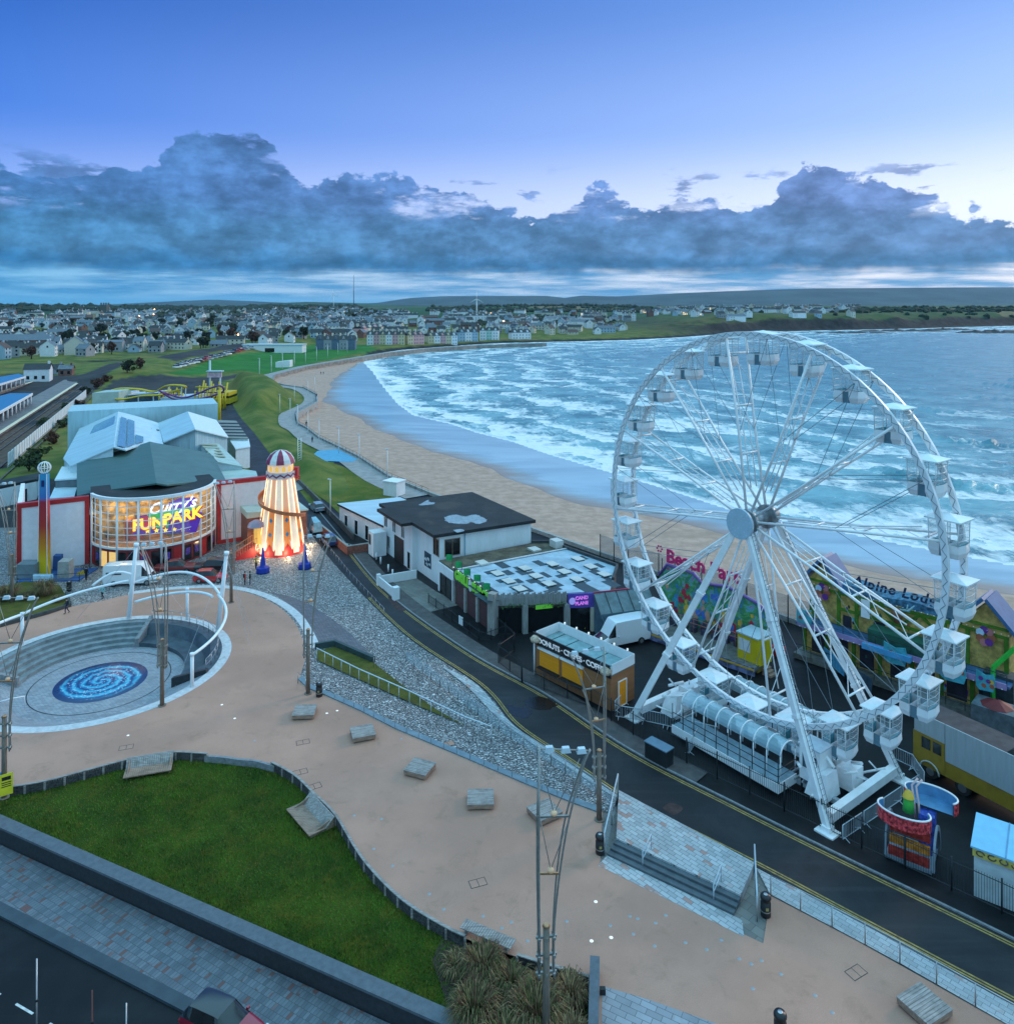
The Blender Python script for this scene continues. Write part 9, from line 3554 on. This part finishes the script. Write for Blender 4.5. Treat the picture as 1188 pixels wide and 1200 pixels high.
# terraces along the far shore
def terrace(px0,px1,py,h,n,walls,label,depth=11):
 a,b = GT(px0,py),GT(px1,py)
 zb = min(a.z,b.z)
 u = Vector((b.x - a.x,b.y - a.y,0))
 L_ = u.length
 M_ = frame(Vector((a.x,a.y,zb)),u)
 o = thing('seaside_terrace',label,'terrace',(a.x,a.y,zb))
 w_ = L_ / n
 for k in range(n):
  mb = MB(M_)
  mb.box(((k + .5) * w_,depth / 2,-2),(w_ - .05,depth,h + 2))
  hs2 = mb.build('house_front',walls[k % len(walls)],o)
  mb = MB(M_)
  for j in range(2):
   for z in np.arange(.9,h - 1.4,2.9):
    mb.box(((k + .3 + .42 * j) * w_,-.04,z),(w_ * .13,.1,1.4))
  mb.build('windows',P('window_grey',(.13,.15,.18),.2),hs2)
  mb = MB(M_)
  mb.hexa([((k + .28) * w_,.3,h),((k + .72) * w_,.3,h),((k + .72) * w_,3,h),((k + .28) * w_,3,h)],[((k + .5) * w_ - .1,.3,h + 2.6),((k + .5) * w_ + .1,.3,h + 2.6),((k + .5) * w_ + .1,3,h + 2.6),((k + .5) * w_ - .1,3,h + 2.6)])
  mb.build('dormer',walls[k % len(walls)],hs2)
 mb = MB(M_)
 mb.add([(-.3,-.3,h),(L_ + .3,-.3,h),(L_ + .3,depth / 2,h + 3.4),(-.3,depth / 2,h + 3.4),(L_ + .3,depth + .3,h),(-.3,depth + .3,h)],[(0,1,2,3),(3,2,4,5),(1,4,2),(0,3,5)])
 rf2 = mb.build('roof',MATS['slate'],o)
 for k in range(n + 1):
  mb = MB(M_)
  mb.box((k * w_,depth / 2,h + 1.8),(1.0,2.6,3.2))
  mb.build('chimney',HWALL[1],rf2)
 return o
pk = P('house_pink',(.60,.34,.34),.8,var=.1)
ye = P('house_yellow',(.58,.50,.32),.8,var=.1)
terrace(430,474,404.5,9.0,6,[HWALL[0],pk,ye],'left pastel terrace with dormers on the far shore of the bay')
terrace(478,497,403.5,8.6,3,[ye,pk,pk],'short middle pink and yellow terrace on the far shore')
terrace(502,536,402.5,9.0,5,[ye,HWALL[0],pk],'right cream and pink terrace with chimneys on the far shore')
terrace(538,560,400,9.5,3,[HWALL[4],HWALL[0]],'pale blue and white terrace right of the pastel ones')
terrace(562,584,399,10,3,[HWALL[0],P('house_mint',(.42,.60,.55),.8)],'white and mint gabled terrace by the far waterline')
terrace(600,622,397.5,7,3,[HWALL[0]],'small white terrace near the green slope of the far shore')
terrace(370,416,410,8,5,[P('slate_blue_wall',(.10,.15,.22),.7),HWALL[2]],'dark blue slate hung houses behind the playing field')
terrace(425,450,390,8,4,[pk,HWALL[1]],'pink terrace high behind the pastel seafront terraces')
terrace(548,585,378,11,5,[HWALL[0]],'large white apartment terrace on the rise above the bay')
terrace(690,705,376,12,2,[HWALL[2]],'square grey block on the rise before the headland')
terrace(730,745,376,12,3,[HWALL[0],HWALL[1]],'cream hotel with gables at the root of the headland')
# low white hall by the field and small landmarks
p = GT(322,412)
mb = MB()
mb.box((p.x,p.y,p.z - .5),(44,12,5.5))
o = mb.build('white_hall',MATS['white_paint'])
k_ = MB()
k_.box((p.x,p.y,p.z + 5),(45,13,.8))
k_.build('roof',MATS['pale_steel'],o)
k_ = MB()
k_.box((p.x - 2,p.y - 6.05,p.z),(7,.1,3))
k_.build('doorway',MATS['window_dark'],o)
tag(o,'long low white pavilion at the far edge of the playing field','pavilion')
p = GT(333,430)
mb = MB()
mb.hexa([(p.x - 4,p.y - 3,p.z),(p.x + 4,p.y - 3,p.z),(p.x + 4,p.y + 3,p.z),(p.x - 4,p.y + 3,p.z)],[(p.x - 4,p.y - 3,p.z + 3),(p.x + 4,p.y - 3,p.z + 4),(p.x + 4,p.y + 3,p.z + 4),(p.x - 4,p.y + 3,p.z + 3)])
tag(mb.build('white_hut',MATS['white_paint']),'small white hut on the seaward edge of the playing field','hut')
def spire(px,py,ytop,w,mat,nm,lab,cat):
 p = GT(px,py)
 zt = zat(ytop,p.y)
 o = thing(nm,lab,cat,p)
 return o,p,zt
o,p,zt = spire(123,367,356,0,0,'church_tower','dark square church tower on the town skyline','church tower')
mb = MB()
mb.box((p.x,p.y,p.z - 2),(14,14,zt - p.z))
mb.build('tower',P('church_stone',(.10,.10,.08),.9),o)
mb = MB()
for dx in (-5.6,5.6):
 for dy in (-5.6,5.6):
  mb.box((p.x + dx,p.y + dy,zt - 2.05),(2.5,2.5,5))
mb.build('pinnacles',MATS['church_stone'],o)
o,p,zt = spire(414.5,361,322,0,0,'radio_mast','tall thin lattice radio mast on the green ridge','mast')
mb = MB()
mb.tube([p,(p.x,p.y,zt)],[1.7,.7],5)
mb.build('mast',P('mast_grey',(.16,.18,.22),.6),o)
mb = MB()
for k in range(10):
 z = p.z + (zt - p.z) * k / 10
 mb.box((p.x,p.y,z),(3.4 - .2 * k,3.4 - .2 * k,1.2))
mb.build('collars',MATS['mast_grey'],o)
for i,(px,py,yt,lab) in enumerate(((558.5,374,350,'white wind turbine behind the far shore houses'),(391,362,345,'faint small wind turbine on the ridge left of the radio mast'),(47,366,358,'tiny distant wind turbine above the left of the town'))):
 o,p,zt = spire(px,py,yt,0,0,'wind_turbine',lab,'wind turbine')
 s_ = (zt - p.z) / 24
 mb = MB()
 mb.tube([p,(p.x,p.y,zt)],[.75 * s_,.42 * s_],8)
 mb.build('mast',MATS['white_paint'],o)
 for k in range(3):
  a = R(90 + 120 * k + 12 * i)
  mb = MB()
  mb.tube([(p.x,p.y - s_,zt),(p.x + 3 * s_ * math.cos(a),p.y - s_,zt + 3 * s_ * math.sin(a)),(p.x + 9 * s_ * math.cos(a),p.y - s_,zt + 9 * s_ * math.sin(a))],[.3 * s_,.42 * s_,.1 * s_],6)
  mb.build('blade',MATS['white_paint'],o)
# trees of the town and hedges
P('tree_dark',(.022,.030,.012),.9,var=.5,scale=.4)
P('tree_mid',(.045,.065,.025),.9,var=.5,scale=.4)
P('tree_rust',(.09,.04,.025),.9,var=.5,scale=.4)
P('bark',(.06,.05,.04),.9)
def tree(seed,mat,n=760):
 rr = random.Random(seed)
 o = thing('tree','x','tree',(0,0,0),0,'trees of the town')
 mb = MB()
 mb.tube([(0,0,-1),(.1,0,2.5),(0,.1,5)],[.4,.3,.12],6)
 for k in range(5):
  a = 2 * PI * k / 5
  mb.tube([(0,0,2.2),(1.5 * math.cos(a),1.5 * math.sin(a),4.6)],[.2,.06],5)
 mb.build('trunk',MATS['bark'],o)
 mb = MB()
 cl = [(rr.gauss(0,1.5),rr.gauss(0,1.5),rr.uniform(3.2,7.4),rr.uniform(1.0,1.9)) for _ in range(11)]
 for _ in range(n):
  cx,cy,cz,cr = rr.choice(cl)
  d = Vector((rr.gauss(0,1),rr.gauss(0,1),rr.gauss(0,.8))).normalized() * cr * rr.uniform(.6,1.05)
  c = Vector((cx,cy,cz)) + d
  u = Vector((rr.gauss(0,1),rr.gauss(0,1),rr.gauss(0,1))).normalized() * .5
  v = Vector((rr.gauss(0,1),rr.gauss(0,1),rr.gauss(0,1))).normalized() * .42
  mb.add([c - u,c - v,c + u,c + v],[(0,1,2,3)])
 mb.build('crown',mat,o)
 return o
protos = [(tree(1,MATS['tree_dark']),'dark'),(tree(2,MATS['tree_mid']),'green'),(tree(3,MATS['tree_rust']),'rust brown')]
ttree = {q.name: kids(q) for q,_ in protos}
for q,_ in protos:
 for c_ in kids(q):
  ttree[c_.name] = []
used = [0,0,0]
def put_tree(p,k,sc,where):
 o = protos[k][0] if not used[k] else dup(protos[k][0],tree=ttree)
 used[k] = 1
 o.location = p
 o.rotation_euler = (0,0,rn.uniform(0,6))
 o.scale = (sc,sc,sc * rn.uniform(.8,1.1))
 o['label'] = '%s bushy tree %s' % (protos[k][1],where)
 o['group'] = '%s trees %s' % (protos[k][1],where)
cnt = 0
for _ in range(900):
 px,py = rn.uniform(-30,420),rn.uniform(372,424)
 if (py - 386) > 38 - max(0,px) / 425 * 28:
  continue
 p = GT(px,py)
 if ok_house(p,px,py) and (int(p.x / 15),int(p.y / 15)) not in cells:
  put_tree(p,rn.choice((0,0,0,1,2)),rn.uniform(.8,1.5),'among the houses of the town')
  cnt += 1
  if cnt > 150:
   break
for i,(px,py,k,s_) in enumerate([(40,500,1,.6),(62,480,1,.5),(48,520,2,.5),(75,478,2,.6),(20,552,1,.6),(100,455,2,.7),(62,500,1,.55),(88,462,0,.6),(110,447,2,.6),(135,437,0,.8),(150,432,2,.8),(30,535,1,.5)]):
 put_tree(GT(px + 14,py) - Vector((0,0,1.2)),k,s_,'on the rough bank beside the white railway fence')
# woods on the skyline: too far to count
mb = MB()
rr = random.Random(8)
for (x0,x1,y0,y1,n_,hgt) in ((-80,330,361.5,364.5,1500,9),(290,420,359,362,700,10),(500,760,361,365,800,7),(720,1188,362,366,900,6),(560,720,370,382,500,5),(180,440,364,372,800,7)):
 for _ in range(n_):
  p = GT(rr.uniform(x0,x1),rr.uniform(y0,y1))
  if not 600 < p.y < 5200:
   continue
  if coast_dist(np.array([[p.x,p.y]]))[0][0] > -15:
   continue
  w_ = rr.uniform(.5,1.2) * hgt * (p.y / 1800) ** .5
  h_ = w_ * rr.uniform(.6,1.0)
  n5 = 5
  base = [(p.x + w_ * rr.uniform(.6,1.3) * math.cos(2 * PI * k / n5),p.y + w_ * math.sin(2 * PI * k / n5),p.z - 2) for k in range(n5)]
  mid_ = [(p.x + (x - p.x) * rr.uniform(.8,1.2),p.y + (y - p.y),p.z + h_ * rr.uniform(.5,.9)) for x,y,z in base]
  mb.add(base + mid_ + [(p.x,p.y,p.z + h_ * 1.25)],[(k,(k + 1) % n5,n5 + (k + 1) % n5,n5 + k) for k in range(n5)] + [(n5 + k,n5 + (k + 1) % n5,2 * n5) for k in range(n5)])
struct(mb.build('distant_woods',MATS['tree_dark']),'stuff')
# reefs off the headland
for i,(px,py,w_,h_) in enumerate(((1000,390,120,3.5),(1060,388,150,4),(1165,390,110,6),(905,391.5,60,3),(1110,386.5,90,4))):
 p = G(px,py,ZS)
 mb = MB()
 N_ = 26
 rows = []
 for j in range(5):
  rows.append([(p.x + w_ * (k / N_ - .5),p.y + 9 * (j - 2) ,ZS - 1 + h_ * max(0,(1 - abs(j - 2) / 2)) * (.55 + .6 * noise.noise((k * .5,j,i * 7)) + .3) * max(0,math.sin(PI * k / N_)) ** .5) for k in range(N_ + 1)])
 for a,b in zip(rows[:-1],rows[1:]):
  mb.strip(a,b)
 struct(mb.build('reef',P('reef_rock',(.022,.024,.026),.8,var=.4,scale=.1)))
# ------------------------------------------------------------------ railway station on the left
st_ = lambda px,py,z=0: G(px,py,z)
f0,f1 = G(9,548),G(101,466)
fence = thing('slatted_fence','long white slatted fence between the railway and the rough bank','fence',f0)
fl = along([f0,f1],3.0)
for a,b in zip(fl[:-1],fl[1:]):
 d = (b - a)
 mb = MB()
 mb.wall([a + d * .14,b - d * .14],0,3.1,.12)
 mb.build('panel',MATS['white_paint'],fence)
mb = MB()
mb.wall([f0,f1],0,.5,.25)
mb.build('footing',MATS['concrete'],fence)
def slab_(pts,z0,z1,mt,nm):
 mb = MB()
 mb.prism([(G(x,y,z1).x,G(x,y,z1).y) for x,y in pts],z0,z1)
 return mb.build(nm,mt)
P('platform_top',(.17,.16,.16),.8,var=.2,scale=.4)
P('ballast',(.105,.065,.045),.95,var=.4,scale=.7)
for i,(pts,lab) in enumerate((([(-60,545),(-60,520),(75,445),(92,442),(90,449)],'near railway platform with a bright edge beside the tracks'),([(-60,478),(-60,462),(34,444),(38,447)],'far railway platform at the left edge'))):
 struct(slab_(pts,-.2,1.0,MATS['platform_top'],'platform'))
 e_ = [pts[0],pts[-1]] if i == 0 else [pts[0],pts[-1]]
 mb = MB()
 a,b = G(*e_[0],1.02),G(*e_[1],1.02)
 mb.wall([a,b],.96,1.03,1.1)
 struct(mb.build('road_marking',P('platform_edge',(.70,.60,.42),.6)))
mb = MB()
mb.poly([G(x,y) for x,y in [(-80,575),(-80,545),(40,492),(92,448),(140,424),(152,427),(105,462),(8,545)]],.05)
struct(mb.build('track_bed',MATS['ballast']))
for (x0,y0,x1,y1) in ((-60,562,118,437),(-60,571,124,438),(-30,573,136,434),(-10,572,142,434)):
 mb = MB()
 a,b = G(x0,y0,.1),G(x1,y1,.1)
 mb.bar(a + UZ * .1,b + UZ * .1,.3,.18)
 struct(mb.build('rail',P('rail_rust',(.12,.085,.07),.5,.4)))
for i,(pts,lab) in enumerate((([(-40,505),(-40,474),(12,461),(38,461)],'near blue platform canopy on white posts'),([(-60,468),(-60,452),(22,438),(30,441)],'far blue platform canopy at the left edge'))):
 o = thing('platform_canopy',lab,'canopy',G(*pts[0]),0)
 P_ = [G(x,y,4.6) for x,y in pts]
 mb = MB()
 mb.prism([(q.x,q.y) for q in P_],4.4,4.7)
 mb.build('roof',P('canopy_blue',(.02,.16,.33),.45,var=.1),o)
 mb = MB()
 mb.wall([(P_[0].x,P_[0].y),(P_[3].x,P_[3].y)],4.0,4.75,.25)
 mb.build('white_valance',MATS['white_paint'],o)
 for q in along([P_[0],P_[3]],6):
  mb = MB()
  mb.tube([(q.x - .6,q.y,1),(q.x - .6,q.y,4.3)],.28,6)
  mb.build('post',MATS['white_paint'],o)
for i,(px,py,L_,D_,e,r,a,w,lab) in enumerate(((45,446,10,7,5.5,2.2,20,0,'white signal cabin at the end of the platforms'),(88,415,20,13,8,5,-62,1,'large cream gabled house beside the railway curve'),(110,411,14,11,5.5,2.5,25,0,'white block with low roof right of the cream gabled house'),(128,411,20,12,7,1.2,15,2,'grey blue flat roofed store by the railway'),(150,410,12,10,5.5,4,30,0,'white gabled cottage right of the grey store'),
            (30,412,40,12,9,4,12,3,'long brown brick block with dark roof at the far left'),(62,438,9,6,3,2,15,2,'dark low platform shed near the signal cabin'),(78,440,6,5,3.6,1.6,15,3,'small brick hut at the platform end'))):
 p = GT(px,py)
 o = thing('building',lab,'building',p,R(a))
 mb = MB()
 house_mesh(mb,L_,D_,e,r,[],1)
 wl = MB()
 wl.v,wl.f,wl.mi,wl.sm = mb.v,[f for f,m_ in zip(mb.f,mb.mi) if m_ == 0],[0] * mb.mi.count(0),[False] * mb.mi.count(0)
 wl.build('wall',HWALL[w],o,loc=True)
 rf2 = MB()
 rf2.v,rf2.f,rf2.mi,rf2.sm = mb.v,[f for f,m_ in zip(mb.f,mb.mi) if m_ == 1],[0] * mb.mi.count(1),[False] * mb.mi.count(1)
 rf2.build('roof',HROOF[i % 2],o,loc=True)
 for x in np.arange(-L_ / 2 + 1.6,L_ / 2 - 1,3.0):
  mb = MB()
  mb.box((x,-D_ / 2 - .02,1.0),(1.2,.12,1.5))
  mb.build('window',MATS['window_dark'],o,loc=True)
p = G(20,592)
o = thing('white_hut','long white hut with a dark roof at the left edge beside the striker tower','hut',p)
mb = MB()
q0,q1 = G(-40,604),G(43,585)
vv_ = Vector((-.45,.89,0)) * 6
mb.hexa([q0,q1,q1 + vv_,q0 + vv_],[q + UZ * 3.2 for q in (q0,q1,q1 + vv_,q0 + vv_)])
mb.build('wall',MATS['render_white'],o)
mb = MB()
u_ = (q1 - q0).normalized() * .3
mb.hexa([q + UZ * 3.2 for q in (q0 - u_,q1 + u_,q1 + vv_ + u_,q0 + vv_ - u_)],[q + UZ * 3.65 for q in (q0,q1,q1 + vv_,q0 + vv_)])
mb.build('roof',MATS['felt_black'],o)
mb = MB()
d_ = q0.lerp(q1,.8)
mb.box((d_.x,d_.y - .1,0),(1.3,.2,2.3),0,math.atan2((q1 - q0).y,(q1 - q0).x))
mb.build('door',MATS['window_dark'],o)
# parked cars by the field
pc_ = [car_paint('white',0),car_paint('silver',0),car_paint('red',0),car_paint('black',0),car_paint('navy',0)]
cn = ['white','silver','red','black','navy']
proto_c = {}
for i in range(34):
 f = i / 33
 px,py = 208 + f * 90,431.5 - f * 23.5 + (i % 2) * -2.2
 k = rn.choice((0,0,1,1,2,3,4))
 p = GT(px,py)
 lab = 'small %s car parked in the row beside the playing field' % cn[k]
 if k not in proto_c:
  proto_c[k] = car('parked_car',lab,p,R(60),4.4,1.8,HATCH if k % 2 else SUV,pc_[k],'cars parked beside the playing field',simple=True)
  o = proto_c[k]
 else:
  o = dup(proto_c[k])
 o.location = p + UZ * .1
 o.rotation_euler = (0,0,R(60 + rn.uniform(-5,5)))
# evening lights of the town
for i,(px,py,lab) in enumerate(((180,373,'warm street light on the main road of the town'),(181,366,'upper warm street light on the main road of the town'),(163,376,'reddish light left of the main road'),(279,402,'warm light below the grassy railway bank'),(590,383,'warm street light among the far shore houses'),(575,372,'warm lit window light above the white apartment terrace'))):
 p = GT(px,py)
 o = thing('town_light',lab,'street lamp',p)
 mb = MB()
 mb.tube([p,p + UZ * 7],.25,5)
 mb.build('pole',MATS['dark_steel'],o)
 mb = MB()
 s_ = p.y / 1000 * .9 + .25
 mb.lathe([(0,-s_),(s_,0),(0,s_)],p + UZ * 7.6,8)
 mb.build('lamp',P('town_glow',(1,.6,.3),.5,emit=7,ecol=(1,.45,.18)),o)
# ------------------------------------------------------------------ haze
mb = MB()
mb.add([(-14000,-300,-10),(14000,-300,-10),(14000,13500,-10),(-14000,13500,-10),(-14000,-300,330),(14000,-300,330),(14000,13500,330),(-14000,13500,330)],
  [(3,2,1,0),(4,5,6,7),(0,1,5,4),(1,2,6,5),(2,3,7,6),(3,0,4,7)])
m = bpy.data.materials.new('haze')
m.use_nodes = True
t = m.node_tree
t.nodes.clear()
pv = nd(t,'VolumePrincipled',{'Color': (.32,.69,1.0),'Density': HAZE})
nd(t,'OutputMaterial',{'Volume': pv.outputs[0]})
struct(mb.build('haze',m),'stuff')
